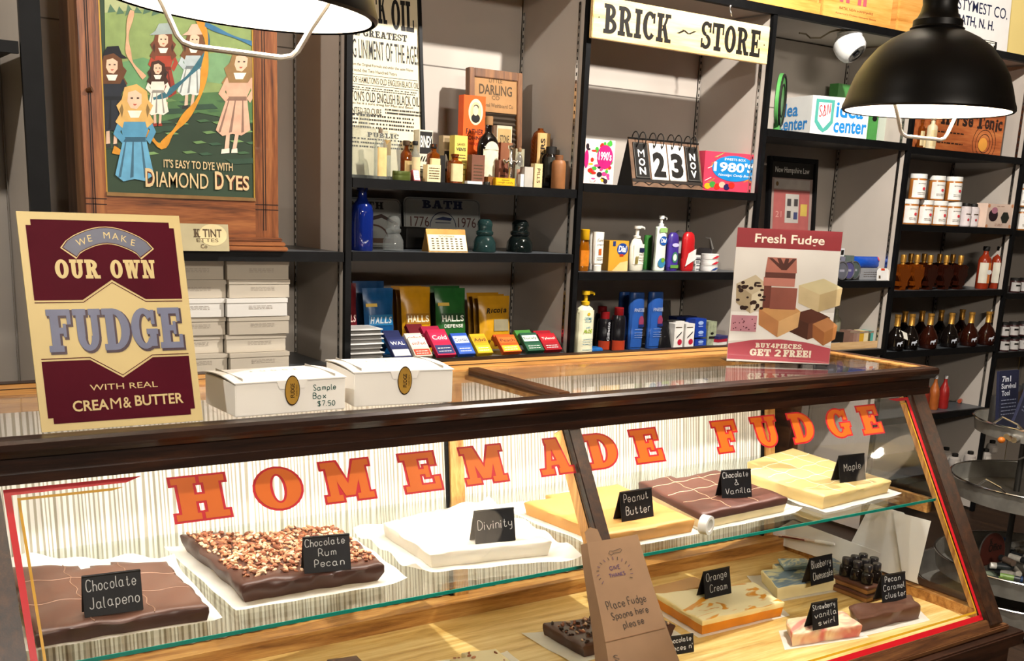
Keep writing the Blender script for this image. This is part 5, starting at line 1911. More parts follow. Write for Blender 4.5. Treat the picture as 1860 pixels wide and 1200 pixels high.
pouch('cough_drop_bag', 'front green cough drop bag with white lettering', 'bag', 797, 852, 525, 3.35, Z_B3, GRN, d_halls('DEFENSE', '#dfe3d3', '#173f1b', 0), PG)


def d_ric(b, w, h):
    for i, ch in enumerate('Ricola'):
        b.font(ch, w * (.07 if ch in 'il' else .11), h * (.1 if ch in 'Rl' else .075), w * (.25 + .105 * i), h * .72, INK, .0006, bold=.02, shear=.3)
    for i in range(4):
        b.rect(w * (.4 + .12 * i), w * (.52 + .12 * i), h * .34, h * .56, P('#8d8468', .5), .0004)
    for i in range(7):
        b.disc(w * (.15 + .11 * i), h * (.1 + .05 * (i % 3)), w * .05, h * .025, P('#6a4a10', .5), .0004, 9)


for k, lab in enumerate(('rearmost golden herb drop bag of three', 'middle golden herb drop bag of three', 'front golden herb drop bag with black script')):
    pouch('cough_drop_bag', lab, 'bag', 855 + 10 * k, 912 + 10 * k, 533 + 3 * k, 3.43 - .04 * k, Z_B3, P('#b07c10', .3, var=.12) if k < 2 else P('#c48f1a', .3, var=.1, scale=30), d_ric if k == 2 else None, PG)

# stack of white flat packs
MED = 'little medicine packs on the shelf'
x0, x1 = xat(620, 3.25, Z_B3), xat(689, 3.25, Z_B3)
for k in range(7):
    b = MB(); w = x1 - x0
    zz = Z_B3 + .0155 * k
    b.box(.004, w - .006, .004, .1, .0003, .0115, P('#56534f', .6))
    b.box(0, w, 0, .108, .0116, .0152, P('#d7d6d3', .5))
    if k == 6:
        b.rect(.01, w - .01, .01, .09, P('#b5b3ae', .5), .0155)
    solo('flat_pack', b, (x0 + .003 * math.sin(k * 2), 3.222 + .004 * math.cos(k * 3), zz), 'flat white pack left of the cough drops, ' + ['lowest of the stack of seven', 'second from the bottom of the stack', 'third from the bottom of the stack', 'middle one of the stack of seven', 'third from the top of the stack', 'second from the top of the stack', 'topmost of the stack of seven'][k], 'pack', 'stacked flat white packs')


def packet(label, cols, blx, brx, ytop, row=0, th=.016, txt=None):
    Y, z = 3.212 + .05 * row, Z_B3 + .002 + .024 * row
    x0, x1 = xat(blx, Y, z), xat(brx, Y, z)
    a = math.radians(42)
    s, best = .03, 9e9
    for k in range(30, 140):
        L = k * .001
        p = Vector((x0, Y + L * math.cos(a), z + L * math.sin(a) - CAM_Z))
        py = CY + FPX * p.dot(DOWN) / p.dot(FWD)
        if abs(py - ytop) < best:
            best, s = abs(py - ytop), L
    w = x1 - x0
    t = MB()
    t.box(0, w, -th, 0, 0, s, P(cols[0], .35, var=.06))
    # local: x right, z up the slope, -y outwards
    t.M = FACE(0, -th - .0006, 0)
    if len(cols) > 1:
        t.rect(w * .04, w * .96, s * .05, s * .38, P(cols[1], .4, var=.06), .0)
    if len(cols) > 2:
        t.rect(w * .06, w * .94, s * .52, s * .86, P(cols[2], .4, var=.05), .0)
    if txt:
        t.font(txt, w * .78, s * .17, w * .5, s * .68, P(cols[3] if len(cols) > 3 else '#e9e4d8', .5), .0004, bold=.01)
    lines(t, w, s, (.14, .26), P('#e2ddd2', .5), .15, .003)
    return solo('medicine_packet', t, (x0, Y, z), label, 'packet', MED, rot=(-(PI / 2 - a), 0, 0))


packet('navy and white packet at the left of the front row', ('#1d2450', '#c9c9c6', '#283060'), 714, 746, 618, 0, txt='WAL')
packet('navy packet behind the navy and white packet', ('#1a2048', '#2a3470'), 706, 735, 606, 1)
packet('white and orange packet second in the front row', ('#d9c9b8', '#b5432c', '#e2d8cc', '#b0402a'), 752, 783, 619, 0, txt='sinFed')
packet('white packet behind the white and orange one', ('#d3bfb0', '#b06a50', '#ddd2c6', '#b5563a'), 742, 772, 611, 1, txt='sinFed')
packet('crimson packet of the front row', ('#b01d42', '#26305e', '#b5204a'), 793, 826, 604, 0, txt='Cold')
packet('crimson packet behind the front crimson packet', ('#98193a', '#7a1630'), 776, 808, 598, 1.2)
packet('dark red packet leaning furthest back beside the yellow bag', ('#5e1018', '#4a0d14'), 746, 774, 594, 1.9)
packet('blue and white packet of the front row', ('#2a4fa8', '#3a62b8', '#d5dde2', '#1d2e60'), 832, 861, 611, 0, txt='Contac')
packet('yellow packet with black print in the front row', ('#c9a01c', '#d6c030', '#cf8e1a', '#2a1f10'), 866, 893, 612, 0, txt='Advil')
packet('orange packet of the front row with a yellow foot', ('#c6541c', '#d8b02c', '#cf6a28', '#5e2410'), 912, 945, 614, 0, txt='Peach')
packet('orange packet behind the front orange packet', ('#b8481a', '#b04a18'), 900, 930, 613, 1)
packet('dark green packet with a white heading in the front row', ('#1f4a35', '#2b5a40', '#c7cfc3', '#25402f'), 956, 986, 610, 0, txt='Eucaly')
packet('light green packet behind the dark green packet', ('#3f7a35', '#2a5a28'), 942, 970, 605, 1)
packet('red packet of the front row at the right end', ('#a01822', '#8c1420', '#a81c28'), 988, 1018, 611, 0, txt='Tylenol')
packet('red packet behind the front red packet', ('#8c1420', '#7a1018'), 975, 1005, 606, 1)

# -- bay with the BRICK STORE sign
Ys = 3.165
x0, x1 = xat(1077, Ys, 2.13), xat(1396, Ys, 2.13)
z1, z0 = zat(1078, -6, Ys), zat(1075, 68, Ys)
z1r, z0r = zat(1397, 45, Ys), zat(1392, 117, Ys)
w, h = x1 - x0, ((z1 - z0) + (z1r - z0r)) / 2
bs = root('shop_sign', (x0, Ys, z0), 'pale pine board sign with black serif letters hanging under the top shelf', 'sign', rot=(0, -math.atan2(z0r - z0, w), 0))
b = MB(); b.box(0, w, 0, .018, 0, h, WOOD('pale_pine', '#caa05a', '#e2c388', '#efd9a6', 'x', .45, 3)); bo_ = part('board', b, bs, bevel=.002)
for s, xa, wd in (('BRICK', .235, .36), ('~', .5, .11), ('STORE', .765, .36)):
    b = MB(); b.M = FACE(0, -.0008, 0)
    b.slab(s, w * wd, h * (.7 if s != '~' else .5), w * xa, h * .5, INK, .0, gap=.08)
    part('painted_lettering', b, bo_)
b = MB(); b.M = FACE(0, -.0008, 0)
for q in (.03, .97):
    b.disc(w * q, h * .5, .003, .003, INK, .0, 8)
part('nail_head', b, bo_)
xh = xat(1326, 3.19, 2.24)
b = MB(); b.tube([(0, 0, .045), (0, 0, .03), (.004, -.004, .018), (.002, -.012, .008), (-.004, -.016, .006), (-.008, -.014, .014)], .0022, CHROME, 8)
b.lathe([(.001, .041), (.007, .041), (.007, .046), (.001, .046)], CHROME, 10)
solo('ceiling_hook', b, (xh, 3.19, TOPZ - .075), 'small chrome cup hook above the pale pine sign', 'hook', smooth=True)


def d_candy90(b, w, h):
    cs = ['#c8281e', '#dfa020', '#3f9a3a', '#d23a7a', '#e9e3dc', '#2a2028']
    rnd = random.Random(3)
    for k in range(46):
        b.disc(rnd.uniform(.06, .94) * w, rnd.uniform(.05, .95) * h, rnd.uniform(.03, .1) * w, rnd.uniform(.02, .07) * h, P(cs[k % 6], .4), .0001 + .00001 * k, 9)
    b.disc(w * .68, h * .62, w * .26, h * .27, P('#b0206a', .4), .0008)
    b.font("1990's", w * .42, h * .2, w * .68, h * .64, P('#f0e9ec', .4), .001, bold=.02)
    b.disc(0.02 * w + w * .06, h * .55, w * .07, h * .2, P('#b0206a', .4), .0008)


sbox('candy_box', "candy box with a magenta oval reading 1990's", 'candy box', 1058, 1113, 253, 3.26, Z_C1, .05, P('#e0cfc4', .45), d_candy90)


def d_candy80(b, w, h):
    rnd = random.Random(8)
    for k in range(24):
        x, y = rnd.uniform(.0, .85) * w, rnd.uniform(.02, .9) * h
        b.poly([(x, y), (x + .02 * w, y), (x + .13 * w, y + .09 * h), (x + .11 * w, y + .09 * h)], P(['#e6e0da', '#d8a020', '#b5203a', '#6fa83a'][k % 4], .4), .0001 + .00001 * k)
    b.disc(w * .56, h * .6, w * .42, h * .33, P('#1c7ab8', .4), .0006, 30)
    b.font('SWEETS BOX', w * .4, h * .06, w * .56, h * .83, P('#e9e6e2', .4), .0008)
    b.font("1980'S", w * .78, h * .25, w * .56, h * .63, P('#efece8', .4), .0009, bold=.03)
    b.font('Nostalgic Candy Box', w * .6, h * .08, w * .56, h * .42, P('#e9e6e2', .4), .0008, shear=.3)
    for k in range(6):
        b.disc(w * (.08 + .09 * k), h * (.12 + .05 * (k % 2)), w * .06, h * .08, P(['#d8a020', '#3f8a3a', '#c8281e', '#e0a28a', '#23204a', '#c8281e'][k], .4), .0007, 12)


sbox('candy_box', "pink candy box with a blue oval reading 1980'S", 'candy box', 1276, 1371, 277, 3.25, Z_C1, .05, P('#c93a52', .45), d_candy80)

# flip calendar
Y = 3.225
x0, x1 = xat(1150, Y, Z_C1), xat(1277, Y, Z_C1)
w = x1 - x0
h = zat(1200, 253, Y + .03) - Z_C1
fc = root('flip_calendar', (x0, Y, Z_C1), 'tabletop flip calendar showing MON 23 NOV on ringed cards', 'calendar', rz=.0)
ti = .26
L = h / math.cos(ti)
RUST = P('#6b5240', .6, var=.35, scale=22)
b = MB(); b.M = FACE(0, 0, 0, ti); b.box(0, w, 0, L, -.004, 0, RUST); part('front_board', b, fc)
b = MB(); b.M = Matrix.Translation((0, 2 * h * math.tan(ti), 0)) @ FACE(0, 0, 0, -ti); b.box(0, w, 0, L, 0, .004, INK); part('back_board', b, fc)
b = MB()
b.add([(0, .004, 0), (0, 2 * h * math.tan(ti) - .004, 0), (0, h * math.tan(ti), h - .004)], [(0, 1, 2)], INK); part('side_gusset', b, fc)
for u, wd, col, fg, s, rings in ((.145, .2, INK, WHITE, 'MON', (.09, .19)), (.385, .235, P('#ded9d0', .5), INK, '2', (.33, .44)), (.64, .235, P('#ded9d0', .5), INK, '3', (.585, .695)), (.875, .19, INK, WHITE, 'NOV', (.83, .92))):
    b = MB(); b.M = FACE(0, -.0012, 0, ti)
    for k in range(2):
        b.box(w * (u - wd / 2) + .001 * k, w * (u + wd / 2) + .001 * k, L * (.17 - .012 * k), L * .9, .0016 * (1 - k), .0016 * (2 - k) - .0003, col)
    if len(s) == 1:
        b.font(s, w * wd * .74, L * .52, w * u, L * .47, fg, .0034, bold=.05)
        for q in rings:
            b.disc(w * q, L * .84, .004, .007, INK, .0034, 8)
    else:
        b.band([(w * (u - wd / 2) + .003, L * .19), (w * (u + wd / 2) - .003, L * .19), (w * (u + wd / 2) - .003, L * .88), (w * (u - wd / 2) + .003, L * .88), (w * (u - wd / 2) + .003, L * .19)], .0012, P('#8a8780', .5), .0034)
        for i, ch in enumerate(s):
            b.font(ch, w * wd * .44, L * .15, w * u, L * (.68 - .18 * i), fg, .0034, bold=.0 if ch == 'M' else .03)
    part('card', b, fc, label='white day card' if len(s) == 1 else 'black word card')
    for q in rings:
        b = MB()
        c = Vector((w * q, math.sin(ti) * L * .92, math.cos(ti) * L * .92))
        b.tube([c + Vector((0, .02 * math.cos(a), .006 + .03 * math.sin(a))) for a in [2 * PI * k / 18 for k in range(18)]], .0022, INK, 6, closed=True)
        part('ring', b, fc, smooth=True)
b = MB(); b.M = FACE(0, -.0012, 0, ti)
for k in range(5):
    b.band([(w * (.02 + .2 * k + .2 * j / 8), L * (.04 + .07 * math.sin(PI * j / 8))) for j in range(9)], .003, INK, .0004)
b.band([(0, L * .13), (w, L * .13)], .012, P('#2a231e', .6), .0004)
part('scroll_border', b, fc)

# -- toiletries
TG = 'toiletries on the shelf'
bottle('shampoo_bottle', 'amber baby shampoo bottle with a yellow cap at the left end', 'bottle', 1059, 22, 416, 3.25, Z_C2, [(.001, 0), (.92, 0), (1, .03), (.98, .55), (.8, .7), (.7, .76), (.001, .76)], GLASS('orange_liquid', '#d98a20', 1, .05, .6, '#a8620c'), (CAPL(.74, .75, 1.0), P('#c99a10', .35)), (.12, .5, P('#c9761c', .4, var=.2, scale=60), 60), TG, sy=.6)
bottle('lotion_bottle', 'white lotion bottle standing on its cap, behind the front white one', 'bottle', 1076, 22, 420, 3.34, Z_C2, 'tube', P('#e0dccf', .35), (CAPL(.7, 0, .15), WHITE), None, TG, sy=.6)
bottle('lotion_bottle', 'white lotion bottle with an orange emblem standing on its cap', 'bottle', 1083, 24, 421, 3.25, Z_C2, 'tube', P('#e9e5d8', .35), (CAPL(.7, 0, .15), P('#d9d5c9', .35)), (.2, .95, P('#ece8dc', .4), 50), TG, sy=.6,
       art=lambda b, r, h: (b.font('Curel', r * 1.1, h * .07, 0, h * .8, TXT, .0004), b.rect(-r * .25, r * .25, h * .42, h * .58, P('#c4622a', .4), .0004), lines(b, r * 1.4, h, (.35, .3, .68), TXT, .1, .002, -r * .7)))


def d_dial(b, w, h):
    b.disc(w * .68, h * .72, w * .28, h * .2, P('#1d3f8e', .4), .0002)
    b.font('Dial', w * .42, h * .22, w * .68, h * .73, WHITE, .0005, bold=.03, shear=.15)
    b.rect(w * .18, w * .32, h * .82, h * .98, P('#23356e', .4), .0003)
    b.poly([(w * .2, 0), (w, 0), (w, h * .34), (w * .6, h * .28)], P('#e0c080', .4), .0002)
    b.rect(w * .55, w * .75, h * .48, h * .56, P('#b0381c', .4), .0003)


sbox('soap_pack', 'gold soap bar pack with a blue oval', 'soap', 1104, 1139, 437, 3.26, Z_C2, .05, P('#cf9a34', .35, var=.06), d_dial, TG)
bottle('pump_bottle', 'white pump soap bottle with a navy label', 'bottle', 1153, 33, 410, 3.27, Z_C2, [(.001, 0), (.85, 0), (.95, .03), (1, .3), (.92, .55), (.6, .68), (.4, .72), (.38, .74), (.001, .74)], P('#e6e1cc', .35), None, (.15, .6, P('#e9e5d4', .4), 45), TG, sy=.65, pump=(P('#dcd9d0', .3), .73),
       art=lambda b, r, h: (b.rect(-r * .1, r * .6, h * .42, h * .52, NAVY, .0004), [b.band([(-r * .55 + r * .12 * k, h * .16), (-r * .5 + r * .15 * k, h * .34)], .003, P('#8a7a2c', .5), .0004) for k in range(3)], lines(b, r * 1.0, h, (.37, .3, .24), TXT, .1, .002, -r * .2)))
bottle('shampoo_bottle', 'green bottle half hidden behind the foaming pump', 'bottle', 1174, 22, 420, 3.33, Z_C2, 'shampoo', P('#2f6a2c', .3, var=.15), None, None, TG, sy=.6)
bottle('pump_bottle', 'tall foaming pump bottle with a blue oval and green ends', 'bottle', 1195, 25, 391, 3.27, Z_C2, [(.001, 0), (.95, 0), (1, .02), (.9, .4), (.95, .78), (.8, .8), (.001, .8)], P('#cfd8c2', .35), None, (.02, .78, P('#dfe3d8', .4), 65), TG, sy=.6, pump=(P('#d6d6d2', .3), .8),
       art=lambda b, r, h: (b.disc(r * .1, h * .55, r * .7, h * .085, P('#1d4f9a', .4), .0006, 20), b.font('Dial', r * 1.0, h * .08, r * .1, h * .555, WHITE, .001, bold=.03, shear=.15), b.disc(0, h * .15, r * .7, h * .09, P('#3a7aa0', .4), .0006, 14), b.disc(r * .2, h * .2, r * .35, h * .045, P('#6a9a2c', .4), .0009, 14), b.rect(-r * .7, r * .7, h * .7, h * .78, P('#8fb56a', .4), .0005)))
bottle('deodorant_stick', 'purple deodorant stick with a green badge', 'deodorant', 1218, 27, 422, 3.27, Z_C2, 'stick', P('#3a2a78', .3, var=.08), None, (.1, .72, P('#40308a', .35), 60), TG, sy=.6,
       art=lambda b, r, h: (b.disc(0, h * .36, r * .5, h * .14, P('#3f7a5a', .4), .0005), b.disc(0, h * .36, r * .32, h * .09, P('#d8dcd4', .4), .0008), b.rect(-r * .7, r * .7, h * .08, h * .16, P('#5a8a3a', .4), .0005), b.disc(0, h * .68, r * .6, h * .05, P('#b9b2d6', .4), .0005)))
bottle('deodorant_stick', 'frosted clear stick behind the purple and red sticks', 'deodorant', 1231, 28, 418, 3.37, Z_C2, 'stick', P('#a8a8aa', .3), None, None, TG, sy=.6)
bottle('deodorant_stick', 'red deodorant stick with a slanted white label', 'deodorant', 1246, 29, 421, 3.27, Z_C2, 'stick', P('#a81a1e', .3, var=.06), None, (.05, .6, P('#a81a1e', .35), 60), TG, sy=.6,
       art=lambda b, r, h: (b.poly([(-r * .85, h * .12), (r * .8, h * .3), (r * .85, h * .58), (-r * .4, h * .46)], P('#d8d5d0', .4), .0006), lines(b, r * 1.2, h, (.3, .38), TXT, .1, .003, -r * .6)))
for k in range(4):
    sbox('small_box', 'small white box by the red stick, ' + ['lowest of its stack of four', 'second up in its stack of four', 'third up in its stack of four', 'topmost of its stack of four'][k], 'box', 1262 + (k % 2), 1276 + (k % 2), 485.2 - 7.2 * k, 3.28, Z_C2 + .0137 * k, .05, P('#d4d2ce', .45), lambda b, w, h: b.rect(w * .1, w * .6, h * .3, h * .6, P('#6a6a70', .5), .0003), 'small white boxes on the toiletry shelf')
for k in range(3):
    x = xat(1287, 3.26, Z_C2); r = 17 * mpp((x, 3.26, Z_C2))
    hh = .0235
    b = MB()
    b.lathe([(.001, .0003), (r * .96, .0003), (r, .003), (r, hh * .8), (r * 1.03, hh * .82), (r * 1.03, hh - .001), (.001, hh - .0005)], P('#d8d6d2', .4), 20, 1, .8)
    b.M = FACE(0, -r * .8 - .001, 0); b.poly([(-r * .5, hh * .2), (r * .1, hh * .2), (r * .6, hh * .62), (r * .2, hh * .7)], P('#b02430' if k else '#26407a', .4))
    solo('petroleum_tub', b, (x + .001 * k, 3.26, Z_C2 + hh * k), ['white tub with a blue mark at the bottom of the stack of three', 'white tub with a red mark, middle of the stack of three', 'white tub with a red mark on top of the stack of three'][k], 'tub', 'stacked white tubs', smooth=40)
b = MB(); x0 = xat(1290, 3.42, Z_C2); x1 = xat(1372, 3.42, Z_C2)
b.rbox(0, x1 - x0, 0, .09, .0003, .085, P('#8c8890', .5), .01)
for k in range(12):
    b.tube([(.004 + (x1 - x0) / 12 * k, -.002, .08), (.008 + (x1 - x0) / 12 * k, .02, .125), (.012 + (x1 - x0) / 12 * k, .08, .13)], .005, P('#e6e6e4', .4), 6)
solo('comb_rack', b, (x0, 3.42, Z_C2), 'grey bin of white-toothed combs behind the stacked tubs', 'bin', smooth=40)
# lower toiletries
bottle('pump_bottle', 'big cream aloe lotion bottle with a yellow pump', 'bottle', 1058, 38, 528, 3.235, Z_C3, [(.001, 0), (.93, 0), (1, .02), (1, .62), (.85, .72), (.4, .77), (.38, .79), (.001, .79)], P('#e2dfbc', .35, var=.04), None, (.03, .7, P('#e4e0c0', .4), 60), TG, sy=.6, pump=(P('#cda51c', .35), .78),
       art=lambda b, r, h: (b.disc(0, h * .64, r * .16, r * .16, P('#d6b020', .4), .0006, 12), b.font('DERMA', r * .9, h * .045, 0, h * .57, P('#4a92a8', .5), .0006, bold=.02), b.font('PLUS', r * .7, h * .03, 0, h * .525, P('#4a92a8', .5), .0006), b.font('with', r * .5, h * .035, 0, h * .43, P('#4a92a8', .5), .0006), b.font('ALOE', r * 1.0, h * .06, 0, h * .37, P('#9ab52c', .4), .0006, bold=.03), lines(b, r * 1.4, h, (.24, .2, .16, .07), P('#5a8aa0', .5), .1, .002, -r * .7)))
for k, (xc, Y, yt, lab) in enumerate(((1090, 3.39, 556, 'black shaving gel can with red cap standing behind'), (1120, 3.26, 558, 'black shaving gel can with red cap in front'), (1095, 3.30, 566, 'black shaving gel can with vertical lettering beside the aloe bottle'))):
    bottle('shaving_gel_can', lab, 'can', xc, 27, yt, Y, Z_C3, 'can', P('#161417', .25, var=.1), (CAPL(.62, .8, 1.0), P('#7e1418', .35)), (.02, .25, P('#a83a20', .3), 80), 'shaving gel cans', art=(lambda b, r, h: b.font('Gillette', h * .5, r * .45, -r * .1, h * .5, P('#b9b9bc', .4), .0006, bold=.02, rot=PI / 2)) if k == 2 else None)
b = MB(); x0 = xat(1074, 3.225, Z_C3); b.rbox(0, .06, 0, .05, .0003, .02, P('#1d5a9a', .35, var=.2, scale=60), .008)
solo('razor_pack', b, (x0, 3.225, Z_C3), 'small bright blue pack lying in front of the shaving gel', 'pack', TG)


def d_fin(b, r, h):
    b.font('FINESSE', r * 1.35, h * .06, 0, h * .7, P('#c9cdd8', .4), .0006)
    b.disc(r * .35, h * .5, r * .35, h * .1, P('#8a3a58', .4), .0006, 14)
    b.rect(r * .0, r * .75, h * .4, h * .45, P('#1d2a60', .4), .0009)
    lines(b, r * 1.4, h, (.36, .3, .26, .22), P('#8fa0cc', .4), .1, .002, -r * .6)


FIN = P('#2a55a0', .28, var=.05)
for xc, Y, yt, lab in ((1130, 3.36, 530, 'blue shampoo bottle at the back left, half hidden'), (1150, 3.27, 531, 'blue shampoo bottle in front, left of two'), (1184, 3.27, 530, 'blue shampoo bottle in front, right of two')):
    bottle('shampoo_bottle', lab, 'bottle', xc, 34 if Y < 3.3 else 28, yt, Y, Z_C3, [(.001, 0), (.86, 0), (.95, .02), (.92, .3), (1, .75), (.98, .97), (.9, 1), (.001, 1)], FIN, None, (.05, .9, FIN, 50), 'blue shampoo bottles', sy=.55, art=d_fin if Y < 3.3 else None)
pouch('foil_pouch', 'dark grey foil pouch leaning beside the blue shampoo', 'bag', 1202, 1225, 547, 3.4, Z_C3, P('#4a4744', .3, .3, .2), None, TG, .2, .02)
pouch('foil_pouch', 'black pouch in front of the grey foil pouch', 'bag', 1200, 1222, 585, 3.235, Z_C3, P('#141315', .3, 0, .2), None, TG, .25, .02)


def d_band(b, w, h):
    b.poly([(w * .2, h * .38), (w * .8, h * .62), (w * .85, h * .7), (w * .25, h * .46)], INK, .0003)
    b.disc(w * .65, h * .25, w * .25, h * .12, P('#b01c34', .4), .0003)
    b.rect(w * .1, w * .8, h * .84, h * .87, TXT, .0003)


for xl_, Y, yt, lab in ((1223, 3.24, 588, 'white box with a red dot, left one of the front pair'), (1243, 3.24, 588, 'white box with a red dot, right one of the front pair'), (1224, 3.315, 583, 'white box showing behind the left white box'), (1242, 3.31, 585, 'white box showing behind the right white box')):
    sbox('small_box', lab, 'box', xl_, xl_ + 16, yt, Y, Z_C3, .05, P('#dedad2', .45), d_band if Y < 3.3 else None, 'white boxes with a red dot')
for k in range(3):
    sbox('small_box', 'blue box with a white emblem, ' + ['lowest of the stack of three', 'middle of the stack of three', 'topmost of the stack of three'][k], 'box', 1262, 1282, 615.5 - 18.3 * k, 3.27, Z_C3 + .035 * k, .06, P('#1a3a94', .4), lambda b, w, h: (b.disc(w * .5, h * .6, w * .25, h * .2, P('#9ab0d8', .4), .0003, 8), b.rect(w * .3, w * .7, h * .2, h * .32, P('#8a9ad0', .4), .0003)), 'blue boxes in a stack')
sbox('small_box', 'long dark blue box lying behind the white boxes', 'box', 1226, 1262, 575, 3.37, Z_C3, .05, P('#16245c', .4), None, TG)
sbox('small_box', 'grey-green patterned box right of the blue stack', 'box', 1284, 1299, 584, 3.27, Z_C3, .06, P('#8c9278', .45, var=.3, scale=60), lambda b, w, h: (b.disc(w * .5, h * .5, w * .2, h * .06, INK, .0003, 8), b.rect(w * .15, w * .85, h * .28, h * .38, INK, .0003)), TG)
for k, c in enumerate(('#d8d4cc', '#a01c30', '#2a2a5a')):
    b = MB(); x0 = xat(1303, 3.25, Z_C3); b.box(0, .075, 0, .1, .0003, .0125, P(c, .45))
    solo('flat_pack', b, (x0 + .002 * k, 3.25, Z_C3 + .013 * k), ['flat white pack at the bottom of the pile beside the poster', 'flat red pack in the middle of the pile beside the poster', 'flat navy pack on top of the pile beside the poster'][k], 'pack', 'flat packs beside the poster', rz=.25)
# ------------------------------------------------------------------ left bay: dye cabinet, card, carton stacks
Yc = 3.215
x0 = xat(149, Yc, 1.65); x1 = xat(504, Yc, 1.55)
W = x1 - x0
HC = .98
cab = root('dye_cabinet', (x0, Yc, Z_A1 + .001), 'oak shop cabinet with a painted tin front advertising dyes', 'cabinet')
CABW = WOOD('cabinet_oak', '#3f2010', '#7a4524', '#9c6236', 'z', .35, 5, coat=.2)
CABX = WOOD('cabinet_oak_rail', '#3f2010', '#7a4524', '#9c6236', 'x', .35, 5, coat=.2)
CABS = WOOD('cabinet_side', '#55361f', '#7d5636', '#94694a', 'z', .45, 5)
b = MB(); b.box(0, W, .02, .2, .035, HC, CABS); part('carcass', b, cab)
sw = xat(186, Yc, 1.7) - x0
sr = x1 - xat(462, Yc, 1.6)
zb = zat(330, 352, Yc) - Z_A1
for a, c in ((0, sw), (W - sr, W)):
    b = MB(); b.box(a, c, -.004, .02, .035, HC, CABW)
    for u in (.35, .45):
        b.box(a + (c - a) * u - .0015, a + (c - a) * u + .0015, -.0046, 0, .06, HC, P('#2a1409', .5))
    for z in (.12, .135):
        b.box(a, c, -.0046, 0, z, z + .003, P('#2a1409', .5))
    part('stile', b, cab)
b = MB(); b.box(sw, W - sr, -.004, .02, .035, zb - .012, CABX)
b.box(sw, W - sr, -.008, .02, zb - .014, zb - .004, P('#8a6a44', .3, .3, .2)); part('bottom_rail', b, cab)
b = MB()
for k, (o, z) in enumerate(((.028, 0), (.02, .014), (.01, .026))):
    b.box(-o * .4, W + o * .6, -.012 - o, .2, z, z + .013, CABX)
part('base_moulding', b, cab, bevel=.003)
b = MB(); xk = xat(157, Yc - .01, 1.8) - x0
b.tube([(xk, -.004, .42), (xk + .012, -.012, .424)], [.006, .008], P('#5a3a20', .4, .4), 8); part('catch', b, cab)
pw_, ph_ = W - sw - sr, HC - zb
b = MB(); b.M = FACE(sw, 0, zb - .004)
b.box(0, pw_, 0, ph_, -.003, 0, P('#2c3d2c', .5, var=.2, scale=5))
for xx in (0, pw_ - .004):
    b.box(xx, xx + .004, 0, ph_, 0, .003, P('#b08a3a', .4, .4))
part('tin_picture', b, cab)
b = MB(); b.M = FACE(sw, -.0006, zb - .004)


def px_(x, y):
    p = at(x, y, Y=Yc)
    return (p.x - x0 - sw, p.z - Z_A1 - zb + .004)


def pp(pts, col, z, r=.55, v=.12):
    b.poly([px_(*q) for q in pts], P(col, r, var=v, scale=30), z)


pp([(188, -90), (458, -90), (459, 175), (400, 168), (330, 190), (262, 176), (193, 182)], '#7f9258', .0002)
pp([(188, -90), (458, -90), (458, 5), (380, 22), (300, 14), (190, 24)], '#9fa678', .0004)
pp([(193, 120), (260, 105), (330, 130), (300, 160), (230, 170), (193, 150)], '#5f8a5c', .0004)
pp([(300, 110), (400, 95), (459, 120), (459, 160), (380, 150), (320, 160)], '#6f9468', .0004)
pp([(193, 175), (300, 172), (459, 165), (460, 225), (360, 205), (260, 230), (196, 215)], '#47693f', .0005)
for k in range(16):
    pp([(195 + 16 * k, 24 + 3 * (k % 3)), (200 + 16 * k, 8 + 4 * (k % 2)), (210 + 16 * k, 22 + 3 * (k % 2))], '#4d6a52', .0006)
for k in range(40):
    gx, gy = 195 + (k * 61) % 262, 150 + (k * 37) % 130
    pp([(gx, gy), (gx + 16, gy - 2), (gx + 26, gy + 2), (gx + 8, gy + 4)], ['#5f7f4c', '#3d5c3c', '#6f8f58', '#33503a'][k % 4], .0007)
for gx, gy in ((300, 200), (352, 192), (284, 232), (440, 290), (205, 262)):
    pp([(gx - 30, gy), (gx + 34, gy - 3), (gx + 44, gy + 6), (gx - 18, gy + 9)], '#2c4433', .0008)
# ribbons
for pts, col, w_ in (([(240, 20), (232, 55), (232, 90), (240, 115), (262, 142)], '#c99a78', .014), ([(362, 40), (378, 75), (370, 105), (340, 140), (300, 172), (278, 180)], '#2f5f6c', .016), ([(358, 30), (374, 70), (372, 120), (362, 175), (335, 215), (310, 245), (292, 266), (272, 248), (258, 238), (240, 258), (228, 278), (205, 272)], '#c58628', .02), ([(372, 45), (410, 62), (458, 80)], '#35688a', .014)):
    P2 = [px_(*q) for q in pts]
    sm = []
    for i in range(len(P2) - 1):
        for k in range(4):
            u = k / 4
            p0, p1, p2, p3 = P2[max(i - 1, 0)], P2[i], P2[i + 1], P2[min(i + 2, len(P2) - 1)]
            sm.append(tuple(.5 * (2 * p1[j] + (p2[j] - p0[j]) * u + (2 * p0[j] - 5 * p1[j] + 4 * p2[j] - p3[j]) * u * u + (3 * p1[j] - p0[j] - 3 * p2[j] + p3[j]) * u ** 3) for j in (0, 1)))
    sm.append(P2[-1])
    b.band(sm, [w_ * (.75 + .35 * math.sin(i * .9)) for i in range(len(sm))], P(col, .5, var=.15, scale=40), .0016)


def _dark(c, k=.62):
    c = c.lstrip('#')
    return '#' + ''.join('%02x' % int(int(c[i:i + 2], 16) * k) for i in (0, 2, 4))


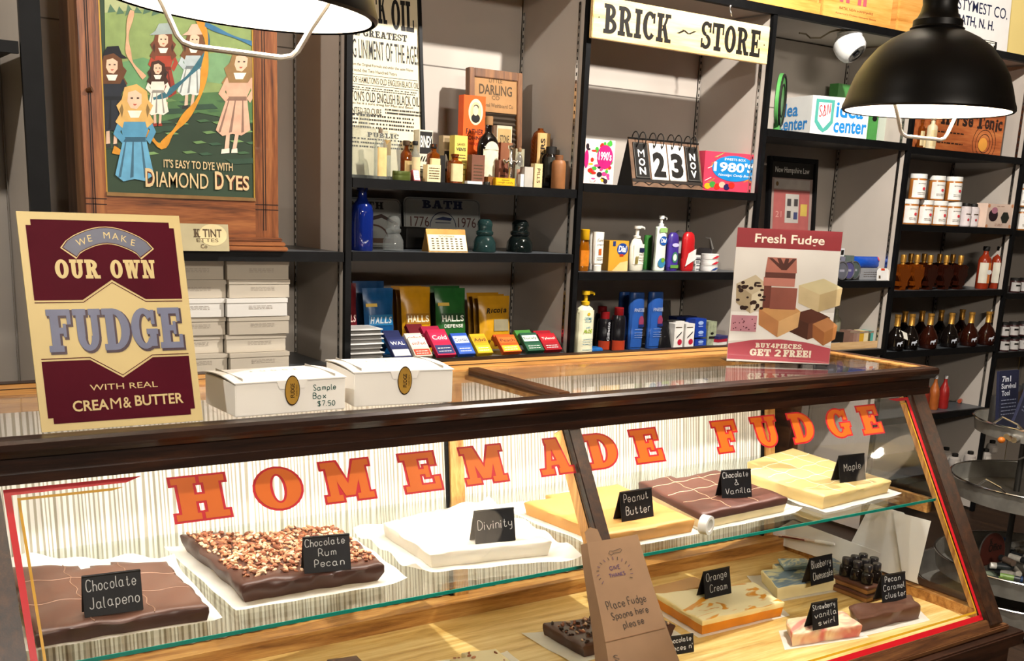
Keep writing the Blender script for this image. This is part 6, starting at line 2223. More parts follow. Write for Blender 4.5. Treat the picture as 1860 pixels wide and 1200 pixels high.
def girl(cx, cy, s, dress, hair, hat=None, skirt=None, lean=0, boots='#2a2a26', z=.0009, arm=0, legs=True):
    """a plain painted child: dress, head, hair, legs; cx, cy = chin in photo pixels, s = head height in pixels"""
    g = lambda pts, c, dz=0: pp([(cx + x * s + lean * y * s, cy + y * s) for x, y in pts], c, z + dz)
    if legs:
     g([(-.35, 3.4), (-.15, 3.4), (-.1, 4.4), (-.35, 4.5)], '#c9a890')
     g([(.15, 3.4), (.35, 3.4), (.3, 4.4), (.08, 4.4)], '#c9a890')
     g([(-.5, 4.35), (-.08, 4.3), (-.05, 4.55), (-.5, 4.6)], boots, .0001)
     g([(.05, 4.35), (.35, 4.3), (.4, 4.55), (.05, 4.55)], boots, .0001)
    g([(-.5, .35), (.5, .35), (.55, 1.5), (.95, 3.3), (.5, 3.6), (0, 3.5), (-.55, 3.62), (-.95, 3.3), (-.55, 1.5)], skirt or dress, .0001)
    for q_, w_ in ((-.45, .1), (-.1, .12), (.3, .1)):
        g([(q_, 1.6), (q_ + .06, 1.6), (q_ * 1.7 + w_, 3.4), (q_ * 1.7 - w_ * .4, 3.45)], _dark(skirt or dress), .00015)
    g([(-.6, .2), (.6, .2), (.75, .8), (.5, 1.6), (-.5, 1.6), (-.75, .8)], dress, .0002)
    g([(-.52, 1.45), (.52, 1.45), (.56, 1.68), (-.56, 1.68)], _dark(dress), .00025)
    g([(-.7, .4), (-1.05, 1.3), (-.6 + arm, 1.75), (-.45 + arm, 1.5), (-.7, 1.2), (-.5, .6)], dress, .0003)
    g([(.7, .4), (1.05, 1.2), (.75, 1.8), (.55, 1.55), (.75, 1.1), (.5, .6)], dress, .0003)
    g([(-.5, -1.0), (.1, -1.15), (.6, -.8), (.75, .2), (.5, .7), (-.55, .7), (-.75, .1)], hair, .0004)
    g([(-.32, -.75), (.05, -.85), (.34, -.65), (.34, -.2), (.1, .08), (-.2, .02), (-.36, -.3)], '#d8b296', .0005)
    g([(-.2, -.5), (-.08, -.5), (-.08, -.42), (-.2, -.42)], '#3a2a22', .0006)
    g([(.1, -.5), (.22, -.5), (.22, -.42), (.1, -.42)], '#3a2a22', .0006)
    g([(-.08, -.18), (.12, -.18), (.05, -.1), (-.04, -.1)], '#a8503f', .0006)
    g([(-.35, .15), (.35, .15), (.2, .5), (-.2, .5)], '#e6ddca', .0006)
    for s_ in (-1, 1):
        g([(s_ * .55, -.5), (s_ * .9, -.1), (s_ * .72, .3), (s_ * .95, .7), (s_ * .6, 1.0), (s_ * .42, .3)], hair, .00045)
        g([(s_ * .62, -.2), (s_ * .75, .1), (s_ * .62, .5), (s_ * .55, .1)], _dark(hair), .0005)
    if hat:
        g([(-.95, -.75), (.95, -.85), (.6, -1.1), (.4, -1.6), (-.3, -1.55), (-.55, -1.05)], hat, .0006)


girl(203, 132, 30, '#20242c', '#5e3a20', '#14161c')
girl(296, 84, 26, '#9a3a26', '#6a3a24', '#93a09a', '#8a3222')
girl(286, 134, 21, '#d8cfc0', '#3c2418', None, '#ded4c4', boots='#8a3222', z=.0016)
girl(352, 84, 25, '#a9b4b4', '#6a4428', '#cfa890', '#c2c8c2', -.08, '#2a2a26')
girl(436, 128, 33, '#cf9f84', '#8a6a40', None, '#d3a48a', -.12, '#e0d6c4')
girl(244, 196, 37, '#4f8aa8', '#c9a05c', None, '#5f9ab8', z=.0024, legs=False)
part('painted_scene', b, cab, label='painted meadow with children holding ribbons')
b = MB(); b.M = FACE(sw, -.0032, zb - .004)
TANL = P('#cbb083', .5)


def txt_at(s, xa, xb, ya, yb, f, mat=TANL, z=0, **k):
    p0, p1 = px_(xa, yb), px_(xb, yb)
    q0, q1 = px_((xa + xb) / 2, ya), px_((xa + xb) / 2, yb)
    getattr(b, f)(s, p1[0] - p0[0], q0[1] - q1[1], (p0[0] + p1[0]) / 2, (q0[1] + q1[1]) / 2, mat, z, **k)


txt_at("IT'S EASY TO DYE WITH", 297, 422, 293, 308, 'font', bold=.015)
DK = P('#5a2418', .5)
for mat, z, kw in ((DK, 0, dict(bold=.06)), (TANL, .0006, dict(bold=.02))):
    txt_at('D', 264, 281, 306, 340, 'font', mat, z, **kw)
    txt_at('IAMOND', 284, 378, 314, 342, 'font', mat, z, **kw)
    txt_at('D', 390, 406, 312, 345, 'font', mat, z, **kw)
    txt_at('YES', 409, 452, 319, 346, 'font', mat, z, **kw)
part('lettering', b, cab)


def d_tint(b, w, h):
    b.disc(w * .75, h * .6, w * .22, h * .4, P('#c9b98c', .6), .0002)
    b.slab('K', w * .1, h * .3, w * .5, h * .66, TXT, .0004)
    b.font('TINT', w * .3, h * .3, w * .74, h * .66, TXT, .0004, bold=.02)
    b.font('ETTES', w * .34, h * .13, w * .66, h * .4, TXT, .0004)
    b.font('Co', w * .1, h * .15, w * .6, h * .18, TXT, .0004)


sbox('tint_card', 'cream card reading TINT leaning in front of the dye cabinet', 'card', 300, 417, 406, 3.165, Z_A1, .006, P('#a59a78', .6, var=.06), d_tint, tilt=.12)

Z_A2 = zat(470, 672, 3.24)
shelf(0, Z_A2)
GREYC = P('#b3a999', .6, var=.04, scale=6, name='pale_carton')


def d_car(seed):
    def f(b, w, h):
        lines(b, w * .5, h, (.42, .5, .58), P('#8d8478', .6), .1, .0015, w * .3, seed)
    return f


yy = [(470, 505), (501, 540), (538, 572), (572, 605), (605, 638), (638, 671)]
rx = [(413, 524), (418, 527), (412, 520), (417, 524), (413, 520), (418, 524)]
lx = [(300, 417), (300, 412), (300, 410), (300, 409), (300, 413), (300, 417)]
nm = ['topmost', 'second from the top', 'third from the top', 'third from the bottom', 'second from the bottom', 'lowest']
for col, xs, Y, side in ((0, rx, 3.24, 'right'), (1, lx, 3.255, 'left')):
    zc = Z_A2 + .001
    hh = (zat(470, 470, Y) - Z_A2 - .008) / 6
    for k in range(5, -1, -1):
        xa, xb = xs[k]
        X0, X1 = xat(xa, Y, zc), xat(xb, Y, zc)
        if col == 1:
            X1 = min(X1, xat(rx[k][0], 3.24, zc) - .006)
        t = root('flat_carton', (X0, Y + .006 * math.sin(k * 2.1), zc), 'flat white carton in the %s stack below the dye cabinet, %s' % (side, nm[k]), 'carton', 'flat white cartons', rz=.012 * math.sin(k * 1.7 + col))
        mat = GREYC if k != 2 else P('#d5d1ca', .55, var=.03, scale=6)
        b = MB(); b.box(0, X1 - X0, 0, .27, .0003, hh - .006, mat)
        b.M = FACE(0, -.0005, 0); d_car(k)(b, X1 - X0, hh); part('body', b, t)
        b = MB(); b.box(-.002, X1 - X0 + .002, -.002, .272, hh - .014, hh - .001, mat); part('lid', b, t)
        zc += hh

# ------------------------------------------------------------------ bay with the security camera
xc = xat(1542, 3.25, 2.22)
cm = root('security_camera', (xc, 3.25, TOPZ - .0305), 'white dome security camera hanging under the top shelf', 'camera', rot=(0, 0, .1))
CW = P('#d9d9d6', .3, var=.03)
b = MB(); b.lathe([(.001, 0), (.052, 0), (.054, -.006), (.05, -.016), (.03, -.026), (.001, -.028)], CW, 24)
part('base', b, cm, smooth=40)
M0 = Matrix.Translation((-.008, -.014, -.06)) @ Matrix.Scale(1.2, 4) @ Matrix.Rotation(-.8, 4, 'X') @ Matrix.Rotation(-.15, 4, 'Y')
b = MB(); b.M = M0
b.lathe([(.001, .056), (.03, .05), (.047, .034), (.053, .01), (.053, -.008), (.048, -.026), (.038, -.036), (.033, -.036)], CW, 24); part('ball', b, cm, smooth=40)
b = MB(); b.M = M0
b.lathe([(.0325, -.037), (.032, -.0385), (.014, -.036), (.012, -.042), (.001, -.043)], P('#17181a', .15), 24); part('lens', b, cm, smooth=40)
b = MB(); b.tube([at(1452, 60, Y=3.32) - cm.location, at(1464, 62, Y=3.32) - cm.location, at(1472, 69, Y=3.3) - cm.location, at(1490, 69, Y=3.28) - cm.location, at(1508, 58, Y=3.27) - cm.location, at(1528, 53, Y=3.26) - cm.location], .0035, P('#6d624c', .5), 8)
o = part('cable', b, cm, smooth=True)
o.rotation_euler = (0, 0, -.1)


# round green clock
xk = xat(1412, 3.25, Z_D1 + .1)
rr = 47 * mpp((xk, 3.25, 1.9))
ck_ = root('alarm_clock', (xk + .012, 3.25, Z_D1), 'round green clock with a black rim beside the black upright', 'clock', rz=.62)
GRNB = P('#4c8f4a', .35, var=.08)
b = MB(); b.M = Matrix.Translation((0, 0, rr * 1.12)) @ Matrix.Rotation(PI / 2, 4, 'X')
b.lathe([(.001, -.01), (rr * .9, -.01), (rr, -.006), (rr, .006), (rr * .94, .01), (.001, .009)], GRNB, 28); part('case', b, ck_, smooth=40)
b = MB(); b.M = Matrix.Translation((0, -.0105, rr * 1.12)) @ Matrix.Rotation(PI / 2, 4, 'X')
b.tube([(rr * .93 * math.cos(2 * PI * k / 28), rr * .93 * math.sin(2 * PI * k / 28), 0) for k in range(28)], .005, INK, 8, closed=True)
b.tube([(rr * .6 * math.cos(2 * PI * k / 28), rr * .6 * math.sin(2 * PI * k / 28), 0) for k in range(28)], .003, INK, 6, closed=True); part('rim', b, ck_, smooth=True)
b = MB(); b.box(-.03, .03, -.012, .012, 0.0004, .03, GRNB); part('foot', b, ck_)
b = MB(); b.tube([at(1421, 141, Y=3.3) - Vector((0, 0, 0)), at(1428, 140, Y=3.29), at(1438, 142, Y=3.28)], [.005, .004, .0025], CHROME, 8)
# idea center box
C = Vector((xat(1470, 3.3, Z_D1), 3.3, 0)); R = Vector((xat(1573, 3.225, Z_D1), 3.225, 0)); Lp = Vector((xat(1410, 3.53, Z_D1), 3.53, 0))
H = zat(1476, 172, 3.3) - Z_D1 - .001
ib = root('display_box', (C.x, C.y, Z_D1 + .0005), 'white display box with blue lettering and a teal shield', 'box')
b = MB()
pts = [(0, 0), ((R - C).x, (R - C).y), ((R + Lp - C * 2).x, (R + Lp - C * 2).y), ((Lp - C).x, (Lp - C).y)]
b.prism(pts, 0, H, P('#dcdcd8', .45, var=.03)); part('box', b, ib)
BL2 = P('#1f7cc0', .45)
fr_, fw, fh = frame3(Vector((0, 0, 0)), R - C, Vector((0, 0, H)))
b = MB(); b.M = fr_ @ Matrix.Translation((0, 0, .001))
b.poly([(fw * .06, fh * .92), (fw * .38, fh * .92), (fw * .38, fh * .35), (fw * .3, fh * .18), (fw * .22, fh * .1), (fw * .14, fh * .18), (fw * .06, fh * .35)], P('#4a9a8e', .45), 0)
b.poly([(fw * .11, fh * .84), (fw * .33, fh * .84), (fw * .33, fh * .4), (fw * .22, fh * .2), (fw * .11, fh * .4)], P('#e0e2de', .45), .0004)
b.hand('S&N', fw * .18, fh * .34, fw * .22, fh * .62, P('#b02430', .5), .0008, t=.004, slope=.3)
b.font('idea', fw * .48, fh * .4, fw * .66, fh * .7, BL2, 0, bold=.025)
b.font('center', fw * .58, fh * .32, fw * .69, fh * .28, BL2, 0, bold=.025)
part('printed_front', b, ib)
fr_, fw, fh = frame3(Lp - C, Vector((0, 0, 0)), (Lp - C) + Vector((0, 0, H)))
b = MB(); b.M = fr_ @ Matrix.Translation((0, 0, .001))
b.font('idea', fw * .6, fh * .34, fw * .3, fh * .68, BL2, 0, bold=.02)
b.font('center', fw * .86, fh * .28, fw * .48, fh * .3, BL2, 0, bold=.02)
part('printed_side', b, ib)
sbox('clamshell_pack', 'green pack standing behind the display box', 'pack', 1512, 1548, 152, 3.5, Z_D1, .05, GRNB, lambda b, w, h: (b.rect(w * .4, w * .7, h * .3, h * .6, P('#2a3a2a', .4), .0003), b.rect(w * .45, w * .65, h * .4, h * .7, P('#c9cfc0', .4), .0005)))
sbox('clamshell_pack', 'narrow green box right of the display box', 'pack', 1577, 1591, 208, 3.23, Z_D1, .05, GRNB, lambda b, w, h: b.disc(w * .5, h * .85, w * .3, h * .1, INK, .0003))
sbox('carton', 'pale grey-green carton at the right end of the upper shelf', 'carton', 1593, 1654, 211, 3.33, Z_D1, .15, P('#b9c2b4', .5, var=.03))

# framed notice
Y = 3.40
x0, x1 = xat(1390, Y, Z_D2 + .1), xat(1477, Y, Z_D2 + .1)
w = x1 - x0
h = (zat(1440, 287, Y + .04) - Z_D2) / math.cos(.07)
fn = root('framed_notice', (x0, Y, Z_D2 + .001), 'black framed notice headed New Hampshire Law', 'notice', rot=(-.07, 0, 0))
b = MB()
for a in ((0, .02, 0, h), (w - .02, w, 0, h), (.02, w - .02, 0, .02), (.02, w - .02, h - .02, h)):
    b.box(a[0], a[1], -.012, .01, a[2], a[3], BLACK)
part('frame', b, fn, bevel=.002)
b = MB(); b.box(.02, w - .02, 0, .006, .02, h - .02, P('#8d7a72', .5, var=.05)); b.M = FACE(0, -.0006, 0)
hz = h - .02
b.rect(.02, w - .02, h * .83, hz, INK, 0)
b.font('New Hampshire Law', w * .7, h * .06, w * .5, h * .89, P('#c9c5bd', .5), .0004)
b.rect(w * .14, w * .88, h * .74, h * .82, P('#a59c94', .5), .0003)
b.disc(w * .2, h * .78, w * .03, h * .02, P('#6a5030', .5), .0005, 8)
b.rect(w * .14, w * .88, h * .3, h * .73, P('#9a5450', .5), .0002)
b.rect(w * .38, w * .66, h * .46, h * .7, P('#aaa49c', .5), .0004)
for i, j in ((.42, .6), (.56, .6), (.42, .5), (.56, .49)):
    b.rect(w * i, w * (i + .08), h * j, h * (j + .06), P('#3a3f60' if j < .55 and i > .5 else '#3f3a3a', .5), .0006)
b.rect(w * .7, w * .84, h * .52, h * .62, P('#b39a4a', .5), .0004)
b.font('21', w * .12, h * .05, w * .25, h * .53, P('#b9847c', .5), .0004)
b.rect(w * .14, w * .88, h * .2, h * .28, P('#8a8448', .5), .0003)
part('notice_sheet', b, fn)

# tins and packs behind the poster
b = None
TIN = None
for k, (xc_, yc_) in enumerate(((1519, 489), (1538, 490), (1555, 491))):
    r = 17 * mpp((3.9, 3.26, Z_D2 + .03))
    x = xat(xc_, 3.24, Z_D2 + r)
    lab = ['silver round tin on edge, half hidden behind the poster stand', 'silver round tin with a violet lid, middle of three', 'silver round tin with a dark lid beside the grey box'][k]
    t = root('round_tin', (x, 3.24 + .02 * k, Z_D2 + r + .0005), lab, 'tin', 'round tins standing on edge')
    b = MB(); b.M = Matrix.Rotation(PI / 2 - .08, 4, 'X')
    b.lathe([(.001, -.03), (r, -.03), (r, .03), (r * .97, .034), (r * .9, .034), (r * .88, .03), (.001, .03)], P('#a3a3a6', .25, .8), 24)
    part('body', b, t, smooth=40)
    b = MB(); b.M = Matrix.Rotation(PI / 2 - .08, 4, 'X'); b.disc(0, 0, r * .85, r * .85, P(['#55565e', '#4c4870', '#4a5450'][k], .35), .0312, 20)
    b.rect(-r * .4, r * .4, -r * .12, r * .12, P('#8d8c98', .4), .0318); part('lid_print', b, t)
zt_ = Z_D2 + 2 * 17 * mpp((3.9, 3.26, Z_D2 + .03)) + .002
sbox('small_box', 'grey box on top of the tins beside the poster', 'box', 1507, 1535, 466, 3.245, zt_ - .002, .05, P('#6c6c7c', .45), lambda b, w, h: b.rect(w * .3, w * .7, h * .3, h * .7, INK, .0003))
sbox('small_box', 'grey-green box on top of the tins, right one', 'box', 1537, 1551, 464, 3.255, zt_ - .002, .05, P('#5a6660', .45), None)
zz = zt_ + zat(1520, 466, 3.245) - zt_
sbox('small_box', 'small navy box topmost of the pile by the poster', 'box', 1508, 1519, 452, 3.25, zz + .001, .04, P('#2a3870', .45), None)
sbox('small_box', 'small white box topmost of the pile by the poster', 'box', 1520, 1533, 451, 3.25, zz + .001, .04, P('#cfd0d2', .45), lambda b, w, h: b.rect(w * .5, w * .9, h * .2, h * .8, INK, .0003))
sbox('carton', 'flat grey carton under the bright blue pack', 'carton', 1562, 1597, 487, 3.26, Z_D2, .1, P('#8c8d90', .5), dl(3, 4))
zg2 = Z_D2 + zat(1580, 487, 3.26) - Z_D2
pouch('plastic_pack', 'bright blue plastic pack with a red corner lying on the grey carton', 'pack', 1554, 1603, 466, 3.27, zg2 + .001, P('#1748a8', .25, var=.12, scale=40), lambda b, w, h: b.rect(w * .85, w * .99, h * .6, h * .95, P('#c23a3a', .4), .0004), None, .05, .03)
b = MB(); x0 = xat(1592, 3.215, Z_D2); w = xat(1614, 3.215, Z_D2) - x0; h = zat(1603, 487, 3.215) - Z_D2
b.M = FACE(0, 0, .0003, .15); b.prism([(0, 0), (w, 0), (w, h * .8), (w * .85, h), (w * .2, h), (w * .05, h * .8)], 0, .002, P('#e0ded9', .5)); b.rect(w * .35, w * .65, h * .8, h * .98, P('#c8401c', .5), .0026); lines(b, w, h, (.4, .55), TXT, .25, .003); b.rect(w * .15, w * .3, h * .15, h * .4, TXT, .0026)
solo('price_tag', b, (x0, 3.215, Z_D2), 'white tag with an orange spot at the shelf edge', 'tag')
# wooden soap tray
x0, x1 = xat(1440, 3.23, Z_D3), xat(1602, 3.23, Z_D3)
st_ = root('wooden_tray', (x0, 3.23, Z_D3 + .0005), 'low pale wooden tray of soaps behind the poster', 'tray')
TRW = WOOD('pale_tray_wood', '#b08a5c', '#cda878', '#dcbb90', 'x', .5, 4)
w = x1 - x0
b = MB(); b.box(0, w, 0, .2, 0, .006, TRW); part('bottom', b, st_)
for nm_, a in (('front', (0, w, 0, .008, .006, .032)), ('back', (0, w, .192, .2, .006, .032)), ('end', (0, .008, .008, .192, .006, .032)), ('end', (w - .008, w, .008, .192, .006, .032))):
    b = MB(); b.box(*a, TRW); part(nm_ + '_board', b, st_)
zt3 = Z_D3 + .0068
for k, (xa, xb, c, nme) in enumerate(((1541, 1548, '#7a5c50', 'dark brown'), (1548, 1554, '#8d6f62', 'brown'), (1554, 1559, '#9a7d70', 'pale brown'), (1559, 1567, '#c39a28', 'yellow'), (1567, 1575, '#d8cba4', 'cream'), (1576, 1579, '#4a4a30', 'olive'), (1579, 1588, '#4a9a94', 'turquoise'))):
    sbox('soap_bar', nme + ' wrapped soap standing in the wooden tray', 'soap', xa, xb, 601 + (k % 2), 3.26, zt3, .06, P(c, .5, var=.1), lambda b, w, h: b.rect(0, w, h * .88, h, P('#8c7a68', .5), .0002), 'soaps in the wooden tray')
sbox('dark_box', 'black box with a white front label in the wooden tray', 'box', 1500, 1530, 604, 3.25, zt3, .08, INK, lambda b, w, h: b.rect(w * .05, w * .8, h * .02, h * .35, P('#c9c9c6', .5), .0003))
bottle('glass_bottle', 'grey-green bottle with a round white label standing in the tray', 'bottle', 1513, 19, 560, 3.34, zt3, 'tall', P('#7d7c66', .35, var=.1), None, (.05, .3, P('#cfcabf', .5), 60))

# ------------------------------------------------------------------ right bays
b_ = None


def row(proto_fn, spots, labels, group):
    """first spot builds, the others are copies moved and rescaled to their own place"""
    src = None
    for (xc_, Y, z), lab in zip(spots, labels):
        if src is None:
            src = proto_fn(lab, xc_, Y, z, group)
        else:
            o = copy_tree(src)
            o.location = (xat(xc_, Y, z), Y, z)
            o['label'] = lab


# wooden tonic crate
Y = 3.24
x0, x1 = xat(1698, Y, Z_E1), xat(1816, Y, Z_E1)
w = x1 - x0; h = .26
cr = root('wooden_crate', (x0, Y, Z_E1 + .0005), 'orange-brown wooden crate with black print behind the lamp at the right', 'crate')
b = MB(); b.box(0, w, 0, .2, 0, h, WOOD('tonic_crate_wood', '#6a2f14', '#a0542a', '#b97440', 'x', .5, 4)); part('box', b, cr)
b = MB(); b.M = FACE(0, -.0008, 0)
DKI = P('#241510', .6)
b.slab('H', w * .13, h * .26, w * .1, h * .58, DKI, 0, gap=.05)
for i, ch in enumerate('orse'):
    b.font(ch, w * .075, h * .17, w * (.22 + .085 * i), h * .54, DKI, 0, bold=.03)
b.slab('T', w * .13, h * .26, w * .62, h * .58, DKI, 0)
for i, ch in enumerate('onic'):
    b.font(ch, w * (.07 if ch != 'i' else .035), h * (.17 if ch != 'i' else .22), w * (.73 + .075 * i - (.02 if i == 3 else 0)), h * .54, DKI, 0, bold=.03)
lines(b, w * .4, h, (.32, .14), DKI, .02, .006, 0)
for q in (.3, .22, .15):
    b.band([(w * (.72 + q * .6 * math.cos(a)), h * max(.012, .2 + q * 1.1 * math.sin(a))) for a in [2 * PI * k / 20 for k in range(21)]], .003, DKI, 0)
b.disc(w * .7, h * .18, w * .07, h * .12, P('#c98a3a', .5), .0003)
part('printed_lettering', b, cr)
for k, (xc_, wd, yt, c, lab) in enumerate(((1670, 10, 216, '#8a4a1c', 'little amber bottle at the left end beside the tonic crate'), (1676, 9, 232, '#6a5a50', 'little dark bottle second from the left beside the tonic crate'), (1689, 15, 212, '#d8c9a4', 'cream-labelled bottle with a brown cap beside the tonic crate'))):
    bottle('glass_bottle', lab, 'bottle', xc_, wd, yt, 3.25 + .03 * (k % 2), Z_E1, 'square', AMB if k < 2 else P(c, .4), (CAPL(.5, .9, 1), P('#6a3f1c', .5)), (.1, .6, LBL, 60), 'small bottles beside the tonic crate', pw=4)
# jars


def zy(px, z, hgt, Y):
    """pixel row of the top of something hgt tall standing on z, used by bottle()"""
    p = Vector((xat(px, Y, z), Y, z + hgt - CAM_Z))
    return CY + FPX * p.dot(DOWN) / p.dot(FWD)


HJ = .115


def honey(lab, xc_, Y, z, g):
    return bottle('honey_jar', lab, 'jar', xc_, 29, zy(xc_, z, HJ, Y), Y, z, 'jar', P('#a9682a', .3, var=.12), ([(.95, .8), (1.02, .82), (1.02, .99), (.94, 1.0), (.001, 1.0)], P('#e2e0da', .35)), (.06, .74, P('#e4dfd8', .5), 62), g, seg=20, rz=-.45,
                  art=lambda b, r, h: (b.disc(r * .3, h * .42, r * .18, h * .06, P('#b8323a', .5), .0006, 8), lines(b, r * 1.2, h, (.2, .26, .62), TXT, .1, .002, -r * .6)))


sp = [(1649, 3.25, Z_E2), (1676, 3.25, Z_E2), (1702, 3.25, Z_E2), (1727, 3.25, Z_E2), (1664, 3.25, Z_E2 + HJ + .001), (1698, 3.28, Z_E2 + HJ + .001), (1729, 3.25, Z_E2 + HJ + .001), (1690, 3.34, Z_E2), (1717, 3.34, Z_E2)]
lb = ['white-lidded jar of the lower row, leftmost', 'white-lidded jar of the lower row, second from the left', 'white-lidded jar of the lower row, third from the left', 'white-lidded jar of the lower row, rightmost', 'white-lidded jar stacked on top, leftmost', 'white-lidded jar stacked on top, set back in the middle', 'white-lidded jar stacked on top, rightmost', 'white-lidded jar of the hidden back row, left', 'white-lidded jar of the hidden back row, right']
row(honey, sp, lb, 'white-lidded jars')


def darkjar(lab, xc_, Y, z, g):
    return bottle('syrup_bottle', lab, 'bottle', xc_, 21, zy(xc_, z, .112, Y), Y, z, 'jar', P('#c2b6b4', .4, var=.05), ([(.62, .8), (.66, .82), (.66, .97), (.6, 1.0), (.001, 1.0)], INK), (.04, .78, P('#d5cbca', .5), 75), g, seg=16, rz=-.45,
                  art=lambda b, r, h: (b.disc(r * .1, h * .3, r * .2, h * .06, P('#a8323a', .5), .0006, 8), b.rect(-r * .4, r * .4, h * .52, h * .56, TXT, .0006)))


row(darkjar, [(1750, 3.245, Z_E2), (1764, 3.27, Z_E2), (1759, 3.32, Z_E2)], ['pale bottle with a black cap beside the jars, left of the front pair', 'pale bottle with a black cap beside the picture box, right of the front pair', 'pale bottle with a black cap behind the front pair'], 'black-capped pale bottles')


def d_pic(b, w, h):
    b.disc(w * .25, h * .52, w * .18, h * .26, P('#2a1c22', .4), .0003, 14)
    b.disc(w * .28, h * .72, w * .12, h * .14, P('#b5788a', .4), .0006, 10)
    b.disc(w * .72, h * .44, w * .17, h * .26, P('#2a2c26', .4), .0003, 6)
    for i, j in ((.04, .06), (.96, .94), (.05, .9), (.95, .08)):
        b.disc(w * i, h * j, w * .05, h * .08, P('#c98a62', .4), .0003, 8)
    lines(b, w, h, (.1, .16, .9), P('#b08a78', .5), .35, .003)


sbox('picture_box', 'pale pink box with two dark pictures at the right end of the jar shelf', 'box', 1789, 1835, 370, 3.212, Z_E2, .06, P('#d8bfae', .45, var=.05), d_pic)

# maple leaf bottles
GOLDF = P('#b8863a', .3, .6, .2)


def leafbottle(lab, xc_, Y, z, g, m=AMB, hgt=.165):
    t = root('maple_leaf_bottle', (xat(xc_, Y, z), Y, z), lab, 'bottle', g)
    pts = [(.0, .0), (.3, .0), (.28, .1), (.55, .12), (.5, .25), (.9, .42), (.75, .5), (.85, .68), (.55, .62), (.5, .72), (.3, .6), (.22, .72), (.0, .74)]
    full = pts + [(-x, y) for x, y in reversed(pts[1:-1])]
    b = MB(); b.M = FACE(0, 0, .0004)
    s = hgt
    b.prism([(x * s * .35, y * s) for x, y in full], -.017, .017, m)
    b.prism([(x * s * .28, y * s * .92 + .003) for x, y in full], -.021, .021, m)
    part('body', b, t)
    b = MB(); b.lathe([(.011, s * .7), (.01, s * .78), (.013, s * .79), (.0135, s * .97), (.012, s), (.001, s)], GOLDF, 14); part('cap', b, t, smooth=40)
    return t


DAMB = GLASS('dark_syrup_glass', '#7a3c18', 1.0, .05, .72, '#30120a')
lx_ = [(1634, 3.24, 0), (1659, 3.25, 0), (1683, 3.24, 1), (1712, 3.24, 1), (1738, 3.245, 1), (1648, 3.36, 0), (1672, 3.37, 0), (1700, 3.37, 1), (1724, 3.36, 1)]
names = ['leftmost of the front row, half behind the upright', 'pale amber, second of the front row', 'dark, third of the front row', 'dark with a bright gold neck, fourth of the front row', 'dark, rightmost of the front row', 'pale amber, leftmost of the back row', 'pale amber, second of the back row', 'dark, third of the back row', 'dark, rightmost of the back row']
pr = {}
for (xc_, Y, d), n_ in zip(lx_, names):
    lab = 'maple leaf shaped syrup bottle, ' + n_
    if d not in pr:
        pr[d] = leafbottle(lab, xc_, Y, Z_E3, 'maple leaf syrup bottles', DAMB if d else AMB)
    else:
        o = copy_tree(pr[d]); o.location = (xat(xc_, Y, Z_E3), Y, Z_E3); o['label'] = lab
for xc_, lab in ((1782, 'red sauce bottle with a striped label, left of two'), (1806, 'red sauce bottle with a striped label, right of two')):
    bottle('sauce_bottle', lab, 'bottle', xc_, 23, 447, 3.26, Z_E3, 'tall', P('#8a2c14', .25, var=.15), (CAPL(.5, .9, 1.0), INK), (.14, .62, P('#cfc9b8', .5), 70), 'red sauce bottles', rz=-.45,
           art=lambda b, r, h: (b.rect(r * .1, r * .5, h * .14, h * .62, P('#b5622c', .5), .0006), b.disc(r * .35, h * .4, r * .4, h * .06, P('#c9c9c4', .5), .0009, 10)))


def moose(lab, xc_, Y, z, g, m=DKB):
    t = bottle('moose_bottle', lab, 'bottle', xc_, 33, zy(xc_, z, .17, Y), Y, z, 'moose', m, ([(.36, .68), (.32, .7), (.3, .92), (.34, .93), (.34, 1.0), (.001, 1.0)], GOLDF), (.13, .36, m, 40), g, seg=18, rz=-.45, art=None)
    b = MB(); r = 16.5 * mpp((xat(xc_, Y, z), Y, z))
    b.M = FACE(0, -r * 1.04 - .001, .0)
    q = [(-.5, .1), (-.42, .1), (-.38, .5), (.1, .5), (.16, .1), (.24, .1), (.3, .62), (.52, .6), (.6, .75), (.45, .85), (.7, 1.2), (.5, 1.05), (.4, 1.2), (.3, .95), (.1, .9), (-.45, .85), (-.58, .6)]
    b.poly([(x * .024, .022 + y * .024) for x, y in q], P('#b7bbc4', .5), 0)
    part('moose_emblem', b, t, label='white moose emblem')
    return t


mp = [(1624, 3.24, 0), (1650, 3.245, 0), (1684, 3.24, 1), (1722, 3.24, 0), (1758, 3.24, 1), (1789, 3.24, 1), (1637, 3.36, 0), (1668, 3.36, 1), (1703, 3.36, 0), (1741, 3.36, 1), (1772, 3.36, 1)]
mn = ['black, leftmost of the front row', 'black, second of the front row', 'amber, third of the front row', 'black, fourth of the front row', 'amber, fifth of the front row', 'amber, rightmost of the front row', 'black, leftmost of the back row', 'amber, second of the back row', 'black, third of the back row', 'amber, fourth of the back row', 'amber, rightmost of the back row']
pr = {}
for (xc_, Y, d), n_ in zip(mp, mn):
    lab = 'round syrup bottle with a moose emblem, ' + n_
    if d not in pr:
        pr[d] = moose(lab, xc_, Y, Z_E4, 'moose syrup bottles', DAMB if d else DKB)
    else:
        o = copy_tree(pr[d]); o.location = (xat(xc_, Y, Z_E4), Y, Z_E4); o['label'] = lab
x = xat(1632, 3.225, Z_E4)
b = MB(); b.M = FACE(0, 0, .06, .5); b.prism([(0, 0), (.05, -.02), (.06, .015), (.01, .035)], 0, .001, P('#d6d3c6', .6))
solo('paper_tag', b, (x - .03, 3.205, Z_E4 + .01), 'white paper tag hanging on the leftmost moose bottles', 'tag')
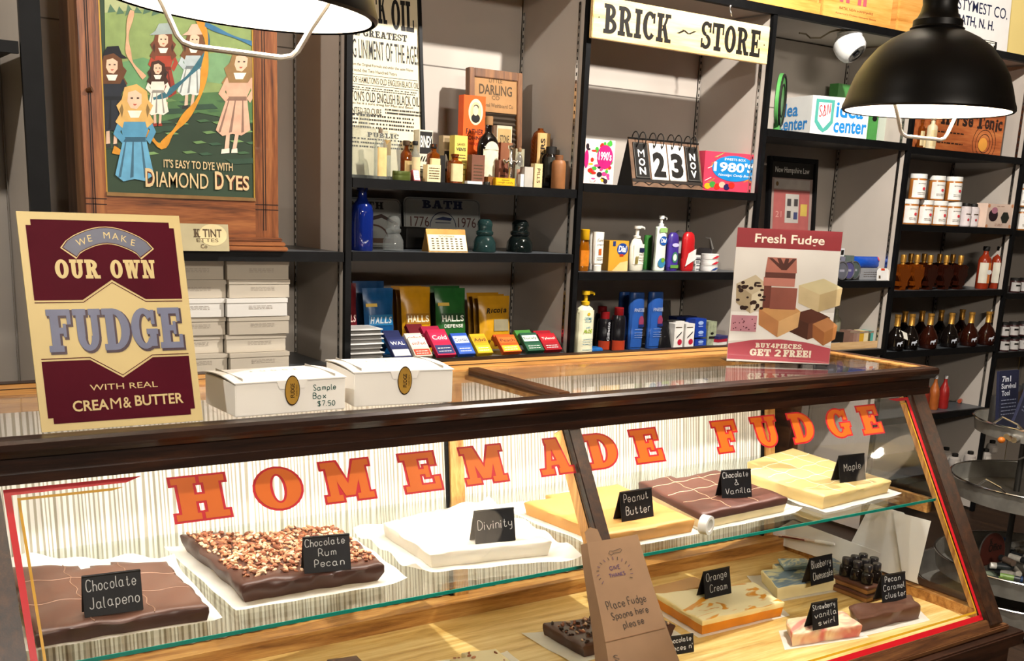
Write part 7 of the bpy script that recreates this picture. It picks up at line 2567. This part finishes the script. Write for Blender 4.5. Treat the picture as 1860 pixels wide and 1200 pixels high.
# jugs on the dark lower shelf
for k, (xc_, c) in enumerate(((1676, '#7a2a1c'), (1693, '#9a5224'), (1711, '#8a1f1c'))):
    bottle('syrup_jug', ['dark red jug on the dark low shelf, leftmost', 'orange-brown jug on the dark low shelf, middle', 'red jug on the dark low shelf, rightmost'][k], 'jug', xc_, 20, 682, 3.28, Z_E5, 'jug', P(c, .25, var=.2), (CAPL(.34, .9, 1.0), P('#b9b4b0', .4)), None, 'jugs on the low shelf')
for k, (xc_, a) in enumerate(((1742, .3), (1752, -.4), (1735, 1.2))):
    b = MB(); b.tube([(0, 0, .012), (.075, .01, .012)], [.011, .008], P(['#a8442a', '#c9a46a', '#7a2f22'][k], .3), 8)
    solo('candy_stick', b, (xat(xc_, 3.33, Z_E5), 3.33 + .03 * k, Z_E5 + .0005), ['orange stick lying on the dark low shelf', 'pale stick lying on the dark low shelf, right one', 'dark red stick lying on the dark low shelf'][k], 'candy', rz=a, smooth=True)
# bottom shelf: white-labelled jars


def ball(lab, xc_, Y, z, g):
    return bottle('ornament_jar', lab, 'jar', xc_, 22, zy(xc_, z, .09, Y), Y, z, [(.001, 0), (.8, 0), (.95, .1), (1, .3), (.9, .52), (.5, .62), (.001, .62)], P('#a9a19a', .3, var=.06), ([(.45, .6), (.5, .62), (.5, .78), (.44, .8), (.001, .8)], INK), (.12, .4, P('#c2bbb2', .4), 50), g, seg=16)


sp = [(1706, 3.24), (1732, 3.24), (1760, 3.24), (1788, 3.24), (1716, 3.36), (1744, 3.36), (1772, 3.36), (1800, 3.36)]
row(ball, [(a, y, Z_E6) for a, y in sp], ['round white jar on the lowest shelf, %s of the %s row' % (n_, r_) for r_ in ('front', 'back') for n_ in ('leftmost', 'second from the left', 'third from the left', 'rightmost')], 'round white jars')
# far right bay


def jam(lab, xc_, Y, z, g):
    return bottle('jam_jar', lab, 'jar', xc_, 19, zy(xc_, z, .075, Y), Y, z, 'hex', P('#3a2020', .3, var=.15), ([(.95, .8), (1.0, .82), (1.0, .99), (.001, 1.0)], INK), (.1, .7, P('#b9b4b0', .5), 72), g, seg=14, rz=-.45,
                  art=lambda b, r, h: b.rect(-r * .5, r * .4, h * .45, h * .56, INK, .0006))


sp, lb = [], []
for zi, rows, what in ((2, 1, 'level with the sauce bottles'), (3, 2, 'level with the moose bottles')):
    for r_ in range(rows):
        for k in range(3):
            sp.append(((1842 if zi == 2 else 1822) + 17 * k, 3.235, Z_F[zi] + .0765 * r_))
            lb.append('dark jam jar, %s, %s%s' % (what, ['nearest the upright', 'second from the upright', 'third from the upright'][k], ', upper layer' if r_ else (', lower layer' if rows > 1 else '')))
row(jam, sp, lb, 'dark jam jars with white labels')


def lidjar(lab, xc_, Y, z, g):
    return bottle('storage_jar', lab, 'jar', xc_, 21, zy(xc_, z, .15, Y), Y, z, 'jar', P('#3f342c', .3, var=.2), ([(.95, .8), (1.0, .82), (1.0, .99), (.001, 1.0)], P('#6c6e70', .35, .6)), None, g, seg=16)


row(lidjar, [(1816, 3.24, Z_F[4]), (1838, 3.24, Z_F[4]), (1860, 3.24, Z_F[4])], ['grey-lidded dark jar behind the tool card, nearest the upright', 'grey-lidded dark jar behind the tool card, second from the upright', 'grey-lidded dark jar behind the tool card, third from the upright'], 'grey-lidded dark jars')
row(honey, [(1853, 3.25, Z_F[1]), (1853, 3.25, Z_F[1] + HJ + .001)], ['white-lidded jar at the right edge of the photo, lower one', 'white-lidded jar at the right edge of the photo, upper one'], 'white-lidded jars at the right edge')

# ------------------------------------------------------------------ on the top shelf
CRATE = WOOD('new_crate_pine', '#b8752c', '#d59a4c', '#e3b269', 'x', .5, 3)
CRATEY = WOOD('new_crate_pine_side', '#a8682a', '#c98b45', '#d9a45e', 'y', .5, 3)


def crate(label, xa, xb, Y, open_=False, pig=False, d=.26):
    x0, x1 = xat(xa, Y, TOPZ), xat(xb, Y, TOPZ)
    w, h = x1 - x0, .2
    t = root('wooden_crate', (x0, Y, TOPZ + .001), label, 'crate')
    for nm_, a, m in (('front_board', (0, w, 0, .012, 0, .05 if open_ else h), CRATE), ('back_board', (0, w, d - .012, d, 0, h), CRATE), ('side_board', (0, .012, .012, d - .012, 0, h), CRATEY), ('side_board', (w - .012, w, .012, d - .012, 0, h), CRATEY), ('bottom_board', (.012, w - .012, .012, d - .012, 0, .01), CRATE)):
        b = MB(); b.box(*a, m); part(nm_, b, t, bevel=.0015)
    if pig:
        b = MB(); b.M = FACE(0, -.0008, 0)
        pk = P('#b0525c', .6)
        b.disc(w * .42, h * .68, w * .26, h * .2, pk, 0)
        for xx in (.24, .33, .5, .58):
            b.rect(w * (xx - .025), w * (xx + .025), h * .36, h * .62, pk, .0002)
        b.disc(w * .7, h * .72, w * .09, h * .12, pk, .0002, 12)
        b.font('BATH, NEW HAMPSHIRE', w * .5, h * .055, w * .47, h * .24, P('#7a3a24', .6), 0)
        b.font("America's Oldest General Store", w * .6, h * .035, w * .47, h * .14, P('#8a4a2c', .6), 0)
        part('printed_picture', b, t, label='pink pig print with small lettering')
    return t


crate('open wooden crate with a dark inside on the top shelf, left of the pig crate', 1362, 1489, 3.22, True)
crate('wooden crate printed with a pink pig on the top shelf', 1494, 1616, 3.22, False, True)
crate('plain wooden crate on the top shelf behind the black lamp', 1628, 1690, 3.3, False, d=.18)
Y = 3.5
x0, x1 = xat(1668, Y, TOPZ + .1), xat(1831, Y, TOPZ + .1)
w = x1 - x0
ws = root('shop_sign', (x0, Y, TOPZ + .001), 'white sign with dark blue lettering on the top shelf', 'sign', rot=(-.05, 0, 0))
b = MB(); b.box(0, w, 0, .008, 0, .5, P('#d6d3d0', .45, var=.03)); part('board', b, ws)
b = MB(); b.M = FACE(0, -.0008, 0)


def sz(y, px=1780):
    return zat(px, y, Y) - TOPZ


def sx_(px):
    return xat(px, Y, TOPZ + .1) - x0


b.font('& STYMEST CO.', sx_(1826) - sx_(1722), sz(3) - sz(24), (sx_(1722) + sx_(1826)) / 2, sz(13.5), NAVY, 0, bold=.02)
b.font('BATH, N. H.', sx_(1804) - sx_(1737), sz(31) - sz(52), (sx_(1737) + sx_(1804)) / 2, sz(43), NAVY, 0, bold=.02)
zt2 = sz(70, 1780)
b.rect(w * .1, sx_(1812), 0.0, zt2, INK, 0)
b.rect(w * .1, sx_(1808), zt2 - .008, zt2 - .004, PAPER, .0004)
b.slab('SMICH', (sx_(1808) - w * .3), .045, (sx_(1808) + w * .3) / 2, zt2 - .034, PAPER, .0004)
part('lettering', b, ws)

# ------------------------------------------------------------------ pendant lamps
SHADE = P('#141210', .42, .3, .1, name='black_lamp_enamel')
INNER = P('#e9e2d8', .5, var=.02, name='white_lamp_inside')
WIRE = P('#c9c5bf', .35, .2)
BULB = EMIT('warm_bulb', '#fff0d8', 330)


def pendant(label, x, y, z, rot=0.0, knob=-1.2, tilt=0.0, axis=(0, 1, 0)):
    t = root('pendant_lamp', (x, y, z), label, 'lamp', 'black dome pendant lamps', rot)
    R = .187
    prof = [(R, 0), (R + .004, .004), (R + .003, .012), (R * .99, .025), (R * .955, R * .26), (R * .9, R * .42), (R * .81, R * .57), (R * .66, R * .75), (R * .52, R * .85), (R * .4, R * .91), (R * .31, R * .95)]
    b = MB(); b.lathe(prof + [(r - .004, zz_ - .002) for r, zz_ in reversed(prof[2:])], SHADE, 48, cap=False)
    shd = part('lamp_shade', b, t, smooth=40)
    inn = [(R - .0045, .002)] + [(r - .0055, zz_ - .003) for r, zz_ in prof[3:]] + [(.001, R * .94)]
    b = MB()
    n = 48
    vs = [(r * math.cos(2 * PI * k / n), r * math.sin(2 * PI * k / n), zz_) for r, zz_ in inn for k in range(n)]
    b.add(vs, [(i * n + k, (i + 1) * n + k, (i + 1) * n + (k + 1) % n, i * n + (k + 1) % n) for i in range(len(inn) - 1) for k in range(n)], INNER)
    part('shade_lining', b, t, label='white inside of the shade', smooth=True)
    b = MB(); b.lathe([(R * .3, R * .93), (R * .32, R * .97), (R * .29, R * .99), (R * .29, R * 1.06), (R * .25, R * 1.09), (R * .22, R * 1.15), (R * .2, R * 1.24), (R * .21, R * 1.32), (R * .225, R * 1.38), (R * .2, R * 1.44), (R * .15, R * 1.5), (R * .15, R * 1.7), (.012, R * 1.75), (.012, .36), (.001, .36)], SHADE, 32); part('neck', b, t, smooth=40)
    b = MB(); b.tube([(0, 0, .355), (0, 0, CEIL - z - .02)], .009, BLACK, 10); b.lathe([(.001, CEIL - z - .025), (.06, CEIL - z - .025), (.065, CEIL - z - .001), (.001, CEIL - z - .001)], BLACK, 20); part('stem', b, t, smooth=40)
    b = MB(); b.sphere((0, 0, .085), .032, BULB, 16, 1.15); part('bulb', b, t, smooth=True)
    b = MB(); b.lathe([(.018, .11), (.02, .17), (.001, .17)], WHITE, 14); part('socket', b, t, smooth=40)
    for a in (0,):
        b = MB()
        c, s = math.cos(a), math.sin(a)
        pr_ = [(-.135, .06), (-.118, .02), (-.1, -.01), (-.082, -.045), (-.074, -.053), (-.06, -.057), (.06, -.057), (.074, -.053), (.082, -.045), (.1, -.01), (.118, .02), (.135, .06)]
        b.tube([(q * c, q * s, zz_ - (.004 if a else 0)) for q, zz_ in pr_], .0042, WIRE, 8)
        part('wire_guard', b, t, smooth=True)
    b = MB(); a = knob
    b.sphere((R * .965 * math.cos(a), R * .95 * math.sin(a), .078), .009, SHADE, 10); part('knob', b, shd, smooth=True)
    if tilt:  # the shade hangs a little askew on its swivel
        A = Matrix.Translation((0, 0, .35)) @ Matrix.Rotation(tilt, 4, Matrix.Rotation(-rot, 3, 'Z') @ Vector(axis)) @ Matrix.Translation((0, 0, -.35))
        for ch in t.children:
            if not ch.name.startswith('stem'):
                ch.matrix_local = A
    return t


pendant('black dome pendant lamp cut by the top edge, in front of the dye cabinet', .606, 1.543, 1.744, -.40, -2.2, .058, (.36, .93, 0))
pendant('black dome pendant lamp at the right in front of the security camera', 2.27, 1.64, 1.744, -.05, 0.85)
pendant('black dome pendant lamp seen only reflected beside the divinity sign', 2.13, .80, 1.715, .2)
pendant('black dome pendant lamp seen only reflected beside the maple sign', 4.64, .89, 1.715, .5)

# ------------------------------------------------------------------ galvanised tray stand
GALV = P('#99968e', .42, .55, .22, 14, .05, name='galvanised_steel')
tsx, tsy = 4.1, 2.2
ts = root('tray_stand', (tsx, tsy, 0), 'tiered stand of round galvanised trays at the right of the case', 'tray stand')
trd = [(.455, .455), (.375, .375), (.345, .36), (.30, .30)]
TZ = [(.02, .12), (.135, .205), (.455, .525), (.712, .762)]
for (z0, z1), (ra, rb) in zip(TZ, trd):
    b = MB()
    b.lathe([(.001, z0), (.97, z0), (1.0, z1), (.985, z1), (.955, z0 + .004), (.001, z0 + .004)], GALV, 48, ra, rb)
    b.tube([(ra * math.cos(2 * PI * k / 48), rb * math.sin(2 * PI * k / 48), z1) for k in range(48)], .005, CHROME, 8, closed=True)
    part('tray', b, ts, smooth=40)
b = MB(); b.tube([(0, .12, 0.0), (0, .12, 1.05)], .012, P('#4c4a47', .4, .7), 12); part('pole', b, ts, smooth=40)
for (z0, z1), (ra, rb) in zip(TZ[2:], trd[2:]):
    b = MB(); b.tube([(-ra * .97, -.05, z1 - .01), (-ra * 1.02, -.02, z1 + .02), (-ra * .99, .05, z1 + .035), (-ra * .93, .1, z1 - .005)], .004, CHROME, 8); part('handle', b, ts, smooth=True)


def on_tray(px, py, z):
    p = at(px, py, Z=z)
    return p


# things in the top tray
z1 = TZ[3][0] + .0045
for k, (pa, pb, yt, dY, lab) in enumerate(((1812, 1847, 676, 2.34, 'navy tool card with white lettering standing upright in the top tray'), (1838, 1874, 692, 2.25, 'navy tool card leaning in front of the upright one'))):
    x0 = xat(pa, dY, z1); x1 = xat(pb, dY, z1)
    b = MB(); h = zat((pa + pb) / 2, yt, dY) - z1; w = x1 - x0
    b.box(0, w, 0, .012, 0.0003, h, P('#1d2036', .45, var=.08))
    b.M = FACE(0, -.0007, 0)
    WT = P('#c9ccd4', .5)
    if k == 0:
        b.font('7in1', w * .45, h * .1, w * .36, h * .86, WT, 0, bold=.02)
        b.font('Survival', w * .75, h * .09, w * .48, h * .74, WT, 0, bold=.02)
        b.font('Tool', w * .42, h * .09, w * .34, h * .62, WT, 0, bold=.02)
    lines(b, w, h, (.5, .44, .38, .32, .26), P('#7d8296', .5), .12, .004)
    solo('tool_card', b, (x0, dY, z1 + .002 + k * w * .415), lab, 'packaged tool', 'tool cards', rot=(-.12 * (1 - k), .0 if k == 0 else .42, 0))
b = MB(); b.lathe([(.001, 0), (.024, 0), (.024, .12), (.022, .125), (.001, .125)], P('#2a2826', .4), 18)
p = Vector((xat(1804, 2.395, z1), 2.395, z1 + .0005)); solo('black_canister', b, p, 'black cylinder standing in the top tray beside the upright tool card', 'canister', smooth=40)
for k in range(3):
    b = MB(); b.tube([(0, 0, 0), (.06, .015, .0), (.085, .02, .0)], [.011, .011, .006], CHROME, 10)
    solo('pocket_torch', b, (xat(1842 + 5 * k, 2.17, z1 + .02), 2.17 + .026 * k, z1 + .012), 'shiny metal pocket torch lying in the top tray, ' + ['lowest of three', 'middle of three', 'uppermost of three'][k], 'torch', 'pocket torches', smooth=40)
b = MB(); b.sphere((0, 0, .012), .014, P('#b8641c', .4), 10, .85); solo('orange_ball', b, (xat(1818, 2.19, z1), 2.19, z1 + .0005), 'small orange ball in the top tray', 'ball', smooth=True)
b = MB(); b.tube([(-.2, -.25, .525), (-.21, -.22, .6), (-.18, -.1, .64), (-.1, .02, .645), (-.05, .1, .6)], .0045, CHROME, 8); part('wire_handle', b, ts, smooth=True)
# lower tray: round maroon sign and many small tubes
zl = TZ[1][0] + .0045
p = Vector((xat(1797, 2.3, zl), 2.3, zl))
b = MB(); b.M = FACE(0, 0, 0, .12)
b.disc(0, 0, .085, .075, P('#4a2018', .5, var=.1), .0005, 30, 0, 180)
b.rect(-.085, .085, -.05, 0, P('#4a2018', .5, var=.1))
b.box(-.088, .088, -.05, 0, -.004, 0, P('#6d6a66', .4, .6))
b.prism([(.088 * math.cos(PI * k / 16), .078 * math.sin(PI * k / 16)) for k in range(17)], -.004, 0, P('#6d6a66', .4, .6))
b.slab('K', .02, .022, -.012, .043, INK, .0012)
b.font('Office', .09, .03, .015, .016, INK, .0012, bold=.02, shear=.2)
solo('round_sign', b, (p.x, 2.3, zl + .09), 'half-round maroon sign standing in the heaped tray', 'sign')
rnd = random.Random(21)
TC = ['#b9b5ac', '#8d9a86', '#d0ccc4', '#3f5a8a', '#5f7a3a', '#c9c4ba', '#6a5a50', '#2f3438']
made = 0
cells = []
for k in range(150):
    a, rr_ = rnd.uniform(0, 2 * PI), math.sqrt(rnd.uniform(.02, .8))
    cells.append((trd[1][0] * .88 * rr_ * math.cos(a), trd[1][1] * .88 * rr_ * math.sin(a)))
protos = []
words8 = {'#b9b5ac': 'grey', '#8d9a86': 'sage green', '#d0ccc4': 'white', '#3f5a8a': 'blue', '#5f7a3a': 'leaf green', '#c9c4ba': 'off-white', '#6a5a50': 'brown', '#2f3438': 'black'}
kept = []
Rz = Matrix.Rotation(0, 4, 'Z')
for (lx0, ly0) in cells:
    wp = Rz @ Vector((lx0, ly0, 0)) + Vector((tsx, tsy, 0))
    if (ly0 > .06 and abs(lx0 + .1) < .2) or abs(lx0) < .03 and abs(ly0 - .12) < .05:
        continue
    if any((wp - q).length < .05 for q in kept):
        continue
    kept.append(wp)
layers = [(w_, 0) for w_ in kept]
for lev in (1, 2, 3):
    for w_ in kept:
        q = (w_ - Vector((tsx, tsy, 0)))
        if q.length < trd[1][0] * (.86 - .1 * lev) and rnd.random() < .8:
            layers.append((w_ + Vector((.018 * (lev % 2), .014 * (1 - lev % 2), 0)), lev))
for i, (wp, lev) in enumerate(layers):
    c = TC[i % 8]
    if i < 8:
        t = root('lip_balm_tube', (wp.x, wp.y, zl + .0135), words8[c] + ' little tube lying in the heaped tray', 'tube', words8[c] + ' tubes in the heaped tray', rz=rnd.uniform(0, 6.28))
        b = MB(); b.tube([(-.036, 0, 0), (.014, 0, 0)], .013, P(c, .4, var=.2, scale=60), 10); part('body', b, t, smooth=40)
        b = MB(); b.tube([(.014, 0, 0), (.036, 0, 0)], .0126, P('#d5d2cb' if i % 2 else '#26282a', .4), 10); part('cap', b, t, smooth=40)
        protos.append(t)
    else:
        t = copy_tree(protos[i % 8]); t.location = (wp.x, wp.y, zl + .0135 + .0255 * lev); t.rotation_euler = (0, 0, rnd.uniform(0, 6.28))
